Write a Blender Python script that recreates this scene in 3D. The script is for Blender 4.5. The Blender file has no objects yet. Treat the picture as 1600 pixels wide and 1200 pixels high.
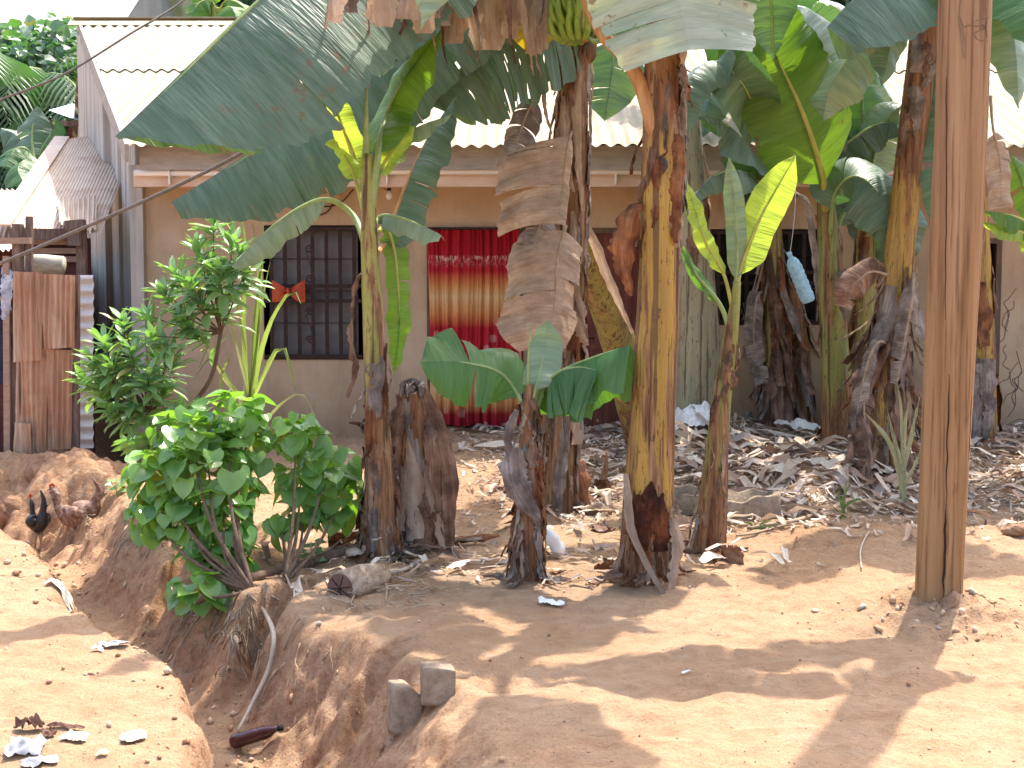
import bpy, math, random
import numpy as np
from mathutils import Vector, Matrix

# ------------------------------------------------------------------ camera, sky, sun, exposure
C = bpy.context.scene.collection
SC = bpy.context.scene
FPX = 2200.0
PITCH = math.atan(170 / FPX)
CAMZ = 1.6
cam_d = bpy.data.cameras.new("camera")
cam = bpy.data.objects.new("camera", cam_d)
C.objects.link(cam)
cam.location = (0, 0, CAMZ)
cam.rotation_euler = (math.pi / 2 - PITCH, 0, 0)
cam_d.sensor_width = 36
cam_d.lens = 36 * FPX / 1600
cam_d.clip_end = 500
cam_d.dof.use_dof = False
SC.camera = cam

SUN_EL = math.radians(63)
SUN_AZ = math.radians(27)          # from +Y towards +X
world = bpy.data.worlds.new("World")
SC.world = world
world.use_nodes = True
wn = world.node_tree
bg = wn.nodes["Background"]
sky = wn.nodes.new("ShaderNodeTexSky")
sky.sky_type = 'NISHITA'
sky.sun_disc = False
sky.sun_elevation = SUN_EL
sky.sun_rotation = SUN_AZ
sky.dust_density = 4.0
sky.air_density = 1.0
sky.ozone_density = 0.6
wn.links.new(sky.outputs[0], bg.inputs[0])
bg.inputs[1].default_value = 0.15
sd = bpy.data.lights.new("sun", 'SUN')
sd.energy = 2.5
sd.angle = math.radians(0.6)
sd.color = (1.0, 0.94, 0.84)
sun = bpy.data.objects.new("sun", sd)
C.objects.link(sun)
sun_dir = Vector((math.sin(SUN_AZ) * math.cos(SUN_EL), math.cos(SUN_AZ) * math.cos(SUN_EL), math.sin(SUN_EL)))
sun.rotation_euler = (-sun_dir).to_track_quat('-Z', 'Y').to_euler()
SC.view_settings.view_transform = 'Standard'
SC.view_settings.look = 'None'
SC.view_settings.exposure = 1.82
SC.view_settings.gamma = 1.0
try:
    SC.cycles.max_bounces = 8
    SC.cycles.transparent_max_bounces = 8
    SC.cycles.use_denoising = True
    SC.cycles.caustics_reflective = False
except Exception:
    pass

# ------------------------------------------------------------------ helpers
cP, sP = math.cos(PITCH), math.sin(PITCH)


def P(px, py, Y):
    """A point at real distance Y seen at pixel (px, py) of the 1600 x 1200 photograph."""
    a, b = px - 800.0, 600.0 - py
    dx, dy, dz = a, FPX * cP + b * sP, -FPX * sP + b * cP
    k = Y / dy
    return np.array([dx * k, Y, CAMZ + dz * k])


def lin(r, g, b):
    f = lambda c: (c / 12.92) if c <= 0.04045 else ((c + 0.055) / 1.055) ** 2.4
    return (f(r / 255), f(g / 255), f(b / 255), 1)


# vectorised value noise
def _h(ix, iy, s):
    n = (ix.astype(np.int64) * 374761393 + iy.astype(np.int64) * 668265263 + s * 974634777) & 0xFFFFFFFF
    n = ((n ^ (n >> 13)) * 1274126177) & 0xFFFFFFFF
    n = n ^ (n >> 16)
    return (n & 0xFFFFFF) / float(0xFFFFFF) * 2 - 1


def vn(x, y, s=0):
    ix, iy = np.floor(x), np.floor(y)
    fx, fy = x - ix, y - iy
    fx = fx * fx * (3 - 2 * fx); fy = fy * fy * (3 - 2 * fy)
    a = _h(ix, iy, s); b = _h(ix + 1, iy, s); c = _h(ix, iy + 1, s); d = _h(ix + 1, iy + 1, s)
    return (a * (1 - fx) + b * fx) * (1 - fy) + (c * (1 - fx) + d * fx) * fy


def fbm(x, y, o=4, s=0):
    t = 0; a = 0.5
    for k in range(o):
        t = t + a * vn(x, y, s + k * 17)
        x = x * 2.03 + 3.1; y = y * 2.03 + 1.7; a *= 0.5
    return t


def sst(a, b, x):
    t = np.clip((x - a) / (b - a), 0, 1)
    return t * t * (3 - 2 * t)


def new_obj(name, v, f, m=None, parent=None, uv=None, smooth=True, col=None, mats=None, midx=None):
    me = bpy.data.meshes.new(name)
    me.from_pydata([tuple(map(float, p)) for p in v], [], [tuple(int(i) for i in q) for q in f])
    if uv is not None:
        ul = me.uv_layers.new(name="UVMap")
        li = np.empty(len(me.loops), dtype=np.int32)
        me.loops.foreach_get("vertex_index", li)
        ul.data.foreach_set("uv", np.asarray(uv, dtype=np.float32)[li].ravel())
    if col is not None:
        ca = me.color_attributes.new(name="Col", type='FLOAT_COLOR', domain='POINT')
        ca.data.foreach_set("color", np.asarray(col, dtype=np.float32).ravel())
    if smooth:
        me.polygons.foreach_set("use_smooth", np.ones(len(me.polygons), dtype=bool))
    if m is not None:
        me.materials.append(m)
    for mm in mats or ():
        me.materials.append(mm)
    if midx is not None:
        me.polygons.foreach_set("material_index", np.asarray(midx, dtype=np.int32))
    me.update()
    o = bpy.data.objects.new(name, me)
    C.objects.link(o)
    if parent is not None:
        o.parent = parent
        o.matrix_parent_inverse = Matrix.Translation(-parent.location)
    return o


def thing(name, label, cat, loc=(0, 0, 0), group=None):
    o = bpy.data.objects.new(name, None)
    o.empty_display_size = 0.1
    C.objects.link(o)
    o.location = [float(a) for a in loc]
    o['label'] = label; o['category'] = cat
    if group: o['group'] = group
    return o


def tag(o, label=None, cat=None, group=None, kind=None):
    if label: o['label'] = label
    if cat: o['category'] = cat
    if group: o['group'] = group
    if kind: o['kind'] = kind
    return o


class MB:
    """collects shapes into one mesh"""
    def __init__(s): s.v = []; s.f = []; s.uv = []; s.c = []; s.n = 0

    def add(s, v, f, uv=None, col=None):
        v = np.asarray(v, dtype=float)
        s.v.append(v)
        for q in f: s.f.append(tuple(i + s.n for i in q))
        s.uv.append(np.asarray(uv, dtype=float) if uv is not None else v[:, :2] + v[:, 2:3] * 0.3)
        s.c.append(np.tile(np.array(list(col) + [1.0])[:4], (len(v), 1)) if col is not None and np.ndim(col) == 1 else (np.asarray(col) if col is not None else np.ones((len(v), 4))))
        s.n += len(v)
        return s

    def box(s, x0, x1, y0, y1, z0, z1, jit=0.0, seed=0):
        v = np.array([(x, y, z) for x in (x0, x1) for y in (y0, y1) for z in (z0, z1)], dtype=float)
        if jit: v = v + np.random.RandomState(seed).uniform(-jit, jit, v.shape)
        f = [(0, 1, 3, 2), (4, 6, 7, 5), (0, 4, 5, 1), (2, 3, 7, 6), (0, 2, 6, 4), (1, 5, 7, 3)]
        vv = v[[i for q in f for i in q]]
        uv = []
        for q in f:
            a = v[q[0]]; e1 = v[q[1]] - a; e2 = v[q[3]] - a
            l1 = np.linalg.norm(e1); l2 = np.linalg.norm(e2)
            uv += [(0, 0), (l1, 0), (l1, l2), (0, l2)]
        return s.add(vv, [(4 * k, 4 * k + 1, 4 * k + 2, 4 * k + 3) for k in range(6)], uv)

    def bar(s, a, b, w, h=None, up=(0, 0, 1)):
        """box-section bar from a to b"""
        h = h or w
        a = np.asarray(a, float); b = np.asarray(b, float)
        t = (b - a) / np.linalg.norm(b - a)
        u = np.asarray(up, float)
        if abs(t @ u) > 0.95: u = np.array([0, 1.0, 0])
        sd_ = np.cross(t, u); sd_ /= np.linalg.norm(sd_)
        u = np.cross(sd_, t)
        v = []; L = np.linalg.norm(b - a)
        for p in (a, b):
            for i, j in ((-1, -1), (1, -1), (1, 1), (-1, 1)):
                v.append(p + sd_ * i * w / 2 + u * j * h / 2)
        f = [(0, 1, 2, 3), (7, 6, 5, 4), (0, 4, 5, 1), (1, 5, 6, 2), (2, 6, 7, 3), (3, 7, 4, 0)]
        v = np.array(v); vv = v[[i for q in f for i in q]]; uv = []
        for k, q in enumerate(f):
            uv += [(0, 0), (w, 0), (w, h), (0, h)] if k < 2 else [(0, 0), (0, L), (w, L), (w, 0)]
        return s.add(vv, [(4 * k, 4 * k + 1, 4 * k + 2, 4 * k + 3) for k in range(6)], uv)

    def tube(s, pts, rad, n=8, cap=True, col=None):
        v, f, uv = tube_geo(pts, rad, n, cap)
        return s.add(v, f, uv, col)

    def build(s, name, m, parent=None, smooth=False, col=False, mats=None):
        return new_obj(name, np.concatenate(s.v), s.f, m, parent, np.concatenate(s.uv), smooth, np.concatenate(s.c) if col else None)


def spline(ctrl, n):
    """Catmull-Rom through ctrl, n samples evenly spread by length"""
    c = np.asarray(ctrl, float)
    if len(c) == 2: return c[0] + (c[1] - c[0]) * np.linspace(0, 1, n)[:, None]
    c = np.vstack([2 * c[0] - c[1], c, 2 * c[-1] - c[-2]])
    out = []
    for i in range(1, len(c) - 2):
        p0, p1, p2, p3 = c[i - 1:i + 3]
        for t in np.linspace(0, 1, 16, endpoint=False):
            out.append(0.5 * (2 * p1 + (p2 - p0) * t + (2 * p0 - 5 * p1 + 4 * p2 - p3) * t * t + (3 * p1 - p0 - 3 * p2 + p3) * t ** 3))
    out.append(c[-2]); out = np.array(out)
    L = np.concatenate([[0], np.cumsum(np.linalg.norm(np.diff(out, axis=0), axis=1))])
    q = np.linspace(0, L[-1], n)
    return np.stack([np.interp(q, L, out[:, k]) for k in range(out.shape[1])], 1)


def tube_geo(pts, rad, n=8, cap=True, ridge=None):
    pts = np.asarray(pts, float); N = len(pts)
    rad = np.interp(np.linspace(0, 1, N), np.linspace(0, 1, len(rad)), rad) if not np.isscalar(rad) else np.full(N, rad)
    T = np.gradient(pts, axis=0); T /= np.linalg.norm(T, axis=1)[:, None] + 1e-9
    ref = np.array([0, 1.0, 0]) if abs(T[0][1]) < 0.8 else np.array([1.0, 0, 0])
    v = []; uv = []; L = 0
    u = ref - (ref @ T[0]) * T[0]; u /= np.linalg.norm(u)
    for i in range(N):
        u = u - (u @ T[i]) * T[i]; u /= np.linalg.norm(u)
        w = np.cross(T[i], u)
        if i: L += np.linalg.norm(pts[i] - pts[i - 1])
        for k in range(n):
            a = 2 * math.pi * k / n
            r = rad[i] * (ridge(a, L) if ridge else 1)
            v.append(pts[i] + (u * math.cos(a) + w * math.sin(a)) * r)
            uv.append((a / 6.2832 * 0.5 if k < n else 0, L))
    f = []
    for i in range(N - 1):
        for k in range(n):
            k2 = (k + 1) % n
            f.append((i * n + k, i * n + k2, (i + 1) * n + k2, (i + 1) * n + k))
    if cap:
        f.append(tuple(range(n - 1, -1, -1))); f.append(tuple((N - 1) * n + k for k in range(n)))
    return np.array(v), f, np.array(uv)


# ------------------------------------------------------------------ materials
class NT:
    def __init__(s, name):
        s.m = bpy.data.materials.new(name); s.m.use_nodes = True
        s.t = s.m.node_tree; s.b = s.t.nodes["Principled BSDF"]; s.out = s.t.nodes["Material Output"]
        s.tc = s.t.nodes.new("ShaderNodeTexCoord")

    def n(s, ty, **kw):
        x = s.t.nodes.new(ty)
        for k, v in kw.items(): setattr(x, k, v)
        return x

    def set(s, sock, val):
        if hasattr(val, "is_linked") or isinstance(val, bpy.types.NodeSocket): s.t.links.new(val, sock)
        else: sock.default_value = val

    def map(s, co, sc=(1, 1, 1), loc=(0, 0, 0)):
        x = s.n("ShaderNodeMapping"); s.t.links.new(co, x.inputs[0])
        x.inputs[3].default_value = sc; x.inputs[1].default_value = loc
        return x.outputs[0]

    def noise(s, co, scale, detail=4, rough=0.6, dist=0.0):
        x = s.n("ShaderNodeTexNoise"); s.t.links.new(co, x.inputs["Vector"])
        x.inputs["Scale"].default_value = scale; x.inputs["Detail"].default_value = detail
        x.inputs["Roughness"].default_value = rough; x.inputs["Distortion"].default_value = dist
        return x.outputs[0]

    def ramp(s, fac, stops, interp='LINEAR'):
        x = s.n("ShaderNodeValToRGB"); s.t.links.new(fac, x.inputs[0])
        x.color_ramp.interpolation = interp
        e = x.color_ramp.elements
        while len(e) < len(stops): e.new(0.5)
        for k, (p, c) in enumerate(stops):
            e[k].position = p
            e[k].color = (c, c, c, 1) if np.isscalar(c) else (tuple(c) + (1,))[:4]
        return x.outputs[0]

    def mix(s, fac, a, b, mode='MIX'):
        x = s.n("ShaderNodeMix"); x.data_type = 'RGBA'; x.blend_type = mode
        s.set(x.inputs[0], fac)
        for k, v in ((6, a), (7, b)):
            if isinstance(v, tuple): v = (v + (1,))[:4]
            s.set(x.inputs[k], v)
        return x.outputs[2]

    def math(s, op, a, b=0.0, c=None):
        x = s.n("ShaderNodeMath", operation=op); s.set(x.inputs[0], a); s.set(x.inputs[1], b)
        if c is not None: s.set(x.inputs[2], c)
        return x.outputs[0]

    def sep(s, co):
        x = s.n("ShaderNodeSeparateXYZ"); s.t.links.new(co, x.inputs[0]); return x.outputs

    def attr(s, name):
        x = s.n("ShaderNodeAttribute"); x.attribute_name = name; return x.outputs[0]

    def bump(s, h, strength=0.5, dist=0.02, base=None):
        x = s.n("ShaderNodeBump"); s.t.links.new(h, x.inputs["Height"])
        x.inputs["Strength"].default_value = strength; x.inputs["Distance"].default_value = dist
        if base is not None: s.t.links.new(base, x.inputs["Normal"])
        return x.outputs[0]

    def fin(s, col, rough=0.8, spec=0.3, nrm=None, trans=0.0, tcol=None):
        s.set(s.b.inputs["Base Color"], (col + (1,))[:4] if isinstance(col, tuple) else col)
        s.set(s.b.inputs["Roughness"], rough)
        s.b.inputs["Specular IOR Level"].default_value = spec
        if nrm is not None: s.t.links.new(nrm, s.b.inputs["Normal"])
        if trans:
            tr = s.n("ShaderNodeBsdfTranslucent")
            s.set(tr.inputs[0], tcol if tcol is not None else ((col + (1,))[:4] if isinstance(col, tuple) else col))
            if nrm is not None: s.t.links.new(nrm, tr.inputs[1])
            mx = s.n("ShaderNodeMixShader"); mx.inputs[0].default_value = trans
            s.t.links.new(s.b.outputs[0], mx.inputs[1]); s.t.links.new(tr.outputs[0], mx.inputs[2])
            s.t.links.new(mx.outputs[0], s.out.inputs[0])
        return s.m


def leaf_mat(name, dark, light, tcol, trans=0.35, rough=0.38, spec=0.5, brown=0.03):
    t = NT(name); uv = t.tc.outputs["UV"]
    streak = t.noise(t.map(uv, (60, 2.5, 1)), 1.0, 3, 0.6)
    vein = t.noise(t.map(uv, (200, 4, 1)), 1.0, 2, 0.5)
    big = t.noise(t.tc.outputs["Object"], 5.0, 3)
    wide = t.noise(t.map(uv, (16, 1.2, 1)), 1.0, 3, 0.6)
    c = t.mix(t.ramp(streak, [(0.3, 0.0), (0.7, 1.0)]), dark, light)
    c = t.mix(t.ramp(wide, [(0.42, 0.0), (0.62, 0.55)]), c, tuple(min(1, x * 1.55 + .02) for x in light[:3]))  # pale sheen along the pleats put into the colour
    c = t.mix(t.ramp(big, [(0.35, 0.0), (0.75, 0.6)]), c, light)
    c = t.mix(t.math('MULTIPLY', vein, 0.35), c, tuple(x * 0.55 for x in dark[:3]))
    # brown dried spots, more of them at the torn rim
    rim = t.sep(uv)[1]
    edge = t.ramp(t.math('ABSOLUTE', rim), [(0.0, 0.0), (1.0, 0.12)])
    spot = t.ramp(t.math('ADD', t.noise(t.tc.outputs["Object"], 14.0, 4, 0.65), edge), [(0.72 - brown, 0.0), (0.78 - brown * .5, 1.0)])
    c = t.mix(t.math('MULTIPLY', spot, 0.8), c, (0.20, 0.13, 0.06))
    tc = t.mix(t.ramp(streak, [(0.3, 0.0), (0.7, 1.0)]), tuple(x * 0.75 for x in tcol), tcol)
    tc = t.mix(t.math('MULTIPLY', spot, 0.8), tc, (0.16, 0.09, 0.03))
    nb = t.bump(t.noise(t.map(uv, (110, 1.2, 1)), 1.0, 2, 0.5), 0.5, 0.008)
    nb = t.bump(wide, 0.6, 0.03, nb)
    r = t.ramp(t.noise(t.tc.outputs["Object"], 9.0, 3), [(0.3, rough - 0.06), (0.7, rough + 0.2)])
    return t.fin(c, r, spec, nb, trans, tc)


LEAF = {
    'dark': leaf_mat("leaf_dark", (0.062, 0.120, 0.075), (0.145, 0.215, 0.150), (0.10, 0.26, 0.04), 0.25),
    'mid': leaf_mat("leaf_mid", (0.040, 0.120, 0.035), (0.085, 0.200, 0.070), (0.18, 0.42, 0.03), 0.38),
    'bright': leaf_mat("leaf_bright", (0.060, 0.180, 0.020), (0.110, 0.230, 0.035), (0.26, 0.46, 0.02), 0.45, brown=0.0),
    'young': leaf_mat("leaf_young", (0.22, 0.40, 0.06), (0.36, 0.52, 0.10), (0.62, 0.80, 0.07), 0.5, brown=-0.1),
    'pale': leaf_mat("leaf_pale", (0.16, 0.25, 0.14), (0.30, 0.38, 0.26), (0.24, 0.42, 0.10), 0.28, 0.35, 0.6),
    'waxy_sunlit': leaf_mat("leaf_waxy_sunlit", (0.34, 0.42, 0.33), (0.50, 0.56, 0.47), (0.30, 0.45, 0.16), 0.2, 0.35, 0.6),  # sunlit paleness put into the colour on top of the wax bloom
    'yellow': leaf_mat("leaf_yellow", (0.42, 0.27, 0.02), (0.55, 0.42, 0.04), (0.80, 0.55, 0.02), 0.45),
}


def dry_mat(name, a, b, c_, trans=0.12, streak=0.45, blot=0.8):
    t = NT(name); uv = t.tc.outputs["UV"]
    f = t.noise(t.map(uv, (14, 2, 1)), 1.6, 5, 0.65)
    g = t.noise(t.map(uv, (90, 3, 1)), 1.0, 3, 0.6)
    h = t.noise(t.tc.outputs["Object"], 6.0, 4, 0.6)
    c = t.ramp(f, [(0.30, a), (0.5, b), (0.72, c_)])
    c = t.mix(t.ramp(h, [(0.42, 0.0), (0.62, blot)]), c, tuple(x * 0.42 for x in a))
    c = t.mix(t.ramp(g, [(0.35, streak), (0.6, 0.0)]), c, tuple(x * 0.35 for x in a))
    nb = t.bump(t.noise(t.map(uv, (120, 5, 1)), 1.0, 3, 0.6), 0.8, 0.008)
    nb = t.bump(t.noise(t.tc.outputs["Object"], 22, 4), 0.6, 0.02, nb)
    return t.fin(c, 0.72, 0.25, nb, trans, c)


DRY = dry_mat("dry_sheath_brown", (0.16, 0.075, 0.045), (0.32, 0.18, 0.12), (0.52, 0.38, 0.28))
DRYG = dry_mat("dry_sheath_grey", (0.22, 0.16, 0.13), (0.36, 0.29, 0.25), (0.55, 0.48, 0.43))
DRYL = dry_mat("dry_leaf_tan", (0.38, 0.255, 0.17), (0.52, 0.375, 0.27), (0.64, 0.51, 0.40), 0.28, 0.15, 0.25)
DRYR = dry_mat("dry_sheath_rust", (0.15, 0.045, 0.02), (0.34, 0.13, 0.05), (0.50, 0.28, 0.14))


def trunk_mat(name, a, b, brown=0.5, base_z=0.45, top_z=9.0):
    """streaky pseudostem: a and b the fresh sheath colours, brown how much of it has died off"""
    t = NT(name); uv = t.tc.outputs["UV"]; ob = t.tc.outputs["Object"]
    g = t.n("ShaderNodeNewGeometry"); pos = g.outputs["Position"]
    st = t.noise(t.map(ob, (26, 26, 1.2)), 1.0, 4, 0.6)
    c = t.ramp(st, [(0.3, a), (0.7, b)])
    st2 = t.noise(t.map(ob, (9, 9, 1.0)), 1.0, 5, 0.7, 0.4)
    z = t.sep(pos)[2]
    low = t.ramp(t.math('DIVIDE', z, base_z), [(0.35, 0.22), (1.0, 0.0)])
    hi = t.ramp(t.math('SUBTRACT', z, top_z), [(0.0, 0.0), (0.35, 0.3)])
    k = t.math('ADD', st2, t.math('ADD', low, hi))
    k = t.math('ADD', k, (brown - 0.5) * 0.4)
    bro = t.ramp(t.noise(t.map(ob, (40, 40, 3)), 1.0, 4), [(0.3, (0.11, 0.045, 0.02)), (0.55, (0.26, 0.13, 0.06)), (0.75, (0.42, 0.27, 0.16))])
    c = t.mix(t.ramp(k, [(0.52, 0.0), (0.60, 1.0)]), c, bro)
    fl = t.noise(t.map(ob, (55, 55, 11)), 1.0, 4, 0.75)
    c = t.mix(t.ramp(fl, [(0.58, 0.0), (0.64, 0.85)]), c, (0.055, 0.022, 0.012))
    line = t.noise(t.map(ob, (34, 34, 0.35)), 1.0, 2, 0.5)
    c = t.mix(t.ramp(line, [(0.60, 0.0), (0.63, 0.75)]), c, (0.07, 0.03, 0.012))
    nb = t.bump(t.noise(t.map(ob, (80, 80, 4)), 1.0, 3, 0.6), 0.8, 0.012)
    nb = t.bump(k, 0.8, 0.02, nb)
    return t.fin(c, t.ramp(k, [(0.5, 0.38), (0.6, 0.75)]), 0.4, nb)


TR = {
    'yellow': trunk_mat("trunk_yellow", (0.28, 0.17, 0.035), (0.50, 0.30, 0.055), 0.62, 0.5, 2.25),
    'green': trunk_mat("trunk_green", (0.13, 0.17, 0.035), (0.34, 0.31, 0.07), 0.52, 0.9, 9),
    'olive': trunk_mat("trunk_olive", (0.20, 0.18, 0.05), (0.36, 0.28, 0.08), 0.5, 0.6, 9),
    'brown': trunk_mat("trunk_brown", (0.28, 0.22, 0.07), (0.42, 0.27, 0.10), 0.92, 0.6, 9),
    'grey': trunk_mat("trunk_grey", (0.26, 0.24, 0.15), (0.38, 0.34, 0.22), 0.35, 0.5, 9),
    'mixed': trunk_mat("trunk_mixed", (0.24, 0.25, 0.06), (0.40, 0.35, 0.09), 0.56, 1.5, 9),
    'fresh': trunk_mat("trunk_fresh", (0.20, 0.26, 0.05), (0.38, 0.38, 0.10), 0.25, 1.1, 9),
}
t = NT("midrib_green"); MID = t.fin(t.ramp(t.noise(t.tc.outputs["Object"], 12), [(0.3, (0.22, 0.33, 0.10)), (0.7, (0.42, 0.50, 0.20))]), 0.4, 0.5, None, 0.2)
t = NT("midrib_yellow"); MIDY = t.fin(t.ramp(t.noise(t.tc.outputs["Object"], 12), [(0.3, (0.40, 0.40, 0.08)), (0.7, (0.60, 0.55, 0.14))]), 0.4, 0.5, None, 0.2)
t = NT("midrib_orange"); MIDO = t.fin(t.ramp(t.noise(t.map(t.tc.outputs["Object"], (30, 30, 4)), 1.0), [(0.3, (0.30, 0.12, 0.04)), (0.6, (0.52, 0.28, 0.12)), (0.8, (0.45, 0.40, 0.12))]), 0.5, 0.4)


def simple(name, cols, scale=8, rough=0.8, spec=0.3, stretch=(1, 1, 1), bump=0.4, bd=0.01, detail=5):
    t = NT(name); co = t.map(t.tc.outputs["Object"], stretch)
    f = t.noise(co, scale, detail, 0.65)
    n_ = len(cols)
    c = t.ramp(f, [(0.28 + 0.44 * k / max(1, n_ - 1), cc) for k, cc in enumerate(cols)])
    nb = t.bump(t.noise(co, scale * 3, 4, 0.6), bump, bd)
    return t.fin(c, rough, spec, nb)


BARK = simple("bark", [(0.10, 0.06, 0.04), (0.24, 0.16, 0.10), (0.36, 0.27, 0.19)], 9, 0.9, 0.2, (3, 3, .6), 0.8, 0.02)
TWIG = simple("twig", [(0.22, 0.15, 0.09), (0.45, 0.34, 0.24)], 20, 0.8)
CONCRETE = simple("concrete", [(0.20, 0.145, 0.10), (0.30, 0.225, 0.16), (0.38, 0.295, 0.215)], 22, 0.95, 0.15, (1, 1, 1), 0.7, 0.012)
WHITEP = simple("white_plastic", [(0.72, 0.72, 0.72), (0.86, 0.86, 0.85)], 5, 0.35, 0.5, bump=0.1)

# ------------------------------------------------------------------ ground
GUL = np.array([  # x, y, floor depth, half-width towards -x, half-width towards +x
    (-0.82, 2.0, .42, .18, 1.0), (-0.83, 4.0, .44, .18, .90), (-0.95, 5.0, .50, .18, .72), (-1.12, 5.6, .54, .20, .58), (-1.38, 6.15, .54, .28, .52),
    (-1.75, 6.7, .52, .34, .55), (-1.98, 7.1, .50, .32, .55), (-2.28, 7.8, .44, .26, .42), (-2.66, 8.5, .36, .30, .36), (-3.05, 9.3, .42, .40, .50),
    (-3.55, 10.1, .52, .60, .75), (-4.8, 10.5, .55, .7, .7), (-8.0, 11.0, .5, .8, .8)])

CUT1 = np.array([(-2.05, 7.85, .40, .16, .16), (-1.72, 8.35, .34, .13, .13), (-1.5, 8.75, .0, .1, .1)])
CUT2 = np.array([(-1.45, 6.45, .52, .18, .18), (-1.26, 6.95, .42, .15, .15), (-1.12, 7.3, .0, .1, .1)])
CUT3 = np.array([(-.95, 5.5, .50, .20, .2), (-.66, 5.80, .36, .15, .15), (-.50, 5.95, .05, .1, .1)])


def gh(x, y, fine=True):
    x = np.asarray(x, float); y = np.asarray(y, float)
    z = 0.17 * sst(7.5, 12.4, y) * sst(-3.0, -0.3, x) + 0.02 * sst(7.5, 12, y)
    z = z - 0.42 * sst(-2.55, -3.1, x) * sst(11.0, 12.4, y) * sst(-4.2, -3.6, x)      # hollow by the corner of the house
    z = z + 0.06 * sst(-3.3, -4.0, x) * sst(10.7, 11.4, y)
    z = z + 0.05 * fbm(x * 0.9, y * 0.9, 3, 5) + 0.028 * fbm(x * 3.0, y * 3.0, 3, 9)
    # mounds of earth round pole and stems
    for mx, my, h, s in ((2.0, 6.45, .10, .30), (1.9, 6.2, .03, .5), (0.75, 7.45, .08, .25), (-0.82, 8.2, .09, .30), (0.1, 7.55, .06, .2), (1.13, 8.3, .05, .2),
                         (1.48, 11.3, .22, .32), (1.75, 11.8, .22, .3), (1.85, 12.6, .15, .28), (1.95, 9.9, .14, .42), (2.35, 10.0, .10, .35), (-2.25, 8.75, .18, .26), (-1.72, 7.95, .12, .24), (-2.62, 9.2, .12, .25), (-1.99, 8.33, -.10, .10), (-3.3, 9.9, -.05, .3),
                         (-4.05, 11.2, .10, .30), (-3.5, 11.0, .13, .30), (-3.15, 11.1, .05, .3), (-1.9, 5.4, .03, .6), (-0.35, 6.2, .05, .3)):
        z = z + h * np.exp(-((x - mx) ** 2 + (y - my) ** 2) / (s * s))
    # lumpy clods on the mound of the pole
    k = np.exp(-((x - 2.0) ** 2 + (y - 6.25) ** 2) / 0.16)
    z = z + k * (0.07 * np.abs(vn(x * 11, y * 11, 3)) + .03 * np.abs(vn(x * 24, y * 24, 4)))
    # gully and its short side cuts
    wx = x + 0.11 * fbm(x * 2.3, y * 2.3, 4, 31); wy = y + 0.12 * fbm(x * 1.9 + 9, y * 1.9, 4, 37)
    ledge = 0.12 * fbm(x * 6, y * 6, 4, 51)
    K = np.zeros(x.shape); r = np.full(x.shape, 9.0)
    for poly in (GUL, CUT1, CUT2, CUT3):
        best = np.full(x.shape, 1e9); dep = np.zeros(x.shape); hw = np.ones(x.shape)
        for i in range(len(poly) - 1):
            a, b = poly[i], poly[i + 1]
            ex, ey = b[0] - a[0], b[1] - a[1]
            q = np.clip(((wx - a[0]) * ex + (wy - a[1]) * ey) / (ex * ex + ey * ey), 0, 1)
            d = np.hypot(wx - a[0] - q * ex, wy - a[1] - q * ey)
            sgn = np.where((wx - a[0] - q * ex) * ey - (wy - a[1] - q * ey) * ex > 0, 1, -1)
            cl = d < best
            best = np.where(cl, d, best)
            par = a[2:] + (b - a)[2:] * q[..., None]
            dep = np.where(cl, par[..., 0], dep)
            hw = np.where(cl, np.where(sgn > 0, par[..., 2], par[..., 1]), hw)
        rr = best / hw
        k = (1 - sst(0.18, 1.12, rr + ledge)) ** 0.85
        K = np.maximum(K, k * dep); r = np.minimum(r, rr)
    z = z - K
    wall = np.clip(1 - np.abs(r - 0.6) / 0.5, 0, 1)
    if fine:
        z = z + wall * (0.13 * fbm(x * 6, y * 6, 4, 61) + 0.03 * np.abs(fbm(x * 18, y * 18, 3, 63)) + 0.012 * np.sin(z * 46 + 5 * fbm(x * 3, y * 3, 3, 64)))
        z = z + 0.16 * sst(-2.7, -3.1, x) * sst(9.9, 10.4, y) * sst(12.6, 12.0, y) * fbm(x * 5, y * 5, 5, 66)
        z = z + 0.022 * fbm(x * 13, y * 13, 4, 71) + 0.05 * sst(7.9, 8.3, y) * sst(8.9, 8.4, y) * sst(1.2, 1.6, x) * (0.6 + fbm(x * 2, y * 2, 3, 77)) + 0.02 * np.maximum(0, fbm(x * 5, y * 7, 4, 73))
        rough = sst(8.0, 9.0, y)
        z = z + rough * 0.02 * fbm(x * 9, y * 9, 4, 75)
        # crumbled hollows on the right bank
        z = z - 0.10 * np.exp(-(((x + 0.85) / .16) ** 2 + ((y - 5.95) / .22) ** 2)) - 0.07 * np.exp(-(((x + 0.02) / .16) ** 2 + ((y - 5.45) / .10) ** 2)) * (0.6 + 0.6 * vn(x * 20, y * 20, 5))
    # hillside behind the houses
    z = z + np.maximum(0, y - 20) * 0.30 * sst(19, 26, y) + sst(22, 60, y) * 1.2 * fbm(x * .1, y * .1, 3, 81)
    return z


def G(px, py, dz=0.0):
    """where the line of sight through a pixel meets the ground"""
    ys = np.arange(3.8, 12.9, 0.01)
    p = P(px, py, 1.0); d = (p - np.array([0, 0, CAMZ]))
    xs = d[0] * ys; zs = CAMZ + d[2] * ys
    g = gh(xs, ys)
    i = int(np.argmax(zs <= g)) if (zs <= g).any() else len(ys) - 1
    return np.array([xs[i], ys[i], g[i] + dz])


def gz(x, y): return float(gh(np.array([x]), np.array([y]))[0])


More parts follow.
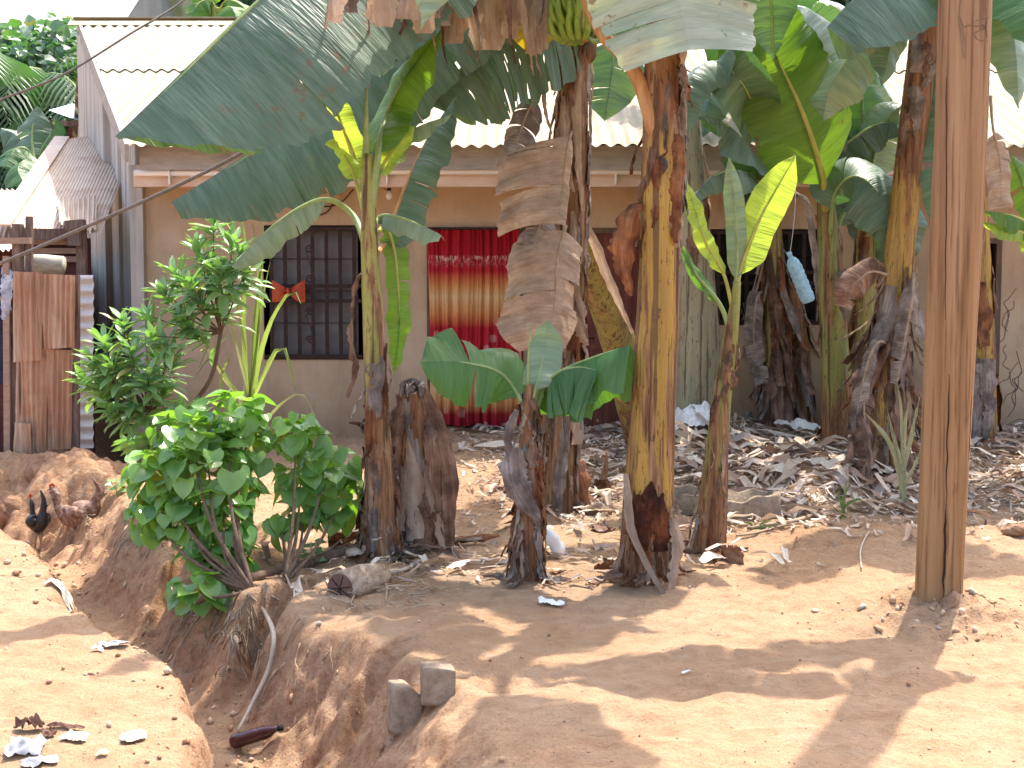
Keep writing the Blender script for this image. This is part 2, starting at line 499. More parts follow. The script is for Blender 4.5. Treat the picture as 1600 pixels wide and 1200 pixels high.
def axis(lo, fine0, fine1, hi, st, grow=1.22):
    a = list(np.arange(fine0, fine1 + 1e-6, st)); s = st
    v = fine1
    while v < hi: s *= grow; v += min(s, 6); a.append(v)
    s = st; v = fine0; b = []
    while v > lo: s *= grow; v -= min(s, 6); b.append(v)
    return np.array(b[::-1] + a)


gx = axis(-120, -5.2, 5.4, 120, 0.020); gy = axis(-30, 3.9, 13.0, 160, 0.021)
X, Y = np.meshgrid(gx, gy)
Z = gh(X, Y)
v = np.stack([X.ravel(), Y.ravel(), Z.ravel()], 1)
ny, nx = X.shape
idx = np.arange(ny * nx).reshape(ny, nx)
f = np.stack([idx[:-1, :-1].ravel(), idx[:-1, 1:].ravel(), idx[1:, 1:].ravel(), idx[1:, :-1].ravel()], 1)
me = bpy.data.meshes.new("ground")
me.vertices.add(len(v)); me.vertices.foreach_set("co", v.astype(np.float32).ravel())
me.loops.add(f.size); me.loops.foreach_set("vertex_index", f.astype(np.int32).ravel())
me.polygons.add(len(f)); me.polygons.foreach_set("loop_start", np.arange(0, f.size, 4, dtype=np.int32))
me.update(calc_edges=True)
me.polygons.foreach_set("use_smooth", np.ones(len(f), dtype=bool))
# soil kinds: r = grey-brown trodden humus, g = raw red laterite with the left bank's shade painted in, b = grass
humus = sst(8.3, 9.3, Y + 0.6 * fbm(X * 1.4, Y * 1.4, 4, 91)) * sst(-1.6, -0.4, X) * (0.35 + 0.65 * sst(0.2, 2.4, X))
humus = humus + 0.8 * np.exp(-(((X + 0.25) / .8) ** 2 + ((Y - 7.4) / .55) ** 2)) * (0.7 + fbm(X * 4, Y * 4, 3, 95))
gyd = np.gradient(Z, gy, axis=0); gxd = np.gradient(Z, gx, axis=1)
slope = np.hypot(gyd, gxd)
clay_shade = sst(0.5, 1.3, slope) * (Y < 12) + 0.8 * sst(-2.7, -3.0, X) * sst(9.8, 10.3, Y) * (Y < 14) + 0.9 * np.exp(-(((X - 2.0) / .55) ** 2 + ((Y - 9.9) / .4) ** 2))  # left bank term also paints its shade into the soil
grass = sst(18, 21, Y)
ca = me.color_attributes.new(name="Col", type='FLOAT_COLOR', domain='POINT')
ca.data.foreach_set("color", np.stack([humus.clip(0, 1), clay_shade.clip(0, 1), grass, np.ones_like(Z)], -1).astype(np.float32).ravel())
t = NT("laterite_soil"); ob = t.tc.outputs["Object"]
sp = t.sep(t.attr("Col"))
big = t.noise(ob, 0.9, 6, 0.6, 0.3)
med = t.noise(ob, 7.0, 6, 0.65, 0.2)
fin_ = t.noise(ob, 60.0, 4, 0.7)
c = t.ramp(big, [(0.30, (0.53, 0.315, 0.18)), (0.5, (0.60, 0.38, 0.23)), (0.70, (0.62, 0.415, 0.265))])
c = t.mix(t.ramp(med, [(0.32, 0.55), (0.55, 0.0)]), c, (0.44, 0.245, 0.13))
c = t.mix(t.ramp(t.noise(t.map(ob, (1.2, 4, 3)), 3.0, 6, 0.7), [(0.5, 0.0), (0.72, 0.45)]), c, (0.68, 0.50, 0.34))
hum = t.ramp(med, [(0.3, (0.20, 0.135, 0.09)), (0.5, (0.36, 0.255, 0.175)), (0.7, (0.50, 0.385, 0.28))])
hf = t.math('MULTIPLY', sp[0], t.ramp(t.noise(ob, 5, 6, 0.7), [(0.25, 0.35), (0.6, 1.0)]))
c = t.mix(hf, c, hum)
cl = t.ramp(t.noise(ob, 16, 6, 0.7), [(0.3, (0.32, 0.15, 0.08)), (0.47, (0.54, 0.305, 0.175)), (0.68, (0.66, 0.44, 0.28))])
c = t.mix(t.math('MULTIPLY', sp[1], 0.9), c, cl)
c = t.mix(sp[2], c, t.ramp(t.noise(ob, 0.8, 6, 0.7), [(0.3, (0.04, 0.08, 0.02)), (0.55, (0.09, 0.15, 0.04)), (0.75, (0.25, 0.24, 0.12))]))
c = t.mix(t.ramp(fin_, [(0.25, 0.35), (0.42, 0.0)]), c, (0.36, 0.215, 0.13))
c = t.mix(t.ramp(t.noise(ob, 150.0, 2, 0.5), [(0.68, 0.0), (0.76, 0.6)]), c, (0.75, 0.62, 0.48))
vo = t.n("ShaderNodeTexVoronoi"); vo.feature = 'DISTANCE_TO_EDGE'; vo.inputs["Scale"].default_value = 9
wob = t.mix(0.12, ob, t.n("ShaderNodeTexNoise").outputs[1]); t.t.links.new(wob, vo.inputs["Vector"])
crack = t.ramp(vo.outputs[0], [(0.0, 0.0), (0.018, 1.0)])
crk = t.math('MULTIPLY', t.math('SUBTRACT', 1.0, crack), t.ramp(t.noise(ob, 1.7, 3), [(0.52, 0.0), (0.6, 0.35)]))
c = t.mix(crk, c, (0.26, 0.14, 0.08))
nb = t.bump(med, 1.0, 0.06)
nb = t.bump(t.noise(ob, 28.0, 6, 0.75), 1.0, 0.035, nb)
nb = t.bump(fin_, 0.9, 0.014, nb)
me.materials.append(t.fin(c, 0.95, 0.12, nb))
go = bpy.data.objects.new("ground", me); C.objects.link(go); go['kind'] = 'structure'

# ------------------------------------------------------------------ the long house
t = NT("plaster_wall"); ob = t.tc.outputs["Object"]
f1 = t.noise(ob, 1.6, 6, 0.65); f2 = t.noise(t.map(ob, (3, 3, .7)), 2.0, 5, 0.7)
c = t.ramp(f1, [(0.3, (0.42, 0.30, 0.195)), (0.55, (0.50, 0.37, 0.25)), (0.75, (0.57, 0.44, 0.31))])
c = t.mix(t.ramp(f2, [(0.52, 0.0), (0.7, 0.35)]), c, (0.25, 0.15, 0.10))
zz = t.sep(ob)[2]
c = t.mix(t.math('MULTIPLY', t.ramp(t.math('ADD', zz, t.math('MULTIPLY', f1, 0.5)), [(0.25, 1.0), (0.85, 0.0)]), 0.75), c, (0.30, 0.15, 0.085))
nb = t.bump(t.noise(ob, 30, 5, 0.7), 0.35, 0.01)
WALL = t.fin(c, 0.92, 0.15, nb)
t = NT("gable_render"); ob = t.tc.outputs["Object"]
c = t.ramp(t.noise(t.map(ob, (4, 4, .8)), 2.2, 6, 0.65), [(0.3, (0.38, 0.35, 0.315)), (0.5, (0.49, 0.46, 0.42)), (0.7, (0.56, 0.53, 0.49))])
st = t.noise(t.map(ob, (9, 9, .25)), 1.0, 4, 0.5)
c = t.mix(t.ramp(st, [(0.52, 0.0), (0.66, 0.6)]), c, (0.14, 0.12, 0.11))
zz = t.sep(ob)[2]
c = t.mix(t.ramp(zz, [(0.0, 0.7), (0.5, 0.0)]), c, (0.22, 0.12, 0.075))
GAB = t.fin(c, 0.92, 0.15, t.bump(t.noise(ob, 26, 5, 0.7), 0.5, 0.012))
t = NT("roof_zinc"); ob = t.tc.outputs["Object"]
c = t.ramp(t.noise(t.map(ob, (3, 1, 1)), 1.5, 5, 0.6), [(0.3, (0.28, 0.22, 0.13)), (0.5, (0.33, 0.27, 0.17)), (0.7, (0.38, 0.32, 0.225))])
c = t.mix(t.ramp(t.noise(t.map(ob, (7, .8, .8)), 2.0, 6, 0.7), [(0.55, 0.0), (0.72, 0.45)]), c, (0.34, 0.235, 0.155))
c = t.mix(t.ramp(t.noise(ob, 3.0, 5, 0.7), [(0.62, 0.0), (0.75, 0.5)]), c, (0.36, 0.20, 0.13))
ROOF = t.fin(c, 0.6, 0.3, t.bump(t.noise(ob, 18, 4), 0.25, 0.01))
FASC = simple("fascia_board", [(0.27, 0.245, 0.225), (0.35, 0.32, 0.295), (0.41, 0.375, 0.34)], 5, 0.85, 0.2, (1, 1, 4))
BEAM = simple("beam_plaster", [(0.52, 0.36, 0.27), (0.62, 0.46, 0.36), (0.68, 0.53, 0.43)], 4, 0.9)
PIPE = simple("pipe_white", [(0.76, 0.71, 0.66), (0.84, 0.81, 0.78)], 4, 0.45, bump=.1)
REDDOOR = simple("door_red_brown", [(0.10, 0.025, 0.02), (0.16, 0.042, 0.032), (0.22, 0.07, 0.05)], 5, 0.6, 0.35, (4, 4, .5))
IRON = simple("iron_rusty", [(0.018, 0.010, 0.010), (0.035, 0.019, 0.016), (0.06, 0.032, 0.025)], 18, 0.75)
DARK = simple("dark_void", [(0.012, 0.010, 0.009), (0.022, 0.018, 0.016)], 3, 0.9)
FRAMEW = simple("door_frame_wood", [(0.10, 0.065, 0.045), (0.19, 0.13, 0.095)], 7, 0.8, 0.2, (5, 5, .6))

house = thing("long_house", "long low plastered house with a zinc roof behind the banana plants", "house", (1.5, 13, 0.15))


def wall_holes(name, x0, x1, z0, z1, y, th, holes, m, parent):
    xs = sorted({x0, x1, *[h[0] for h in holes], *[h[1] for h in holes]})
    zs = sorted({z0, z1, *[h[2] for h in holes], *[h[3] for h in holes]})
    V = []; Fc = []
    def q(*p): n_ = len(V); V.extend(p); Fc.append((n_, n_ + 1, n_ + 2, n_ + 3))
    for i in range(len(xs) - 1):
        for j in range(len(zs) - 1):
            cx, cz = (xs[i] + xs[i + 1]) / 2, (zs[j] + zs[j + 1]) / 2
            if any(h[0] < cx < h[1] and h[2] < cz < h[3] for h in holes): continue
            a, b, c_, d = xs[i], xs[i + 1], zs[j], zs[j + 1]
            q((a, y, c_), (b, y, c_), (b, y, d), (a, y, d)); q((b, y + th, c_), (a, y + th, c_), (a, y + th, d), (b, y + th, d))
    for a, b, c_, d in holes + [(x0, x1, z0, z1)]:
        q((a, y, c_), (a, y, d), (a, y + th, d), (a, y + th, c_)); q((b, y, d), (b, y, c_), (b, y + th, c_), (b, y + th, d))
        q((a, y, d), (b, y, d), (b, y + th, d), (a, y + th, d)); q((b, y, c_), (a, y, c_), (a, y + th, c_), (b, y + th, c_))
    return new_obj(name, V, Fc, m, parent, None, False)


def rect(px0, px1, py0, py1, Y):
    a = P(px0, py1, Y); b = P(px1, py0, Y); return (float(a[0]), float(b[0]), float(a[2]), float(b[2]))


HY = 13.0
W1 = rect(413, 566, 352, 562, HY); D1 = rect(668, 818, 356, 672, HY); D2 = rect(884, 1012, 356, 668, HY)
W2 = rect(1108, 1292, 358, 508, HY); D3 = rect(1500, 1566, 372, 662, HY)
D1 = (D1[0], D1[1], 0.02, D1[3]); D2 = (D2[0], D2[1], 0.02, D2[3]); D3 = (D3[0], D3[1], 0.02, D3[3])
XL = float(P(216, 300, HY)[0]); XR = 8.6
ZT = 2.60
wall_holes("wall", XL, XR, -0.9, ZT, HY, 0.16, [W1, D1, D2, W2, D3], WALL, house)
# gable wall running back to the far left corner, its top following the roof
EAVE = np.array([-3.27, 12.12, 2.70]); RID = np.array([-5.12, 17.0, 4.58]); RZR = 2.9
FAR = np.array([-5.10, 17.0])


def roof_z(y):
    return float(np.interp(y, [EAVE[1], RID[1], 21.5], [EAVE[2], RID[2], RZR]))


mb = MB(); n_ = np.array([XL, HY + 0.163]); d_ = FAR - n_
for k in range(8):
    a = n_ + d_ * k / 8; b = n_ + d_ * (k + 1) / 8
    th = np.array([0.15, 0.0])
    za, zb = roof_z(a[1]) - .09, roof_z(b[1]) - .09
    v_ = []
    for (p, z_) in ((a, za), (b, zb)):
        for o_ in (0, 1):
            for zz_ in (-0.9, z_):
                v_.append((p[0] + th[0] * o_, p[1], zz_))
    mb.add(v_, [(0, 1, 5, 4), (2, 6, 7, 3), (1, 3, 7, 5)] + ([(0, 2, 3, 1)] if k == 0 else []))
for p in ((-5.10, 17.0, -6.6, 21.4),):
    th = .15
    mb.add([(p[0], p[1], -.9), (p[0], p[1], roof_z(17) - .09), (p[2], p[3], -.9), (p[2], p[3], 2.8), (p[0] + th, p[1], -.9), (p[0] + th, p[1], roof_z(17) - .09), (p[2] + th, p[3], -.9), (p[2] + th, p[3], 2.8)],
           [(0, 1, 3, 2), (4, 6, 7, 5)])
mb.box(XR, XR + .15, HY, 21.4, -.5, 2.6); mb.box(-6.6, XR, 21.4, 21.55, -.5, 2.8)
mb.build("gable_wall", GAB, house)
# two raised pilasters on the gable wall: near and far
mb = MB()
def pil(t0, t1, out, ztop):
    a = n_ + d_ * t0; b = n_ + d_ * t1; nr = np.array([-d_[1], d_[0]]) / np.linalg.norm(d_); 
    nr = nr if nr[0] < 0 else -nr
    v_ = []
    for p in (a, b):
        z_ = roof_z(p[1]) - .10 if ztop is None else ztop
        for o_ in (0.0, out):
            for zz_ in (-0.9, z_):
                q = p + nr * o_
                v_.append((q[0], q[1], zz_))
    mb.add(v_, [(0, 2, 3, 1), (2, 6, 7, 3), (4, 5, 7, 6), (1, 3, 7, 5)])
pil(-0.01, 0.20, 0.07, None); pil(0.50, 1.0, 0.07, None); pil(0.31, 0.36, 0.04, None)
mb.build("pilaster", GAB, house)
mb = MB()
mb.box(XL - 0.06, XL + 0.06, HY - 0.09, HY - 0.003, -0.9, ZT); mb.build("corner_post", GAB, house)
# room floor and partition keep the inside dark
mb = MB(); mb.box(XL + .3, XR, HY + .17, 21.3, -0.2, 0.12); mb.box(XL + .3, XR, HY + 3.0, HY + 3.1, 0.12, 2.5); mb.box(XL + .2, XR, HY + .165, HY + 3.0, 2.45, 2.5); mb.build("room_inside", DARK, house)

# corrugated roof, two rows of sheets a slope, left edge skewed
def roof_sheet(name, rows, parent):
    cols = np.arange(-6.9, 9.1, 0.0125)
    V = []; Fc = []; 
    for (y0, z0, y1, z1, lx0, lx1, up) in rows:
        s0 = len(V); prev = None
        for cx in cols:
            # start along the slope where this column clears the skewed left edge
            if lx1 != lx0:
                uu = (cx - lx0) / (lx1 - lx0)
            else: uu = 0
            if lx1 < lx0:
                if cx < lx1: prev = None; continue
                lo = min(1, max(0, uu)) if cx < lx0 else 0; hi = 1
            if lo >= hi - 1e-4: prev = None; continue
            w = 0.014 * math.sin(2 * math.pi * cx / 0.125) + up + 0.006 * math.sin(cx * 1.3)
            base = len(V)
            for q in (lo, (lo + hi) / 2, hi):
                V.append((cx, y0 + (y1 - y0) * q, z0 + (z1 - z0) * q + w))
            if prev is not None:
                for r_ in range(2): Fc.append((prev + r_, base + r_, base + r_ + 1, prev + r_ + 1))
            prev = base
    return new_obj(name, V, Fc, ROOF, parent)


m_y = EAVE[1] + (RID[1] - EAVE[1]) * .52; m_z = EAVE[2] + (RID[2] - EAVE[2]) * .52; m_x = EAVE[0] + (RID[0] - EAVE[0]) * .52
roof = roof_sheet("roof", [(EAVE[1], EAVE[2], m_y + .15, m_z + .058, EAVE[0], m_x - .05, 0.0), (m_y, m_z, RID[1], RID[2], m_x, RID[0], 0.016),
                           (RID[1], RID[2], 21.7, 2.8, RID[0], -6.8, 0.0)], house)
mb = MB(); mb.bar((RID[0] - .1, RID[1] - .10, RID[2] - .012), (9.0, RID[1] - .10, RID[2] - .012), 0.26, 0.012, (0, -.36, .93)); mb.bar((RID[0] - .1, RID[1] + .12, RID[2] + .03), (9.0, RID[1] + .12, RID[2] + .03), 0.24, 0.012, (0, .38, .92))
mb.build("ridge_cap", ROOF, roof)
mb = MB(); e = EAVE + np.array([-.02, 0.02, -.06]); r_ = RID + np.array([-.02, 0, -.06])
mb.bar(e, r_, 0.035, 0.16); mb.build("rake_board", FASC, roof)
mb = MB(); mb.box(EAVE[0] + .03, 8.8, 12.36, 12.39, 2.515, 2.725); mb.build("fascia", FASC, roof)
mb = MB(); z0 = P(0, 292, 12.5)[2]; z1 = P(0, 273, 12.5)[2]
mb.box(XL + .1, 8.6, 12.47, 12.62, z0, z1); mb.build("eave_beam", BEAM, house)
mb = MB(); mb.box(XL + .1, 8.6, 12.62, 12.999, z0 + .03, z0 + .07); mb.build("soffit", BEAM, house)
mb = MB(); mb.tube([(XL + .12, 12.43, z1 + .01), (-1.2, 12.43, z1 + .012), (-1.15, 12.43, z1 + .025), (8.5, 12.43, z1 + .02)], 0.030, 10)
for xx in (-3.0, -1.1, 0.9, 2.6, 4.4): mb.box(xx, xx + .012, 12.39, 12.47, z1 - .09, z1 + .06)
mb.build("gutter_pipe", PIPE, house, smooth=True)

# windows: frame, louvre panes, grille with scrolls
PANE = simple("louvre_glass_dusty", [(0.10, 0.085, 0.085), (0.15, 0.13, 0.13), (0.20, 0.18, 0.175)], 3, 0.6, 0.3)
WFR = simple("window_frame_brown", [(0.07, 0.03, 0.022), (0.13, 0.065, 0.045)], 9, .7)


def window(w, nb, darkpane, label):
    x0, x1, z0, z1 = w
    fr = MB(); t_ = 0.045
    for b in ((x0, x0 + t_, z0, z1), (x1 - t_, x1, z0, z1), (x0 + t_, x1 - t_, z1 - t_, z1), (x0 + t_, x1 - t_, z0, z0 + t_)):
        fr.box(b[0], b[1], HY + .03, HY + .10, b[2], b[3])
        wo = fr.build("window", WFR, house)
    wo['label'] = label
    pn = MB(); k = 0; z = z0 + t_
    while z < z1 - t_ - .02:
        zt = min(z + .29, z1 - t_)
        v_ = [(x0 + t_, HY + .075, z), (x1 - t_, HY + .075, z), (x1 - t_, HY + .10, zt), (x0 + t_, HY + .10, zt)]
        pn.add(v_, [(0, 1, 2, 3)]); z = zt + .006
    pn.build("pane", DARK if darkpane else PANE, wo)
    g = MB(); yb = HY - .012
    for i in range(nb):
        bx = x0 + (x1 - x0) * (i + .6) / (nb + .2)
        g.bar((bx, yb, z0 + .02), (bx, yb, z1 - .02), .034, .014, (0, 1, 0))
    zm = z0 + (z1 - z0) * .55; zm2 = z0 + (z1 - z0) * .44
    for z in (z0 + .03, zm, zm2, z1 - .03): g.bar((x0 + .01, yb - .006, z), (x1 - .01, yb - .006, z), .014, .034, (0, 0, 1))
    def scroll(cx, cz, r, turns, fl):
        q = [(cx + fl * r * (1 - k / 30 * .8) * math.cos(k / 30 * turns * 6.283), yb, cz + r * (1 - k / 30 * .8) * math.sin(k / 30 * turns * 6.283)) for k in range(31)]
        g.tube(q, .007, 5)
    sx = x0 + (x1 - x0) * .47
    scroll(sx, zm - .05, .045, 1.0, 1)
    for zz_ in (z1 - .22, zm + .06, z0 + .18, zm2 - .1): scroll(sx, zz_, .042, 1.4, 1 if zz_ > zm else -1)
    g.bar((sx - .03, yb, z1 - .24), (sx + .05, yb, zm + .05), .007, .007); g.bar((sx - .04, yb, zm2 - .12), (sx + .05, yb, z0 + .16), .007, .007)
    g.build("grille", IRON, wo)


window(W1, 7, False, "dusty window with brown frame left of the red curtain")
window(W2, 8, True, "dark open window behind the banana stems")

# doors
def frame(d, name="door_frame"):
    x0, x1, z0, z1 = d; m = MB(); t_ = .05
    m.box(x0, x0 + t_, HY - .01, HY + .12, z0, z1); m.box(x1 - t_, x1, HY - .01, HY + .12, z0, z1); m.box(x0 + t_, x1 - t_, HY - .01, HY + .12, z1 - t_, z1)
    return m.build(name, FRAMEW, house)
frame(D1); frame(D2); frame(D3)
x0, x1, z0, z1 = D2; m = MB(); m.box(x0 + .05, x1 - .05, HY + .05, HY + .085, z0, z1 - .05)
nst = 7
for i in range(nst + 1):
    xx = x0 + .06 + (x1 - x0 - .12) * i / nst
    m.box(xx - .008, xx + .008, HY + .035, HY + .05, z0 + .02, z1 - .07)
for zz_ in (z0 + .9, z1 - .25): m.box(x0 + .07, x1 - .07, HY + .03, HY + .048, zz_, zz_ + .05)
dd_ = m.build("door", REDDOOR, house)
m = MB(); m.tube([(x0 + .16, HY + .03, z0 + 1.0), (x0 + .16, HY - .02, z0 + 1.0), (x0 + .26, HY - .02, z0 + 1.0)], .01, 6); m.build("handle", IRON, dd_)
# half open dark leaf of the curtained door
x0, x1, z0, z1 = D1; m = MB(); m.box(x1 - .05, x1 - .012, HY + .13, HY + .8, z0 + .02, z1 - .06); o_ = m.build("door", REDDOOR, house)
# light bulb under the eave and wiring
m = MB(); bp = P(608, 305, 12.8)
m.tube([bp + np.array([0, 0, .10]), bp + np.array([0, 0, .04])], .018, 8); lh = m.build("lamp_holder", IRON, house)
t = NT("bulb_glass"); BULB = t.fin((.75, .73, .70), .15, .5)
m = MB(); m.tube([bp + np.array([0, 0, q]) for q in (.045, .03, .01, -.015, -.035, -.045)], [.012, .017, .028, .033, .022, .004], 12); m.build("bulb", BULB, lh, True)
for pts in (((470, 292), (476, 310), (500, 322), (530, 318), (552, 296)), ((520, 318), (512, 330), (496, 336), (486, 325))):
    m = MB(); m.tube(spline([P(a, b, 12.97) for a, b in pts], 24), .006, 5); m.build("wire", IRON, house)
m = MB(); m.tube(spline([P(598, 292, 12.8), P(604, 297, 12.8), bp + np.array([0, 0, .1])], 8), .004, 5); m.build("wire", IRON, lh)
m = MB(); c0 = P(516, 297, 12.95); m.box(c0[0] - .09, c0[0] + .09, 12.93, 12.998, c0[2] - .04, c0[2] + .05); m.build("junction_box", BEAM, house)

# curtains
t = NT("curtain_red"); ob = t.tc.outputs["Object"]; zz = t.sep(ob)[2]; ax = t.sep(ob)[0]
h0 = float(P(740, 664, 12.93)[2]); H_ = D1[3] - .02
zn = t.math('DIVIDE', t.math('SUBTRACT', zz, h0), H_ - h0)
zn = t.math('ADD', zn, t.math('MULTIPLY', t.math('SUBTRACT', t.noise(ob, 12, 2), 0.5), 0.02))
RD, OR, YL = (0.56, 0.028, 0.045), (0.75, 0.33, 0.12), (0.82, 0.58, 0.30)
c = t.ramp(zn, [(0.0, (0.42, 0.02, 0.035)), (0.055, (0.45, 0.03, 0.04)), (0.10, OR), (0.18, YL), (0.26, OR), (0.33, RD), (0.50, RD), (0.57, OR), (0.66, YL), (0.72, OR), (0.79, RD), (1.0, (0.36, 0.008, 0.015))])
vo = t.n("ShaderNodeTexVoronoi"); vo.inputs["Scale"].default_value = 8.0; t.t.links.new(t.map(ob, (1, .01, .8)), vo.inputs["Vector"])
petal = t.ramp(t.math('ADD', vo.outputs[0], t.math('MULTIPLY', t.noise(ob, 45, 3), 0.45)), [(0.46, 0.75), (0.50, 0.0)])
band = t.ramp(zn, [(0.0, 1.0), (0.10, 0.7), (0.2, 0.0), (0.32, 0.6), (0.5, 0.9), (0.56, 0.0)])
c = t.mix(t.math('MULTIPLY', petal, band), c, (0.72, 0.42, 0.36))
lace = t.ramp(t.noise(t.map(ob, (1, 1, .45)), 48, 3, .6), [(0.50, 0.0), (0.56, 0.9)])
lb = t.ramp(zn, [(0.80, 0.0), (0.83, 0.35), (0.855, 0.9), (0.866, 1.0), (0.870, 0.0)])
c = t.mix(t.math('MULTIPLY', lace, lb), c, (0.80, 0.62, 0.52))
CUR = t.fin(c, 0.8, 0.2, t.bump(t.noise(ob, 240, 2), .2, .002), 0.2, c)


def curtain(name, d, yy, m_, label, cat, folds, seed):
    x0, x1, z0, z1 = d; V = []; Fc = []; nx_, nz_ = 240, 14
    for j in range(nz_ + 1):
        for i in range(nx_ + 1):
            u = i / nx_; w = j / nz_
            ph = u * folds * 6.283 + 0.9 * math.sin(u * 9 + seed) + .4 * math.sin(w * 3 + u * 5)
            amp = .028 * (1.15 - .5 * w)
            V.append((x0 + (x1 - x0) * u + .012 * math.sin(w * 4 + u * 7), yy + amp * math.sin(ph) + .012 * math.sin(ph * 2.3 + 1), z0 + (z1 - z0) * w + .012 * math.sin(u * 14) * (1 - w)))
    for j in range(nz_):
        for i in range(nx_):
            a = j * (nx_ + 1) + i; Fc.append((a, a + 1, a + nx_ + 2, a + nx_ + 1))
    return tag(new_obj(name, V, Fc, m_), label, cat)


cd = (D1[0] + .02, D1[1] - .03, float(P(740, 664, 12.93)[2]), D1[3] - .02)
curtain("door_curtain", cd, HY - .07, CUR, "red and orange banded curtain with white flowers hanging in the doorway", "curtain", 9, 1)
t = NT("curtain_purple"); ob = t.tc.outputs["Object"]
c = t.ramp(t.sep(ob)[2], [(0.0, (0.16, 0.03, 0.16)), (0.62, (0.22, 0.05, 0.22)), (0.64, (0.30, 0.25, 0.30))])
tz = t.math('DIVIDE', t.sep(ob)[2], 2.6)
c = t.ramp(tz, [(0.0, (0.10, 0.02, 0.10)), (0.70, (0.20, 0.05, 0.20)), (0.715, (0.30, 0.26, 0.30))])
curtain("door_curtain", (D3[0] + .06, D3[1] - .10, .25, D3[3] - .06), HY + .03, t.fin(c, .85), "plum purple curtain with grey top in the doorway behind the pole", "curtain", 4, 4)
# pole for the red curtain is part of the house
m = MB(); m.tube([(cd[0] - .05, HY - .06, cd[3] + .012), (cd[1] + .05, HY - .06, cd[3] + .012)], .012, 8); m.build("curtain_rail", IRON, house)

# scribbled drawing on the right end of the wall
m = MB(); rs = random.Random(5)
for k in range(9):
    x_, y_ = rs.uniform(1572, 1598), rs.uniform(430, 590)
    pts = [(x_, y_)]
    for j in range(5): x_ += rs.uniform(-12, 9); y_ += rs.uniform(4, 18); pts.append((x_, y_))
    m.tube(spline([P(a, b, HY - .002) for a, b in pts], 20), .0032, 4)
m.build("wall_scribble", FRAMEW, house)

# bow on the grille
BOW = simple("bow_fabric", [(0.36, 0.05, 0.018), (0.55, 0.10, 0.04)], 20, .7)
m = MB()
for s_ in (-1, 1):
    c0 = P(451, 455, HY - .05); V = []; Fc = []
    for i in range(9):
        for j in range(9):
            u = i / 8; w = j / 8 * 2 - 1
            r_ = .018 + .075 * math.sin(min(1, u * 1.15) * 1.5)
            V.append((c0[0] + s_ * (.012 + u * .14), c0[1] - .035 * math.sin(u * 3.0) * (1 - abs(w) * .4) + .006 * math.sin(w * 12), c0[2] + w * r_ * (1.0 if w < 0 else 1.05) - .02 * u * (w < 0) + .012 * math.sin(w * 9 + u * 4)))
    for i in range(8):
        for j in range(8): a = i * 9 + j; Fc.append((a, a + 1, a + 10, a + 9))
    m.add(V, Fc)
m.tube([c0 + np.array([0, -.02, .03]), c0 + np.array([0, -.03, 0]), c0 + np.array([0, -.02, -.03])], [.012, .02, .012], 8)
tag(m.build("ribbon_bow", BOW, None, True), "orange red bow tied to the window grille", "bow")

# ------------------------------------------------------------------ banana plants: builders
def frames(pts, nrm):
    T = np.gradient(pts, axis=0); T /= np.linalg.norm(T, axis=1)[:, None] + 1e-9
    nrm = np.asarray(nrm, float)
    n = nrm[None] - (T @ nrm)[:, None] * T if nrm.ndim == 1 else nrm - (T * nrm).sum(1)[:, None] * T
    l = np.linalg.norm(n, axis=1)[:, None]
    n = n / np.maximum(l, 1e-4)
    for i in range(1, len(n)):
        if l[i, 0] < 0.15 or n[i] @ n[i - 1] < -0.2: n[i] = n[i - 1] - (n[i - 1] @ T[i]) * T[i]; n[i] /= np.linalg.norm(n[i])
    return T, n, np.cross(T, n)


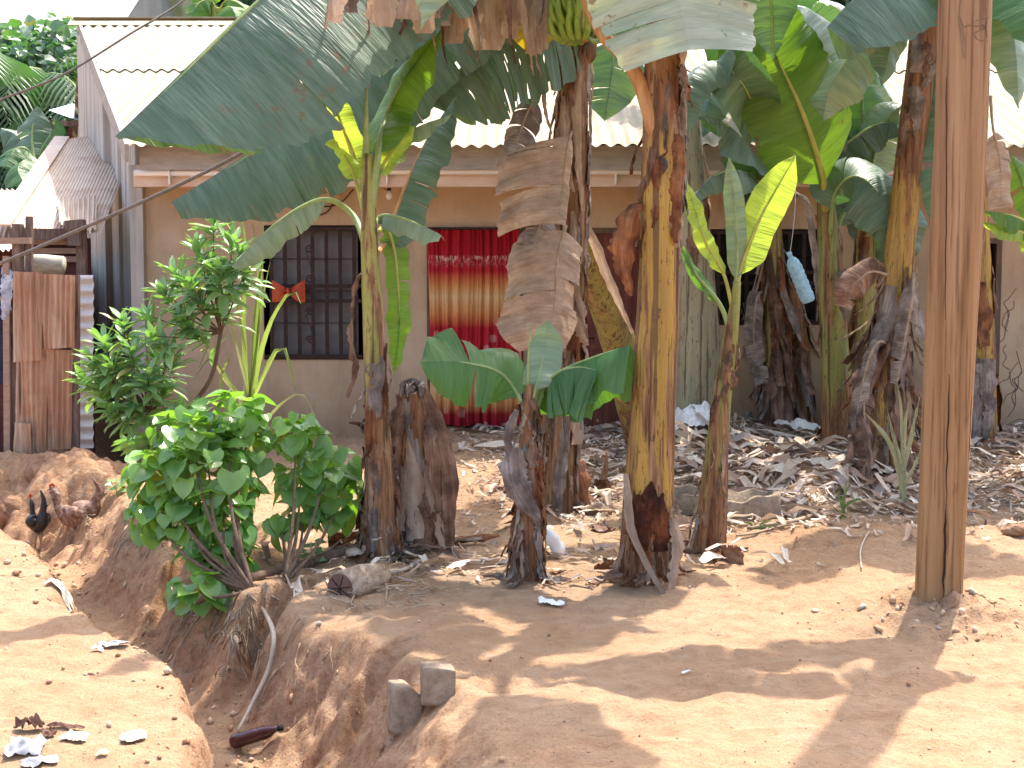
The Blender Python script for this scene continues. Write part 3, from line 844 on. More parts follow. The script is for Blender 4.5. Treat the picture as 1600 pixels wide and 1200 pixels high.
def banana_leaf(parent, ctrl, w, nrm=(0, 0, 1), fold=25, droop=20, tears=8, mat='mid', seed=0, pet=0.15, wr=None, gap=0.12,
                grav=0.25, r0=0.016, name="leaf", label=None, mid=None, tip=0.0, wave=0.012, base=0.0, spread=14, rib=True, blunt=False):
    rs = np.random.RandomState(seed + 1000)
    N = 90
    M = spline(ctrl, N); T, n, S = frames(M, nrm)
    L = np.linalg.norm(np.diff(M, axis=0), axis=1).sum()
    tt = np.linspace(0, 1, N)
    V = []; Fc = []; UV = []
    NS = 7
    for sg in (-1, 1):
        ww = w if sg < 0 or wr is None else wr
        if ww <= 0: continue
        cuts = np.sort(np.concatenate([[0, 1], rs.uniform(.06, .97, tears)]))
        bl = (1 - pet) * L
        for a, b in zip(cuts[:-1], cuts[1:]):
            if b - a < 0.012: continue
            nc = max(3, int(math.ceil((b - a) * bl / 0.028)) + 1)
            g = rs.uniform(0, gap) if tears else 0
            sd = rs.uniform(-spread, spread) if tears else 0
            jl = 1 + rs.uniform(-.07, .05) if tears else 1
            tm = (a + b) / 2
            s0 = len(V)
            for c_ in np.linspace(a, b, nc):
                x = c_
                prof = min(1, ((x + base) / 0.13)) ** 0.6 * (1 - (0 if blunt else max(0, (x - .62) / .38) ** 2.1 * (1 - tip)))
                prof = max(prof, 0.02) * ww * jl
                jag = 1 + (rs.uniform(-.02, .02) if tears else 0)
                pos = None; off = np.zeros(3)
                for j in range(NS + 1):
                    s = j / NS
                    xx = tm + (c_ - tm) * (1 - g * s) + 0.20 * s * prof / bl * (1 - c_)
                    t_ = pet + (1 - pet) * min(1, max(0, xx))
                    k = t_ * (N - 1); i0 = int(min(N - 2, k)); fr = k - i0
                    m_ = M[i0] * (1 - fr) + M[i0 + 1] * fr; nn = n[i0] * (1 - fr) + n[i0 + 1] * fr; ss = S[i0] * (1 - fr) + S[i0 + 1] * fr
                    if j:
                        ang = math.radians(fold + droop * s * s + sd * s + 4 * math.sin(c_ * 19 + sg))
                        d_ = ss * sg * math.cos(ang) - nn * math.sin(ang)
                        gg = grav * s
                        d_ = d_ * (1 - gg) + np.array([0, 0, -1.0]) * gg
                        d_ /= np.linalg.norm(d_) + 1e-6
                        off = off + d_ * prof * jag / NS
                    wv = wave * s * math.sin(c_ * bl * 28 + sg * 2 + seed) + wave * .5 * s * math.sin(c_ * bl * 61 + seed)
                    V.append(m_ + off + nn * wv); UV.append((c_ * bl, sg * s * prof * 2.2))
            for i in range(nc - 1):
                for j in range(NS):
                    q = s0 + i * (NS + 1) + j
                    Fc.append((q, q + 1, q + NS + 2, q + NS + 1) if sg > 0 else (q, q + NS + 1, q + NS + 2, q + 1))
    m_ = LEAF.get(mat) if isinstance(mat, str) else mat
    o = new_obj(name, V, Fc, m_, parent, UV)
    if label: o['label'] = label
    if rib:
        v_, f_, uv_ = tube_geo(M[::3] - n[::3] * r0 * .55, [r0 * 1.5, r0 * 1.15, r0, r0 * .75, r0 * .45, r0 * .2], 8)
        new_obj("midrib", v_, f_, mid or (MIDY if mat in ('young', 'bright') else MID), o, uv_)
    return o


def ribbon(mb, ctrl, w, nrm=(0, -1, 0), curl=0.5, twist=0.0, seed=0, n=22, tatter=0.15, taper=(0.6, 1, 1, .8, .35)):
    """a dried strip: curled across, tattered edge"""
    rs = np.random.RandomState(seed + 77)
    M = spline(ctrl, n); T, nn, S = frames(M, nrm)
    k = 5; V = []; UV = []; Fc = []; L = 0
    ws = np.interp(np.linspace(0, 1, n), np.linspace(0, 1, len(taper)), taper) * w
    ph = rs.uniform(0, 6)
    for i in range(n):
        if i: L += np.linalg.norm(M[i] - M[i - 1])
        a0 = twist * i / (n - 1) + .15 * math.sin(i * .7 + ph)
        s_ = S[i] * math.cos(a0) + nn[i] * math.sin(a0); q = nn[i] * math.cos(a0) - S[i] * math.sin(a0)
        l_, r_ = 1 + rs.uniform(-tatter, tatter), 1 + rs.uniform(-tatter, tatter)
        for j in range(k + 1):
            u = (j / k * 2 - 1); u *= l_ if u < 0 else r_
            V.append(M[i] + s_ * u * ws[i] / 2 - q * curl * u * u * ws[i] * .5 + q * .006 * math.sin(i * 1.9 + u * 5 + ph)); UV.append((u * ws[i] / 2 + seed * .37, L + seed * 1.3))
    for i in range(n - 1):
        for j in range(k):
            a = i * (k + 1) + j; Fc.append((a, a + 1, a + k + 2, a + k + 1))
    mb.add(V, Fc, UV)


def trunk(parent, ctrl, radii, mat='green', seed=0, name="trunk", n=30, steps=3):
    pts = spline(ctrl, 60)
    rs = random.Random(seed); ph = [rs.uniform(0, 6.28) for _ in range(5)]
    def ridge(a, L):
        r = 1 + .03 * math.sin(2 * a + ph[0] + L * .8) + .02 * math.sin(3 * a + ph[1] - L * 1.4)
        for k in range(steps):
            q = ((a - ph[k] + L * (0.25 if k % 2 else -.2)) / 6.283) % 1.0
            r += .07 * (q ** 3)
        return r * (1 + .012 * math.sin(L * 9 + ph[3]) + .01 * math.sin(L * 23 + a * 2))
    pts = pts + np.stack([.008 * np.sin(np.linspace(0, 7, 60) + seed), .008 * np.cos(np.linspace(0, 6, 60) + seed), np.zeros(60)], 1)
    v, f, uv = tube_geo(pts, radii, n, True, ridge)
    return new_obj(name, v, f, TR[mat], parent, uv)


def skirt(parent, ctrl, radii, z0, z1, n, seed, mats=(None,), lens=(.25, .6), w=(.05, .11), flare=.06, name="dry_sheath", around=(0, 6.283)):
    """dead sheaths hanging down round a stem between fractions z0 and z1 of its path"""
    pts = spline(ctrl, 60); rs = random.Random(seed * 7 + 3)
    mbs = [MB() for _ in mats]
    for k in range(n):
        a = rs.uniform(*around); u = rs.uniform(z0, z1); i = int(u * 59); p = pts[i]
        r = float(np.interp(u, np.linspace(0, 1, len(radii)), radii)) * 1.06
        l = rs.uniform(*lens); d = np.array([math.cos(a), math.sin(a), 0])
        fl = rs.uniform(0, flare); zmin = gz(p[0], p[1]) + .01
        q = []
        for j in range(5):
            x = j / 4; zz_ = p[2] - l * x
            ii = int(np.clip(np.searchsorted(pts[:, 2], zz_), 0, 59)) if pts[-1, 2] > pts[0, 2] else i
            c0 = np.array([pts[ii][0], pts[ii][1], zz_])
            q.append(c0 + d * (r + .004 + .012 * math.sin(x * 5 + a) + fl * x * x) + np.array([rs.uniform(-.012, .012), rs.uniform(-.012, .012), 0]))
            if zz_ < zmin: q[-1][2] = zmin + rs.uniform(0, .01); q[-1] += d * (zmin - zz_) * .5
        ribbon(mbs[k % len(mats)], q, rs.uniform(*w), tuple(d), rs.uniform(.2, .6), rs.uniform(-.5, .5), rs.randint(0, 9999), 16, .2,
               rs.choice([(.5, 1, 1, .8, .3), (1, .9, .8, .5, .1), (.3, .8, 1, 1, .9)]))
    for m_, b in zip(mats, mbs):
        if b.n: b.build(name, m_, parent, True)


def dead_flag(parent, ctrl, w, seed, mat=None, name="dry_leaf", nrm=(0, -1, 0), wr=None, tears=7, fold=8, gap=.2, pet=.05, r0=.009, label=None, base=.1, tip=.3, droop=25, blunt=False):
    return banana_leaf(parent, ctrl, w, nrm, fold, droop, tears, mat or DRYL, seed, pet, wr, gap, .3, r0, name, label, TWIG, tip, .013, base, 26, True, blunt)


def crown(parent, px, py, Y, azs, length, seed, mats=('dark', 'mid', 'pale'), w=.30, el=(35, 65), tears=12, drop=1.0):
    """full-grown leaves arching out of a crown"""
    rs = random.Random(seed); c0 = P(px, py, Y)
    for k, az in enumerate(azs):
        a = math.radians(az + rs.uniform(-8, 8)); e = math.radians(rs.uniform(*el)); L = length * rs.uniform(.85, 1.12)
        d = np.array([math.cos(a), math.sin(a), 0])
        q = [c0 + d * .02]
        vz = math.tan(e) ; p = c0.copy(); th = e
        for j in range(6):
            p = p + (d * math.cos(th) + np.array([0, 0, math.sin(th)])) * L / 6
            th -= math.radians(rs.uniform(15, 26)) * drop
            q.append(p.copy())
        banana_leaf(parent, q, w * rs.uniform(.85, 1.1), (0, 0, 1), rs.uniform(12, 38), 22, tears, rs.choice(mats), rs.randint(0, 999), .14, None, .10, .22, .02)


def pp(*l): return [P(*a) for a in l]


# ------------------------------------------------------------------ plant A: young plant left of the door, with its cut stump
g = G(592, 866)
A = thing("banana_plant", "slender banana plant with brown sheathed foot between the broad-leaved shrub and the cut stump", "banana plant", g, "banana plants in the yard")
YA = float(g[1])
tc = [P(592, 880, YA), P(590, 720, YA), P(585, 520, YA), P(577, 400, YA), P(573, 310, YA), P(572, 240, YA)]
trunk(A, tc, [.105, .085, .060, .055, .045, .028], 'mixed', 1)
skirt(A, tc, [.105, .085, .062, .056, .045, .03], .08, .56, 20, 1, (DRY, DRYR, DRYG), (.3, .7), (.06, .12), .04)
skirt(A, tc, [.115, .095, .08, .068, .05, .03], .0, .12, 12, 4, (DRYG,), (.12, .25), (.03, .06), .14)
banana_leaf(A, pp((573, 385, YA), (552, 335, 8.15), (515, 310, 8.1), (470, 322, 8.05), (410, 365, 7.98), (362, 416, 7.9)), .135, (0, -.6, 1), 40, 20, 2, 'pale', 1, .42, r0=.016, gap=.04, mid=MID, tip=.15)
banana_leaf(A, pp((578, 330, YA), (590, 235, YA), (607, 165, 8.15), (645, 105, 8.1), (690, 48, 8.0)), .165, (-.5, -.8, .35), 14, 12, 1, 'bright', 2, .26, r0=.018, gap=.03, mid=MID)
banana_leaf(A, pp((571, 320, YA), (556, 255, 8.15), (532, 190, 8.1), (510, 128, 8.05)), .085, (-.3, -1, .2), 18, 10, 0, 'young', 3, .28, r0=.014, mid=MIDY)
banana_leaf(A, pp((569, 330, YA), (550, 265, 8.05), (528, 228, 7.95), (510, 222, 7.9)), .06, (0, -.8, .6), 10, 30, 0, 'young', 4, .4, r0=.011, mid=MIDY)
m = MB(); m.tube(spline(pp((572, 260, YA), (572, 180, YA), (573, 128, YA)), 12), [.022, .017, .012, .004], 10); m.build("rolled_leaf", MID, A, True)
banana_leaf(A, pp((582, 310, YA), (603, 248, 8.15), (640, 205, 8.1), (706, 178, 8.0)), .085, (0, -.7, .8), 35, 20, 1, 'pale', 6, .35, r0=.012)
banana_leaf(A, pp((580, 320, YA), (596, 262, 8.1), (622, 222, 8.05), (648, 196, 8.0)), .065, (.2, -.8, .4), 20, 25, 0, 'young', 7, .38, r0=.011, mid=MIDY)
banana_leaf(A, pp((582, 400, YA + .05), (604, 370, 8.35), (632, 290, 8.45), (668, 215, 8.55), (712, 150, 8.6)), .20, (-.65, -.5, .5), 30, 30, 3, 'dark', 8, .22, r0=.014, gap=.05, mid=MIDO)
banana_leaf(A, pp((580, 372, YA), (592, 338, 8.1), (622, 338, 8.0), (660, 352, 7.9), (690, 368, 7.8)), .10, (0, -.5, 1), 42, 20, 0, 'pale', 9, .25, r0=.012, tip=.4)
banana_leaf(A, pp((580, 380, YA), (602, 355, 8.25), (618, 400, 8.3), (624, 500, 8.3), (616, 588, 8.3)), .10, (.75, -1, 0), 14, 6, 2, 'bright', 10, .22, wr=.07, r0=.010, grav=0, gap=.04)
m = MB(); ribbon(m, pp((575, 440, 8.05), (562, 430, 8.0), (553, 470, 8.0), (552, 540, 8.0), (560, 575, 8.0), (543, 622, 8.0)), .07, (0, -1, 0), .9, 3.0, 4, 26, .3, (.3, .4, .3, .9, .7, .2))
ribbon(m, pp((585, 690, 8.1), (565, 665, 8.0), (545, 660, 7.95)), .03, (0, -1, .5), .3, .5, 5); m.build("dry_sheath", DRY, A, True)

g = G(648, 848)
ST = thing("banana_stump", "cut dead banana stump wrapped in dark brown sheaths, tight against the slender plant", "banana stump", g)
Ys = float(g[1]); ts = [P(656, 862, Ys), P(655, 780, Ys), P(648, 690, Ys), P(640, 612, Ys)]
o = trunk(ST, ts, [.12, .115, .10, .085], 'brown', 21)
skirt(ST, ts, [.12, .12, .10, .09], .25, 1.0, 30, 22, (DRY, DRYL, DRYG, DRYR), (.35, .95), (.05, .15), .09)
m = MB()
for k, (a, b) in enumerate((((662, 600), (702, 860)), ((675, 625), (690, 800)), ((640, 596), (628, 850)))):
    p0 = P(a[0], a[1], Ys - .06); p1 = P(b[0], b[1], Ys - .14); p1[2] = max(p1[2], gz(p1[0], p1[1]) + .01); mid_ = (p0 + p1) / 2 + np.array([.06 * (1 - k), -.05, .03])
    ribbon(m, [p0, mid_, p1], .12, (.3, -1, .1), .5, .3 * (k - 1), 30 + k, 26, .15, (.4, .9, 1, .7, .35))
m.build("dry_sheath", DRY, ST, True)
m = MB(); rs = random.Random(6)
for k in range(7):
    a = rs.uniform(0, 6.28); p0 = P(644 + rs.uniform(-12, 16), 606 + rs.uniform(-6, 8), Ys - .02)
    ribbon(m, [p0 - np.array([0, 0, .1]), p0, p0 + np.array([math.cos(a) * .05, math.sin(a) * .05, .03]), p0 + np.array([math.cos(a) * .08, math.sin(a) * .08, -.04])], .05, (0, -1, .2), .5, .4, k)
m.build("frayed_top", DRYG, ST, True)

# ------------------------------------------------------------------ plant B: small sucker with three spread leaves
g = G(822, 905); YB = float(g[1])
B = thing("banana_plant", "knee-high banana sucker with spread dark leaves over a ragged brown foot, before the red curtain", "banana plant", g, "banana plants in the yard")
tb = [P(822, 915, YB), P(824, 800, YB), P(826, 700, YB), P(826, 640, YB), P(828, 600, YB)]
trunk(B, tb, [.075, .062, .055, .04, .02], 'brown', 31)
skirt(B, tb, [.08, .068, .06, .045, .03], .12, .95, 40, 32, (DRY, DRYR, DRYG), (.15, .45), (.03, .085), .05)
m = MB(); ribbon(m, pp((800, 700, YB - .1), (806, 750, YB - .13), (828, 790, YB - .12), (842, 812, YB - .1)), .15, (-.2, -1, .2), .4, .5, 8, 20, .25, (.5, 1, .9, .7, .3))
ribbon(m, pp((808, 640, YB - .08), (796, 680, YB - .1), (800, 740, YB - .1)), .05, (0, -1, 0), .6, .8, 9); m.build("dry_sheath", DRYG, B, True)
banana_leaf(B, pp((826, 655, YB), (806, 612, 7.45), (778, 580, 7.4), (722, 566, 7.3), (655, 565, 7.15)), .23, (.1, -.8, .6), 8, 22, 1, 'mid', 33, .18, r0=.010, gap=.25, grav=.3, tip=.1, spread=30)
banana_leaf(B, pp((830, 655, YB), (846, 605, 7.45), (880, 577, 7.4), (932, 555, 7.32), (985, 538, 7.2)), .27, (.0, .25, 1), 62, 12, 2, 'mid', 34, .12, r0=.012, gap=.04, tip=.8, blunt=True)
banana_leaf(B, pp((830, 658, YB), (848, 610, 7.38), (872, 580, 7.3), (905, 572, 7.25), (935, 578, 7.2)), .28, (0, .3, 1), 70, 8, 9, 'mid', 35, .28, r0=.011, gap=.12, tip=.8, blunt=True, spread=5)
banana_leaf(B, pp((828, 650, YB), (838, 600, YB), (850, 550, 7.45), (856, 500, 7.45)), .105, (-.3, -1, .1), 10, 15, 0, 'pale', 36, .25, r0=.008)
m = MB(); m.tube(spline(pp((824, 650, YB), (826, 560, YB), (830, 505, YB)), 10), [.010, .008, .003], 8); m.build("rolled_leaf", MID, B, True)

# ------------------------------------------------------------------ plant C: tall, brown, bearing bananas
g = G(880, 795); YC = float(g[1])
Cc = thing("banana_plant", "tall banana plant with ragged brown stem, big hanging dead leaves and a green fruit bunch", "banana plant", g, "banana plants in the yard")
tcc = [P(872, 815, YC), P(878, 650, YC), P(888, 400, YC), P(893, 200, YC), P(898, 40, YC), P(902, -120, YC)]
trunk(Cc, tcc, [.13, .115, .105, .10, .09, .07], 'brown', 41)
skirt(Cc, tcc, [.14, .12, .11, .105, .10, .08], .03, .95, 52, 42, (DRY, DRYL, DRYG, DRYR), (.25, .9), (.04, .11), .05)
dead_flag(Cc, pp((893, 205, YC - .2), (885, 240, YC - .28), (878, 300, YC - .35), (872, 350, YC - .4)), .05, 43, None, wr=.42, tears=2, nrm=(0, -1, .1), gap=.05, fold=6, base=.0, tip=.95, blunt=True, droop=4, r0=.007)
dead_flag(Cc, pp((884, 352, YC - .25), (872, 400, YC - .35), (866, 470, YC - .4), (858, 545, YC - .4)), .16, 44, None, wr=.36, tears=5, nrm=(0.15, -1, .05), fold=4, base=.3, tip=.5, droop=10, gap=.08)
dead_flag(Cc, pp((836, 150, YC - .1), (818, 190, YC - .2), (800, 250, YC - .25)), .14, 45, DRYG, tears=3, wr=.10)
dead_flag(Cc, pp((850, 330, YC - .2), (838, 370, YC - .3), (828, 410, YC - .3)), .16, 46, DRYG, tears=3, wr=.12, tip=.5)
m = MB()
for k, (x_, y0_, x2, y1_, w_) in enumerate(((895, 330, 915, 520, .05), (880, 150, 897, 300, .05), (905, 90, 912, 330, .06), (886, 380, 884, 560, .045), (852, 110, 862, 210, .03), (840, 520, 836, 600, .05), (907, 470, 918, 540, .09))):
    ribbon(m, pp((x_, y0_, YC - .12), ((x_ + x2) / 2 - 6, (y0_ + y1_) / 2, YC - .17), (x2, y1_, YC - .16)), w_, (0, -1, 0), .5, .6, 50 + k, 22, .2)
m.build("dry_sheath", DRYL, Cc, True)
# dead leaves hanging from the crown over the top of the picture
for k, (x_, ye, w_, mt) in enumerate(((527, 36, .10, DRYL), (548, 20, .07, DRYG), (598, 42, .19, DRYL), (640, 30, .16, DRYL), (662, 52, .15, DRYL), (688, 40, .12, DRYG), (712, 68, .17, DRYL), (730, 20, .10, DRY),
                                      (762, 78, .26, DRYL), (790, 60, .15, DRYL), (815, 40, .12, DRYL), (834, 84, .12, DRYL), (852, 78, .08, DRYL))):
    m = MB(); d0 = 7.0 + .18 * k if k < 8 else 8.35 + .05 * (k % 4)
    ribbon(m, pp((x_ + 6, -190, d0 + .05), (x_ + 4, -100, d0), (x_, -20, d0 - .04), (x_ + (k % 3 - 1) * 4, ye, d0 - .03)), w_ * 1.25, (.25 * (k % 3 - 1), -1, .1), .35, .25 * (k % 3 - 1), 60 + k, 34, .22, (.5, .9, 1, .95, .5 + .3 * (k % 2)))
    m.build("dry_leaf", mt, Cc, True)
rs_ = random.Random(77)
for k in range(9):
    m = MB(); x_ = (512, 575, 622, 676, 744, 805, 822, 846, 700)[k]; d0 = 7.6 + .1 * k; ye = (60, 52, 66, 88, 96, 100, 118, 120, 100)[k]
    ribbon(m, pp((x_ + 4, -120, d0), (x_ + rs_.uniform(-8, 8), -20, d0 - .03), (x_ + rs_.uniform(-10, 10), ye * .6, d0 - .03), (x_ + rs_.uniform(-12, 12), ye, d0 - .02)), rs_.uniform(.025, .06), (.2, -1, .1), .6, rs_.uniform(-1.5, 1.5), 560 + k, 34, .25, (.6, .8, 1, .7, .15))
    m.build("dry_leaf", (DRYL, DRYG, DRY)[k % 3], Cc, True)
# stems they hang on, reaching up to the crown
q = P(900, -140, YC)
for k, (x_, y_, d_) in enumerate(((600, -185, 8.4), (740, -190, 8.4), (840, -190, 8.5))):
    m = MB(); m.tube(spline([q, (q + P(x_, y_, d_)) / 2 + np.array([0, 0, .12]), P(x_, y_, d_), P(x_ - 80, y_ + 4, d_)], 20), [.03, .02, .012], 8); m.build("dead_stalk", TWIG, Cc, True)
# big green leaves to the left
banana_leaf(Cc, pp((900, -150, YC), (740, -235, 8.7), (560, -130, 8.0), (410, -8, 7.6), (295, 102, 7.35), (180, 213, 7.2)), .80, (-.62, -.25, .72), 66, 6, 6, 'dark', 71, .22, r0=.022, gap=.02, grav=.10, wave=.012, spread=4, mid=MID, tip=.0)
banana_leaf(Cc, pp((898, -120, YC), (790, -120, 9.1), (655, 15, 8.9), (520, 150, 8.8), (400, 232, 8.7), (268, 316, 8.6)), .52, (-.62, -.3, .72), 55, 15, 8, 'dark', 72, .2, r0=.02, gap=.05, grav=.15, tip=.2, mid=MID, spread=6)
banana_leaf(Cc, pp((898, -110, YC + .1), (740, -100, 9.5), (620, 20, 9.4), (560, 110, 9.3), (528, 190, 9.25), (520, 262, 9.2)), .34, (-.3, -.5, .8), 30, 20, 3, 'dark', 73, .2, r0=.016, gap=.04, mid=MID)
banana_leaf(Cc, pp((896, -60, YC), (872, 5, 9.15), (800, 48, 9.05), (735, 88, 8.95), (675, 165, 8.85)), .46, (-.2, -.2, 1), 62, 10, 15, 'dark', 74, .15, r0=.014, gap=.32, grav=.5, spread=10)
banana_leaf(Cc, pp((896, -90, YC - .1), (850, -70, 9.0), (800, -30, 8.9), (735, 40, 8.9), (702, 78, 8.9)), .22, (-.2, -.6, .8), 30, 20, 8, 'pale', 75, .15, r0=.014, gap=.3)
m = MB()
banana_leaf(Cc, pp((900, -90, YC - .1), (850, -60, 8.95), (838, 10, 8.9), (832, 88, 8.9)), .20, (0, -1, .2), 12, 10, 4, 'yellow', 76, .15, r0=.012, gap=.15)
banana_leaf(Cc, pp((905, -90, YC + .3), (940, -40, 9.9), (960, 60, 9.9), (945, 190, 9.9)), .26, (0, -1, .2), 22, 15, 4, 'dark', 77, .2, r0=.012, gap=.1)
crown(Cc, 902, -130, YC, (20, 75, 110, -55), 2.1, 78, ('dark', 'mid'), .30)
# fruit bunch
bn = P(908, 34, 8.3)
t = NT("banana_peel"); ob = t.tc.outputs["Object"]
BAN = t.fin(t.ramp(t.noise(t.map(ob, (20, 20, 5)), 1.0), [(0.3, (0.10, 0.20, 0.025)), (0.7, (0.28, 0.38, 0.05))]), .35, .5)
fb = thing("banana_bunch", "bunch of green bananas hanging under the crown with a dark flower end", "bananas", bn + np.array([0, 0, .25]))
m = MB(); m.tube(spline([P(902, -120, YC), P(895, -110, YC - .35), bn + np.array([0, 0, .2]), bn, bn + np.array([.03, 0, -.12])], 16), [.03, .026, .022, .018], 8); m.build("stalk", MIDO, fb, True)
rs = random.Random(9)
for hnd in range(4):
    m = MB(); zc = bn[2] + .16 - hnd * .075
    for k in range(13):
        a = math.pi + (k - 6) * .34 + hnd * .3 - 1.2; d_ = np.array([math.cos(a), math.sin(a), 0]); l_ = rs.uniform(.85, 1.1)
        c0 = np.array([bn[0], bn[1], zc]) + d_ * .025
        q = [c0, c0 + d_ * .09 * l_ + np.array([0, 0, -.04]), c0 + d_ * .15 * l_ + np.array([0, 0, .02]), c0 + d_ * .15 * l_ + np.array([0, 0, .13])]
        m.tube(spline(q, 10), [.010, .019, .023, .022, .017, .005], 7)
    m.build("banana_hand", BAN, fb, True)
m = MB(); c0 = bn + np.array([.035, 0, -.12])
m.tube([c0, c0 + np.array([.01, 0, -.03]), c0 + np.array([.015, 0, -.08]), c0 + np.array([.02, 0, -.12])], [.02, .045, .04, .008], 12)
for k in range(10):
    a = k * .63; m.tube(spline([c0 + np.array([.035 * math.cos(a), .035 * math.sin(a), -.02]), c0 + np.array([.05 * math.cos(a), .05 * math.sin(a), -.07]), c0 + np.array([.03 * math.cos(a), .03 * math.sin(a), -.11])], 6), [.009, .007, .003], 5)
m.build("flower_end", DRY, fb, True)

# leaning dead stem between C and D
p1 = P(1010, 668, 11.3); p1[2] = gz(p1[0], p1[1])
LS = thing("dead_banana_plant", "broken olive and brown banana stem leaning against the tall brown plant", "banana plant", p1)
tl = [P(896, 335, YC + .2), P(925, 430, YC + .6), P(962, 530, 10.4), p1]
trunk(LS, [p1, P(962, 530, 10.4), P(925, 430, YC + .6), P(896, 335, YC + .2)], [.15, .13, .105, .06], 'olive', 48, name="stem")
m = MB(); ribbon(m, [a + np.array([.06, -.08, 0]) for a in pp((903, 350, YC + .2), (940, 440, YC + .6), (975, 520, 10.3))], .08, (.4, -1, 0), .4, 0, 49, 24, .1, (.6, 1, .9, .6, .3)); m.build("dry_sheath", DRYL, LS, True)

# ------------------------------------------------------------------ plant D: the thick yellow stem
g = G(1012, 897); YD = float(g[1])
D = thing("banana_plant", "thickest banana plant with a yellow brown-streaked stem in the middle of the yard", "banana plant", g, "banana plants in the yard")
td = [P(1012, 915, YD), P(1015, 800, YD), P(1022, 600, YD), P(1031, 400, YD), P(1036, 220, YD), P(1040, 90, YD), P(1043, -60, YD), P(1045, -200, YD)]
rd = [.138, .118, .104, .097, .092, .085, .078, .06]
trunk(D, td, rd, 'yellow', 81, steps=4)
skirt(D, td, [r * 1.02 for r in rd], .60, .82, 14, 82, (DRY, DRYR, DRYL), (.25, .65), (.06, .12), .02)
skirt(D, td, [r * 1.03 for r in rd], .02, .16, 12, 83, (DRYR, DRY), (.15, .35), (.06, .11), .06)
m = MB()   # rotten dark hollow at the foot
for k, (dx, w_) in enumerate(((0, .15), (-20, .10), (18, .10))):
    ribbon(m, pp((1018 + dx, 752 + abs(dx), YD - .125), (1016 + dx, 800, YD - .15), (1018 + dx, 862, YD - .16)), w_, (dx * .02, -1, 0), .3, 0, 84 + k, 26, .2, (.08, .7, 1, 1, .8))
m.build("rotten_sheath", dry_mat("rotten_sheath", (0.05, 0.012, 0.006), (0.13, 0.035, 0.014), (0.28, 0.09, 0.03)), D, True)
m = MB()
ribbon(m, pp((1004, 318, YD - .06), (986, 330, YD - .13), (978, 390, YD - .13), (988, 462, YD - .1)), .14, (-.5, -1, 0), .9, 1.1, 87, 34, .16, (.3, .8, 1, .7, .2))
ribbon(m, pp((1050, 205, YD - .07), (1066, 225, YD - .1), (1064, 300, YD - .1), (1058, 380, YD - .1)), .10, (.5, -1, 0), .8, .4, 88, 26, .25)
m.build("dry_sheath", DRYR, D, True); m = MB()
ribbon(m, pp((978, 740, YD - .1), (985, 820, YD - .17), (1010, 880, YD - .23), (1045, 940, YD - .32)), .05, (-.3, -1, .2), .3, .6, 89, 24, .15, (.5, 1, .8, .6, .4))
ribbon(m, pp((1052, 810, YD - .1), (1062, 850, YD - .16), (1055, 900, YD - .22), (1046, 940, YD - .27)), .07, (.3, -1, .2), .5, .6, 90, 24, .3)
ribbon(m, pp((1062, 660, YD - .1), (1070, 665, YD - .18), (1074, 680, YD - .2)), .06, (.3, -1, .2), .5, .6, 91)
m.build("dry_sheath", DRYL, D, True)
m = MB(); m.tube(spline(pp((1030, 255, YD - .02), (1018, 190, YD - .05), (1000, 130, YD - .02), (975, 88, YD), (940, 50, YD + .05), (905, -30, YD + .2), (880, -130, YD + .3)), 40), [.034, .040, .036, .032, .026, .022], 12); m.build("leaf_stalk", MIDO, D, True)
banana_leaf(D, pp((1043, -180, YD), (1040, -220, 7.25), (1044, -120, 7.05), (1060, -10, 6.95), (1078, 78, 6.85)), .44, (0, -.85, .5), 14, 8, 4, 'waxy_sunlit', 92, .12, r0=.017, gap=.06, grav=.05, tip=.75, wave=.015, spread=6, mid=MID)
crown(D, 1045, -190, YD, (0, 60, 110, 170, -25, 215, -75), 2.2, 93, ('dark', 'dark', 'pale'), .33, (25, 55))

# ------------------------------------------------------------------ plant E: thin sucker with yellow-green leaves
g = G(1106, 862); YE = float(g[1])
E = thing("banana_plant", "thin banana sucker with bright yellow-green leaves just right of the thick yellow stem", "banana plant", g, "banana plants in the yard")
te = [P(1104, 875, YE), P(1112, 780, YE), P(1126, 650, YE), P(1138, 560, YE), P(1146, 490, YE), P(1150, 440, YE)]
re_ = [.095, .082, .062, .05, .04, .02]
trunk(E, te, re_, 'green', 101)
skirt(E, te, re_, .0, .45, 8, 102, (DRYR, DRY), (.3, .6), (.06, .12), .015)
skirt(E, te, re_, .65, .85, 5, 103, (DRY,), (.12, .3), (.03, .05), .06)
skirt(E, te, re_, .0, .03, 8, 104, (DRYR,), (.05, .1), (.05, .08), .12)
banana_leaf(E, pp((1150, 480, YE), (1156, 425, YE), (1185, 345, 8.1), (1215, 290, 8.05), (1243, 242, 8.0)), .115, (-.35, -1, .1), 10, 8, 0, 'young', 105, .2, r0=.010, grav=.05)
banana_leaf(E, pp((1148, 470, YE), (1152, 400, YE), (1148, 320, YE), (1139, 246, YE)), .062, (-.1, -1, .1), 14, 10, 0, 'pale', 106, .15, r0=.010, grav=.0, wave=.014)
banana_leaf(E, pp((1145, 480, YE), (1130, 425, 8.1), (1100, 370, 8.0), (1073, 282, 7.95)), .055, (.2, -1, .2), 12, 10, 0, 'young', 107, .25, r0=.009, wave=.02, grav=.05)
banana_leaf(E, pp((1143, 520, YE), (1125, 475, 8.1), (1090, 430, 8.05), (1063, 382, 8.0)), .04, (.2, -1, .3), 25, 10, 0, 'mid', 108, .3, r0=.012, grav=.05)

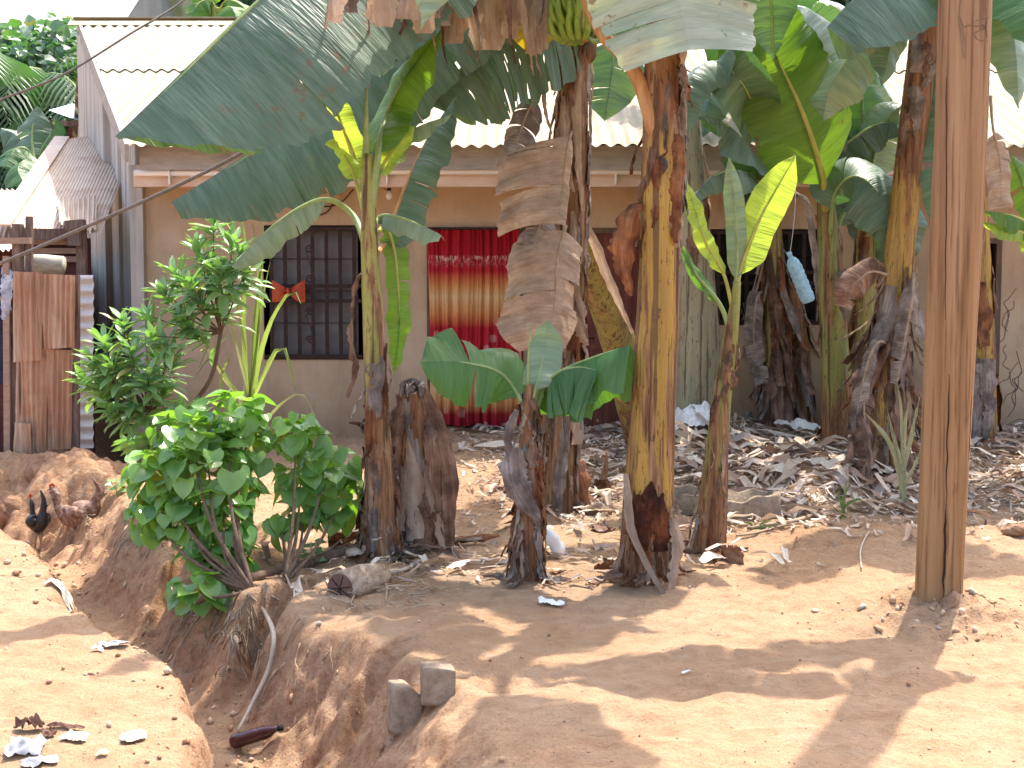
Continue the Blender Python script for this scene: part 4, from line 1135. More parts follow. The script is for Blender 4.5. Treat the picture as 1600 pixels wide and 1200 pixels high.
for own, pth, rad, cnt_, top_, sd_ in ((A, tc, [.105, .085, .062, .056, .045, .03], 34, .5, 501), (ST, ts, [.12, .12, .10, .09], 22, 1.0, 502), (B, tb, [.085, .07, .06, .045, .03], 60, .95, 503), (Cc, tcc, [.145, .125, .115, .11, .10, .08], 80, .98, 504), (D, td, [r * 1.05 for r in rd], 34, .14, 505), (D, td, [r * 1.04 for r in rd], 24, .80, 506), (E, te, re_, 14, .5, 507)):
    skirt(own, pth, rad, .55 if sd_ == 506 else .04, top_, cnt_, sd_, (DRYL, DRYG, DRYR) if sd_ != 505 else (DRYR, DRYL), (.12, .5), (.010, .032), .07, name="dry_fibre")
# ------------------------------------------------------------------ plants at the back right
g = G(1216, 668); YF = float(g[1])
Fp = thing("banana_plant", "banana plant with rust-brown sheathed stem behind the yellow-green sucker, left of the hanging bottle", "banana plant", g, "banana plants in the yard")
tf = [P(1215, 680, YF), P(1213, 560, YF), P(1205, 400, YF), P(1196, 280, YF), P(1188, 160, YF), P(1182, 40, YF)]
rf = [.14, .115, .10, .09, .08, .06]
trunk(Fp, tf, rf, 'olive', 111)
skirt(Fp, tf, [r * 1.05 for r in rf], .06, .5, 46, 112, (DRYR, DRY, DRY, DRYG), (.4, .95), (.06, .15), .22)
dead_flag(Fp, pp((1190, 455, YF - .15), (1182, 470, YF - .25), (1178, 530, YF - .28), (1192, 600, YF - .25)), .09, 113, DRYG, tears=2, tip=.6)
banana_leaf(Fp, pp((1190, 290, YF), (1175, 235, 10.6), (1130, 190, 10.4), (1085, 180, 10.2)), .26, (0, -.5, 1), 40, 20, 1, 'dark', 114, .2, gap=.05)
banana_leaf(Fp, pp((1186, 240, YF), (1170, 150, 10.4), (1120, 95, 10.2), (1075, 130, 10.0), (1063, 235, 9.9)), .24, (-.5, -.6, .6), 20, 25, 2, 'dark', 115, .25, gap=.05)
banana_leaf(Fp, pp((1190, 300, YF - .1), (1170, 270, 10.5), (1120, 270, 10.3), (1068, 325, 10.1)), .20, (0, -.5, 1), 50, 15, 2, 'dark', 116, .2, gap=.1)
banana_leaf(Fp, pp((1184, 160, YF), (1150, 70, 10.6), (1130, 20, 10.5), (1105, -30, 10.4)), .30, (-.4, -.8, .5), 10, 15, 3, 'dark', 118, .2, gap=.1)
banana_leaf(Fp, pp((1182, 130, YF + .1), (1200, 40, 10.8), (1250, 10, 10.7), (1300, 50, 10.6), (1318, 100, 10.5)), .34, (.1, -.7, .8), 20, 25, 4, 'waxy_sunlit', 119, .2, gap=.1)
crown(Fp, 1182, 40, YF, (40, 110, 150, -150), 1.9, 117, ('dark',), .28)
m = MB()
K2 = P(1266, 650, YF + .4); K2[2] = gz(K2[0], K2[1])
F2 = thing("banana_plant", "narrow green banana stem just behind the hanging bottle", "banana plant", K2, "banana plants in the yard")
trunk(F2, [K2, P(1268, 560, YF + .4), P(1262, 400, YF + .4), P(1250, 300, YF + .4), P(1240, 200, YF + .4)], [.13, .11, .085, .07, .04], 'olive', 121)
skirt(F2, [K2, P(1268, 560, YF + .4), P(1264, 450, YF + .4)], [.13, .12, .10], .1, 1, 44, 122, (DRY, DRYR, DRY), (.3, .8), (.06, .15), .3)
banana_leaf(F2, pp((1245, 260, YF + .4), (1250, 180, YF + .3), (1290, 140, YF + .2), (1350, 160, YF + .1), (1385, 200, YF)), .20, (0, -.5, 1), 40, 20, 2, 'mid', 123, .2)
banana_leaf(F2, pp((1243, 230, YF + .4), (1230, 120, YF + .5), (1215, 40, YF + .4), (1190, -60, YF + .3)), .3, (0, -.9, .4), 14, 20, 4, 'dark', 124, .2)

g = G(1315, 708); YG = float(g[1])
Gp = thing("banana_plant", "banana plant carrying the huge bright green leaf, green stem right of the hanging bottle", "banana plant", g, "banana plants in the yard")
tg = [P(1316, 725, YG), P(1306, 600, YG), P(1300, 480, YG), P(1296, 380, YG), P(1290, 300, YG)]
rg = [.14, .12, .10, .09, .06]
trunk(Gp, tg, rg, 'green', 131)
skirt(Gp, tg, rg, .0, .42, 16, 132, (DRY, DRYR), (.2, .6), (.05, .1), .25, around=(-.6, 2.2))
skirt(Gp, tg, [r * 1.03 for r in rg], .6, .95, 7, 133, (DRYR, DRY, DRYG), (.3, .6), (.05, .09), .02)
banana_leaf(Gp, pp((1292, 345, YG), (1285, 270, YG - .25), (1250, 165, YG - .5), (1205, 70, YG - .7), (1168, -30, YG - .8)), .42, (.30, -1, -.10), 8, 16, 0, 'bright', 134, .17, r0=.022, grav=.05, mid=MIDY, base=.0, tip=.1)
banana_leaf(Gp, pp((1296, 375, YG - .05), (1305, 300, YG - .25), (1340, 275, YG - .4), (1380, 310, YG - .5), (1412, 366, YG - .55)), .29, (-.1, -.85, .6), 10, 14, 1, 'dark', 135, .22, r0=.013, gap=.05, tip=.5, mid=MID)
banana_leaf(Gp, pp((1297, 400, YG + .1), (1320, 330, YG + .2), (1360, 300, YG + .2), (1395, 420, YG + .2)), .18, (0, -.8, .5), 30, 20, 3, 'dark', 136, .2)
banana_leaf(Gp, pp((1292, 330, YG + .1), (1300, 250, YG + .2), (1340, 210, YG + .2), (1385, 190, YG + .2), (1430, 210, YG + .1)), .2, (0, -.6, 1), 40, 20, 2, 'dark', 137, .15)
m = MB(); ribbon(m, pp((1240, 300, YG - .1), (1262, 320, YG - .2), (1275, 400, YG - .2), (1278, 470, YG - .2)), .06, (0, -1, 0), .6, .5, 138, 24); ribbon(m, pp((1322, 420, YG - .1), (1310, 440, YG - .15), (1320, 500, YG - .15)), .05, (0, -1, 0), .6, .5, 139); m.build("dry_sheath", DRYG, Gp, True)

g = G(1385, 735); YH = float(g[1])
Hp = thing("banana_plant", "stout yellow banana stem leaning right beside the wooden pole, dark dead leaves round its foot", "banana plant", g, "banana plants in the yard")
th_ = [P(1372, 750, YH), P(1382, 640, YH), P(1394, 520, YH), P(1410, 360, YH), P(1426, 200, YH), P(1440, 60, YH), P(1450, -120, YH)]
rh = [.16, .125, .108, .10, .098, .092, .07]
trunk(Hp, th_, rh, 'yellow', 141)
skirt(Hp, th_, [r * 1.15 for r in rh], .04, .40, 70, 142, (DRY, DRYR, DRYG, DRY), (.3, .8), (.06, .17), .26)
skirt(Hp, th_, [r * 1.02 for r in rh], .66, .82, 5, 143, (DRYG, DRY), (.2, .4), (.10, .18), .02, around=(3.6, 5.6))
dead_flag(Hp, pp((1428, 425, YH - .2), (1425, 470, YH - .3), (1412, 540, YH - .32), (1400, 600, YH - .3)), .09, 144, DRYG, tears=1, tip=.5, nrm=(.2, -1, .2), fold=30)
dead_flag(Hp, pp((1392, 540, YH - .15), (1372, 535, YH - .3), (1355, 570, YH - .35), (1340, 640, YH - .35), (1336, 700, YH - .3)), .08, 145, DRYG, tears=2, tip=.3, wr=.05, fold=30)
dead_flag(Hp, pp((1388, 430, YH - .1), (1360, 425, YH - .2), (1330, 450, YH - .25), (1318, 480, YH - .25)), .12, 146, DRY, tears=3, tip=.5)
dead_flag(Hp, pp((1360, 560, YH - .2), (1350, 610, YH - .3), (1352, 690, YH - .4), (1350, 745, YH - .5)), .11, 147, DRY, tears=3, tip=.2, fold=35)
m = MB()
for k, (a, b) in enumerate((((1340, 640), (1360, 760)), ((1395, 560), (1392, 720)), ((1425, 600), (1440, 700)), ((1330, 680), (1318, 745)), ((1372, 700), (1340, 760)))):
    p0 = P(a[0], a[1], YH - .3); p1 = G(*b, .01); ribbon(m, [p0, (p0 + p1) / 2 + np.array([.02, -.04, .04]), p1], .06, (0, -1, 0), .5, .5, 150 + k)
m.build("dry_sheath", DRY, Hp, True)
banana_leaf(Hp, pp((1446, -80, YH), (1435, -100, 9.6), (1395, -60, 9.3), (1345, -15, 9.1), (1292, 42, 9.0)), .50, (-.45, -.2, .9), 58, 10, 2, 'dark', 148, .1, r0=.02, gap=.03, tip=.5)
banana_leaf(Hp, pp((1444, -40, YH - .1), (1428, -60, 9.6), (1408, 0, 9.5), (1392, 70, 9.45), (1378, 135, 9.4)), .20, (.5, -1, .2), 18, 14, 1, 'dark', 149, .15, r0=.015)
banana_leaf(Hp, pp((1440, 60, YH + .15), (1400, 40, 10.4), (1350, 60, 10.3), (1300, 130, 10.2), (1285, 190, 10.2)), .26, (0, -.6, .9), 30, 20, 3, 'pale', 156, .2)
crown(Hp, 1450, -110, YH, (15, 70, 120, -40, -110), 2.1, 157, ('dark', 'mid', 'pale'), .32, (30, 60))

g = G(1536, 690); YI = float(g[1])
Ip = thing("banana_plant", "banana plant half hidden behind the wooden pole, with long grey dead leaves at its foot", "banana plant", g, "banana plants in the yard")
ti = [P(1532, 700, YI), P(1530, 560, YI), P(1526, 420, YI), P(1520, 250, YI), P(1518, 80, YI), P(1520, -80, YI)]
ri = [.15, .14, .11, .10, .09, .07]
trunk(Ip, ti, ri, 'yellow', 161)
skirt(Ip, ti, [r * 1.05 for r in ri], .08, .42, 14, 162, (DRYR, DRY), (.3, .7), (.1, .18), .08)
for k, (a, b, w_) in enumerate((((1528, 568), (1524, 690), .14), ((1544, 560), (1546, 640), .16), ((1534, 640), (1526, 700), .08), ((1552, 620), (1540, 690), .10))):
    m = MB(); ribbon(m, pp((a[0], a[1], YI - .25), ((a[0] + b[0]) / 2, (a[1] + b[1]) / 2, YI - .3), (b[0], b[1], YI - .3)), w_, (0, -1, 0), .4, .3, 164 + k, 22, .2, (.8, 1, 1, .8, .4)); m.build("dry_sheath", DRYG, Ip, True)
banana_leaf(Ip, pp((1519, -60, YI), (1540, -120, 9.6), (1600, -80, 9.0), (1655, 20, 8.7), (1690, 150, 8.6)), .52, (.5, -.5, .7), 44, 12, 4, 'mid', 168, .12, r0=.02, gap=.05, grav=.1)
banana_leaf(Ip, pp((1519, -40, YI), (1530, -80, 9.9), (1562, -30, 9.5), (1585, 60, 9.3), (1592, 170, 9.2)), .34, (.2, -1, .4), 22, 12, 3, 'pale', 169, .12, r0=.016, gap=.06)
banana_leaf(Ip, pp((1519, 60, YI), (1500, 20, 10.6), (1490, 120, 10.4), (1475, 260, 10.3), (1468, 400, 10.3)), .2, (.2, -1, .1), 20, 12, 3, 'dark', 170, .12)
dead_flag(Ip, pp((1548, 150, 9.9), (1552, 200, 9.8), (1562, 250, 9.8), (1566, 325, 9.8)), .10, 171, DRYL, tears=3, tip=.9, base=-.3, blunt=True)
crown(Ip, 1520, -80, YI, (-20, 40, 100, 150, -70), 2.0, 172, ('dark', 'mid', 'pale'), .32)

# dense dead growth between the back stems
p1 = P(1345, 690, YH + .9); p1[2] = gz(p1[0], p1[1])
Lp = thing("banana_plant", "slim olive banana stem between the green stem and the leaning yellow one, near the wall", "banana plant", p1, "banana plants in the yard")
tl1 = [p1, P(1348, 560, YH + .9), P(1352, 420, YH + .9), P(1356, 300, YH + .9)]
trunk(Lp, tl1, [.13, .10, .085, .06], 'olive', 441); skirt(Lp, tl1, [.14, .11, .09, .06], .1, .95, 34, 442, (DRY, DRYR, DRYG), (.3, .7), (.04, .12), .16)
for k, (q, w_, mt) in enumerate(((((1356, 310, YH + .9), (1340, 240, YH + .9), (1320, 200, YH + .8), (1300, 215, YH + .7)), .2, 'dark'), (((1356, 310, YH + .9), (1370, 230, YH + .9), (1400, 170, YH + .8), (1440, 180, YH + .7)), .22, 'pale'),
                                 (((1356, 320, YH + .9), (1350, 200, YH + 1), (1345, 120, YH + 1), (1330, 60, YH + .9)), .24, 'mid'), (((1356, 330, YH + .9), (1385, 290, YH + .8), (1420, 320, YH + .7), (1432, 400, YH + .7)), .16, 'dark'),
                                 (((1356, 310, YH + .9), (1330, 180, YH + 1.1), (1280, 130, YH + 1.2), (1230, 150, YH + 1.2)), .24, 'dark'))):
    banana_leaf(Lp, pp(*q), w_, (.1, -.8, .6), 18, 22, 3, mt, 444 + k, .15)
for k, (px_, py_, Y_, hh, nn_, lab) in enumerate(((1245, 690, YF + .1, 250, 26, "heap of dark dead sheaths standing below the hanging bottle"), (1350, 700, YF - .1, 230, 30, "dark dead banana clump between the green stem and the leaning yellow stem"), (1165, 640, YF + .3, 170, 14, "short rust-brown dead clump left of the rust-brown sheathed stem"), (1290, 690, YF + .5, 190, 22, "dead clump behind the green stem, against the wall"))):
    b0 = P(px_, py_, Y_); b0[2] = gz(b0[0], b0[1]); dc = thing("dead_banana_clump", lab, "dead banana", b0, "dead clumps behind the stems")
    pth = [b0, P(px_ + 2, py_ - hh * .5, Y_), P(px_ + (-6, 8)[k % 2], py_ - hh, Y_)]; rr = [.13, .10, .06]
    trunk(dc, pth, rr, 'brown', 400 + k, name="stem")
    skirt(dc, pth, rr, .15, 1.0, nn_, 410 + k, (DRY, DRYR, DRYG), (.3, .75), (.05, .14), .28)
    skirt(dc, pth, rr, .5, 1.0, nn_ // 3, 420 + k, (DRYL,), (.2, .5), (.03, .07), .3)
for k, (q, w_, mt) in enumerate(((((1350, 560, YF), (1362, 510, YF), (1385, 480, YF - .1), (1400, 540, YF - .2)), .12, 'mid'), (((1340, 420, YF + .2), (1348, 350, YF + .1), (1375, 330, YF), (1392, 470, YF)), .16, 'dark'),
                                 (((1250, 260, YF + .4), (1225, 230, YF + .4), (1150, 260, YF + .3), (1110, 330, YF + .3)), .24, 'dark'), (((1195, 260, YF), (1215, 200, YF - .1), (1250, 200, YF - .2), (1262, 290, YF - .2)), .2, 'mid'),
                                 (((1186, 150, YF), (1150, 120, YF - .3), (1110, 150, YF - .6), (1098, 215, YF - .7)), .22, 'dark'), (((1240, 180, YF + .4), (1290, 90, YF + .3), (1350, 90, YF + .2), (1395, 160, YF + .2)), .30, 'pale'),
                                 (((1240, 180, YF + .4), (1200, 110, YF + .5), (1130, 100, YF + .5), (1090, 160, YF + .5)), .30, 'mid'))):
    banana_leaf(F2 if k in (2, 5, 6) else (Fp if k in (3, 4) else Gp), pp(*q), w_, (.2, -.8, .7), 18, 22, 3, mt, 430 + k, .15)
skirt(Hp, th_, [r * 1.2 for r in rh], .03, .4, 60, 508, (DRYG, DRYL, DRY), (.2, .7), (.012, .04), .28, name="dry_fibre")
skirt(Fp, tf, [r * 1.1 for r in rf], .03, .5, 40, 509, (DRYG, DRYL), (.2, .6), (.012, .04), .2, name="dry_fibre")
p0 = P(1640, 650, 10.2); p0[2] = gz(p0[0], p0[1])
Jp = thing("banana_plant", "young banana plant with light green leaves at the far right edge", "banana plant", p0, "banana plants in the yard")
trunk(Jp, [p0, P(1640, 500, 10.2), P(1636, 380, 10.2)], [.08, .06, .04], 'fresh', 173)
banana_leaf(Jp, pp((1637, 400, 10.2), (1625, 350, 10.1), (1600, 290, 10.0), (1580, 240, 9.9)), .12, (0, -1, .3), 15, 15, 1, 'bright', 174, .2)
banana_leaf(Jp, pp((1637, 410, 10.2), (1615, 355, 10.0), (1580, 335, 9.9), (1538, 330, 9.8)), .13, (0, -.7, .8), 35, 20, 1, 'bright', 175, .2)
banana_leaf(Jp, pp((1637, 420, 10.2), (1610, 370, 10.0), (1575, 355, 9.9), (1530, 345, 9.9)), .10, (0, -.5, 1), 45, 20, 1, 'young', 176, .2)
banana_leaf(Jp, pp((1637, 400, 10.2), (1660, 300, 10.1), (1700, 260, 10.0)), .12, (0, -1, .3), 15, 15, 1, 'bright', 177, .2)

# pale dead stem behind the yellow one
p0 = P(1092, 590, 11.7); p0[2] = gz(p0[0], p0[1])
Kp = thing("dead_banana_plant", "pale grey-green banana stem standing against the wall behind the yellow stem", "banana plant", p0)
trunk(Kp, [p0, P(1092, 560, 11.7), P(1084, 400, 11.7), P(1078, 200, 11.7), P(1076, 120, 11.7)], [.19, .17, .14, .11, .08], 'grey', 181, name="stem")
skirt(Kp, [p0, P(1092, 560, 11.7), P(1084, 400, 11.7), P(1078, 200, 11.7)], [.19, .17, .14, .11], .6, 1.0, 10, 182, (DRYL, DRY), (.3, .8), (.06, .12), .02)

# small sprout and curled dead leaf between C and D
g = G(940, 775)
sp_ = thing("banana_sprout", "small pointed banana shoot in the litter left of the thick yellow stem", "banana shoot", g)
m = MB(); m.tube(spline([g, g + np.array([.01, 0, .1]), g + np.array([.03, 0, .22]), g + np.array([.035, 0, .32])], 10), [.035, .028, .018, .004], 10); m.build("shoot", TR['olive'], sp_, True)
m = MB()
for k in range(7):
    a = k * .9; d_ = np.array([math.cos(a), math.sin(a), 0]); ribbon(m, [g + d_ * .04 + np.array([0, 0, .12]), g + d_ * .07 + np.array([0, 0, .06]), g + d_ * .12], .04, tuple(d_), .5, .3, 190 + k)
m.build("dry_sheath", DRYR, sp_, True)
m = MB(); g = G(905, 795)
ribbon(m, [g + np.array([-.10, .1, .32]), g + np.array([-.02, .0, .26]), g + np.array([.02, -.02, .12]), g + np.array([.06, .0, .01])], .17, (0, -1, .3), .7, .3, 195, 24, .15, (.7, 1, 1, .9, .7))
tag(m.build("curled_sheath", DRYR, None, True), "dark rust curled dead sheath standing in the litter beside the tall brown plant", "dead sheath")

# ------------------------------------------------------------------ wooden pole
t = NT("pole_wood"); ob = t.tc.outputs["Object"]
f1 = t.noise(t.map(ob, (14, 14, .55)), 1.0, 6, 0.65, .3); f2 = t.noise(t.map(ob, (60, 60, 1.6)), 1.0, 4, 0.6)
c = t.ramp(f1, [(0.28, (0.20, 0.105, 0.045)), (0.5, (0.33, 0.19, 0.09)), (0.72, (0.42, 0.27, 0.145))])
zz = t.sep(ob)[2]
c = t.mix(t.math('MULTIPLY', t.ramp(t.math('DIVIDE', zz, 4.0), [(0.35, 0.0), (0.95, 0.55)]), 1.0), c, (0.27, 0.185, 0.145))
c = t.mix(t.ramp(f2, [(0.36, 0.6), (0.48, 0.0)]), c, (0.10, 0.045, 0.024))
c = t.mix(t.ramp(t.noise(t.map(ob, (5, 5, 2.2)), 1.0, 4, .6), [(0.66, 0.0), (0.74, 0.7)]), c, (0.11, 0.04, 0.022))
c = t.mix(t.ramp(t.noise(t.map(ob, (20, 20, .12)), 1.0, 2, .5), [(0.63, 0.0), (0.655, 0.8)]), c, (0.06, 0.025, 0.015))
POLEM = t.fin(c, .82, .2, t.bump(f2, .7, .012, t.bump(f1, .5, .02)))
gp = G(1466, 938); PY = float(gp[1]) + .06
pb = P(1466, 946, PY); pb[2] = gz(pb[0], pb[1])
pole = thing("utility_pole", "tall squared brown wooden pole set in a lumpy earth mound at the right", "pole", pb)
pts = spline([P(1466, 985, PY), P(1468, 900, PY), P(1482, 600, PY), P(1497, 300, PY), P(1508, 0, PY), P(1516, -240, PY) + np.array([0, 0, 3.0])], 90)
def sq(a, L):
    c_, s_ = abs(math.cos(a + .35)), abs(math.sin(a + .35))
    return 0.93 * (c_ ** 5 + s_ ** 5) ** (-1 / 5) * (1 + .012 * math.sin(L * 3 + 2 * a) + .006 * math.sin(L * 11 + a * 3))
v_, f_, uv_ = tube_geo(pts, [.112, .118, .124, .124, .12, .11], 56, True, sq)
new_obj("post", v_, f_, POLEM, pole, uv_)
VOID = simple("crack_dark", [(0.02, 0.010, 0.007), (0.04, 0.02, 0.014)], 20, .95)
def surf(px, py, off=.004):
    """point on the pole's camera side"""
    p = P(px, py, PY - .11); i = int(np.argmin(np.abs(pts[:, 2] - p[2]))); ax_ = pts[i]
    dx = p[0] - ax_[0]
    best = 6.8 - .13
    j = i * 56; ring = v_[j:j + 56]; fr = ring[ring[:, 1] < ax_[1]]
    k = np.argsort(np.abs(fr[:, 0] - p[0]))[:2]
    w = np.abs(fr[k, 0] - p[0]) + 1e-6; w = 1 / w; w /= w.sum()
    return np.array([p[0], (fr[k, 1] * w).sum() - off, p[2]])
m = MB()
rs = random.Random(3)
for a, b, w_ in (((1484, 585), (1478, 790), .006), ((1478, 788), (1474, 935), .011), ((1482, 120), (1478, 500), .0045), ((1520, 620), (1515, 720), .004)):
    q = [surf(a[0] + (b[0] - a[0]) * k / 11 + rs.uniform(-1.2, 1.2), a[1] + (b[1] - a[1]) * k / 11, .002) for k in range(12)]
    m.tube(q, [.001, w_ / 2, w_ / 2, w_ / 2, .001], 5)
m.build("crack", VOID, pole)
m = MB()
for ln in (((1501, 0), (1499, 30), (1502, 58), (1506, 92), (1509, 84)), ((1500, 24), (1504, 42), (1506, 60), (1503, 72)), ((1506, 42), (1516, 40), (1524, 42), (1530, 41)), ((1528, 46), (1534, 40), (1535, 46), (1526, 50), (1520, 54), (1524, 62), (1532, 65), (1541, 66)),
           ((1522, 34), (1532, 31), (1543, 28)), ((1540, 30), (1538, 45), (1540, 60))):
    m.tube(spline([surf(a, b, .001) for a, b in ln], 16), .0028, 5)
m.build("charcoal_scrawl", BARK, pole)

# ------------------------------------------------------------------ cables
CABLE = simple("cable_grey", [(0.10, 0.085, 0.075), (0.20, 0.17, 0.15)], 30, .7)
m = MB(); m.tube(spline([P(-60, 436, 8.6), P(0, 412, 8.55), P(140, 352, 8.4), P(290, 284, 8.25), P(400, 226, 8.2), P(592, 108, 8.5), P(678, 52, 9.4), P(830, -60, 11.0), P(1000, -200, 13)], 90), .011, 8)
tag(m.build("power_cable", CABLE, None, True), "thick grey cable sagging across the yard before the gable wall", "cable")
m = MB(); m.tube(spline([P(-40, 172, 9.6), P(0, 156, 9.6), P(100, 116, 9.7), P(200, 55, 9.9), P(290, -2, 10.2), P(420, -110, 10.6)], 50), .008, 6)
tag(m.build("power_cable", CABLE, None, True), "thin dark cable crossing the roof's far left corner, higher than the thick one", "cable")

# ------------------------------------------------------------------ left: shed, rusty fence, clutter
t = NT("rusty_zinc"); ob = t.tc.outputs["Object"]
f1 = t.noise(t.map(ob, (9, 9, .8)), 1.0, 5, .6, .3); f2 = t.noise(ob, 3.2, 5, .6)
c = t.ramp(f1, [(0.28, (0.17, 0.09, 0.06)), (0.45, (0.36, 0.21, 0.135)), (0.6, (0.50, 0.33, 0.23)), (0.75, (0.56, 0.46, 0.39))])
c = t.mix(t.ramp(f2, [(0.50, 0.0), (0.66, 0.6)]), c, (0.36, 0.16, 0.10))
RUST = t.fin(c, .85, .2, t.bump(t.noise(ob, 40, 4), .4, .006))
t = NT("shed_roof"); ob = t.tc.outputs["Object"]
c = t.ramp(t.noise(t.map(ob, (2, 1, 1)), 2, 5, .6), [(0.3, (0.50, 0.37, 0.28)), (0.5, (0.60, 0.48, 0.38)), (0.7, (0.64, 0.55, 0.45))])
c = t.mix(t.ramp(t.noise(ob, 2.2, 5, .65), [(0.55, 0.0), (0.68, 0.5)]), c, (0.36, 0.22, 0.16))
SROOF = t.fin(c, .7, .3)
OLDW = simple("old_wood", [(0.07, 0.045, 0.038), (0.16, 0.11, 0.09), (0.26, 0.19, 0.155)], 8, .9, .2, (4, 4, .6), .7, .015)
PINKW = simple("worn_plank", [(0.26, 0.17, 0.13), (0.38, 0.27, 0.21)], 8, .9, .2, (1, 4, 4), .5)
DRED = simple("dark_red_board", [(0.055, 0.015, 0.014), (0.11, 0.035, 0.03)], 6, .8)


def corr_quad(mb, a, b, c_, d, nper, amp, nrows=3, seed=0, dent=0.01):
    """corrugated sheet a-b (one end) to d-c (other end); waves run along a->d"""
    a, b, c_, d = [np.asarray(q, float) for q in (a, b, c_, d)]
    nn = np.cross(b - a, d - a); nn /= np.linalg.norm(nn)
    nx_ = nper * 8; V = []; UV = []; Fc = []; rs = np.random.RandomState(seed); ph = rs.uniform(0, 6, 4)
    for j in range(nrows + 1):
        v = j / nrows
        for i in range(nx_ + 1):
            u = i / nx_
            p = (a * (1 - u) + b * u) * (1 - v) + (d * (1 - u) + c_ * u) * v
            p = p + nn * (amp * math.sin(u * nper * 6.283) + dent * math.sin(u * 5 + ph[0] + v * 3) + dent * .7 * math.sin(v * 7 + ph[1] + u * 9))
            V.append(p); UV.append((u, v))
    for j in range(nrows):
        for i in range(nx_): q = j * (nx_ + 1) + i; Fc.append((q, q + 1, q + nx_ + 2, q + nx_ + 1))
    mb.add(V, Fc, UV)


sb = P(60, 560, 13.5); sb[2] = 0
shed = thing("shed", "low neighbouring shed with a rust-stained cream zinc roof left of the gable wall", "shed", sb)
m = MB(); corr_quad(m, P(8, 352, 12.7), P(158, 366, 12.7), P(215, 214, 16.2), P(98, 216, 16.2), 26, .007, 6, 1, .012); rf_ = m.build("roof", SROOF, shed, True)
m = MB(); corr_quad(m, P(-110, 402, 12.3), P(24, 392, 12.3), P(50, 296, 14.6), P(-80, 300, 14.6), 16, .012, 5, 2, .008); m.build("lower_roof", SROOF, shed, True)
m = MB(); m.bar(P(2, 352, 12.66), P(97, 214, 16.2), .16, .02); m.build("rake_board", SROOF, rf_)
m = MB(); corr_quad(m, P(92, 352, 12.55), P(150, 360, 12.55), P(152, 312, 13.5), P(90, 310, 13.5), 8, .02, 4, 5, .03); m.build("loose_sheet", SROOF, rf_, True)
m = MB(); m.bar(P(16, 366, 12.65), P(126, 366, 12.65), .05, .10); m.bar(P(104, 352, 12.5), P(132, 350, 12.5), .1, .08); m.bar(P(118, 352, 12.52), P(118, 384, 12.52), .12, .10); m.build("eave_beam", OLDW, shed)
a, b = P(-60, 372, 12.8), P(150, 900, 12.8)
m = MB(); m.box(a[0], float(P(128, 0, 12.8)[0]), 12.8, 12.9, -.6, float(P(0, 372, 12.8)[2])); m.box(a[0], a[0] + .1, 12.9, 16.5, -.4, 1.7); m.box(a[0], -5.25, 16.0, 16.1, -.4, 2.6); m.build("wall", DRED, shed)
m = MB()
for yy in (378, 392, 405): m.bar(P(50, yy, 12.77), P(122, yy, 12.77), .03, .05)
m.build("batten", PINKW, shed)
p_ = P(122, 420, 12.6); m = MB(); m.box(p_[0], p_[0] + .08, 12.55, 12.63, -.6, float(P(0, 350, 12.6)[2])); m.build("post", OLDW, shed)

fb_ = P(66, 720, 11.4); fb_[2] = gz(fb_[0], fb_[1])
fence = thing("zinc_fence", "patched rusty corrugated zinc fence beside the gable wall", "fence", fb_)
FX = 11.4
for k, (x0, y0, x1, y1, dY, n_w, sd) in enumerate(((24, 556, 74, 722, .03, 6, 1), (56, 545, 112, 704, .05, 7, 2), (20, 424, 66, 566, 0, 5, 3), (60, 428, 116, 546, .015, 7, 4), (22, 660, 50, 718, -.02, 3, 5))):
    m = MB(); corr_quad(m, P(x0, y1, FX + dY), P(x1, y1 - 3, FX + dY), P(x1 + (2 if k % 2 else -2), y0 + 2, FX + dY), P(x0, y0, FX + dY), n_w, .011, 8, sd, .012); m.build("zinc_sheet", RUST, fence, True)
m = MB(); a = P(28, 770, FX + .08); b = P(28, 350, FX + .08); m.bar(a, b, .075, .07); m.bar(P(118, 710, FX + .1), P(118, 430, FX + .1), .06, .06); m.build("fence_post", OLDW, fence)
m = MB(); m.bar(P(46, 440, FX + .12), P(46, 338, FX + .12), .05, .05); m.build("fence_post", OLDW, fence)
m = MB(); m.bar(P(-40, 377, FX + .03), P(48, 376, FX + .03), .045, .05); m.bar(P(-40, 466, FX + .1), P(25, 466, FX + .1), .04, .04); m.build("rail", PINKW, fence)
m = MB(); m.bar(P(12, 722, FX + .02), P(10, 400, FX + .02), .05, .04); m.build("fence_post", PINKW, fence)
m = MB(); m.box(float(P(-60, 0, 12)[0]), float(P(20, 0, 12)[0]), 11.95, 12.0, -.4, float(P(0, 425, 12)[2])); m.build("board", DRED, fence)

WS = simple("white_zinc", [(0.66, 0.60, 0.56), (0.80, 0.77, 0.74)], 6, .5)
m = MB(); q0, q1, q2, q3 = P(119, 430, 12.3), P(119, 700, 12.3), P(146, 700, 12.3), P(146, 430, 12.3)
corr_quad(m, q0, q1, q2, q3, 14, .018, 2, 9, .004)
tag(m.build("zinc_screen", WS, None, True), "white ribbed zinc panel standing between rusty fence and gable wall", "zinc panel")
MAT_ = simple("rolled_mat", [(0.26, 0.24, 0.19), (0.40, 0.37, 0.30), (0.52, 0.49, 0.40)], 9, .8, .2, (1, 3, 8))
m = MB(); v_, f_, uv_ = tube_geo([P(42, 412, 11.75), P(70, 413, 11.75), P(99, 415, 11.75)], [.080, .085, .080], 20, True, lambda a, L: 1 + .05 * math.sin(3 * a) + .03 * math.sin(9 * a)); m.add(v_, f_, uv_)
tag(m.build("rolled_mat", MAT_, None, True), "pale rolled mat lying on top of the rusty fence", "rolled mat")
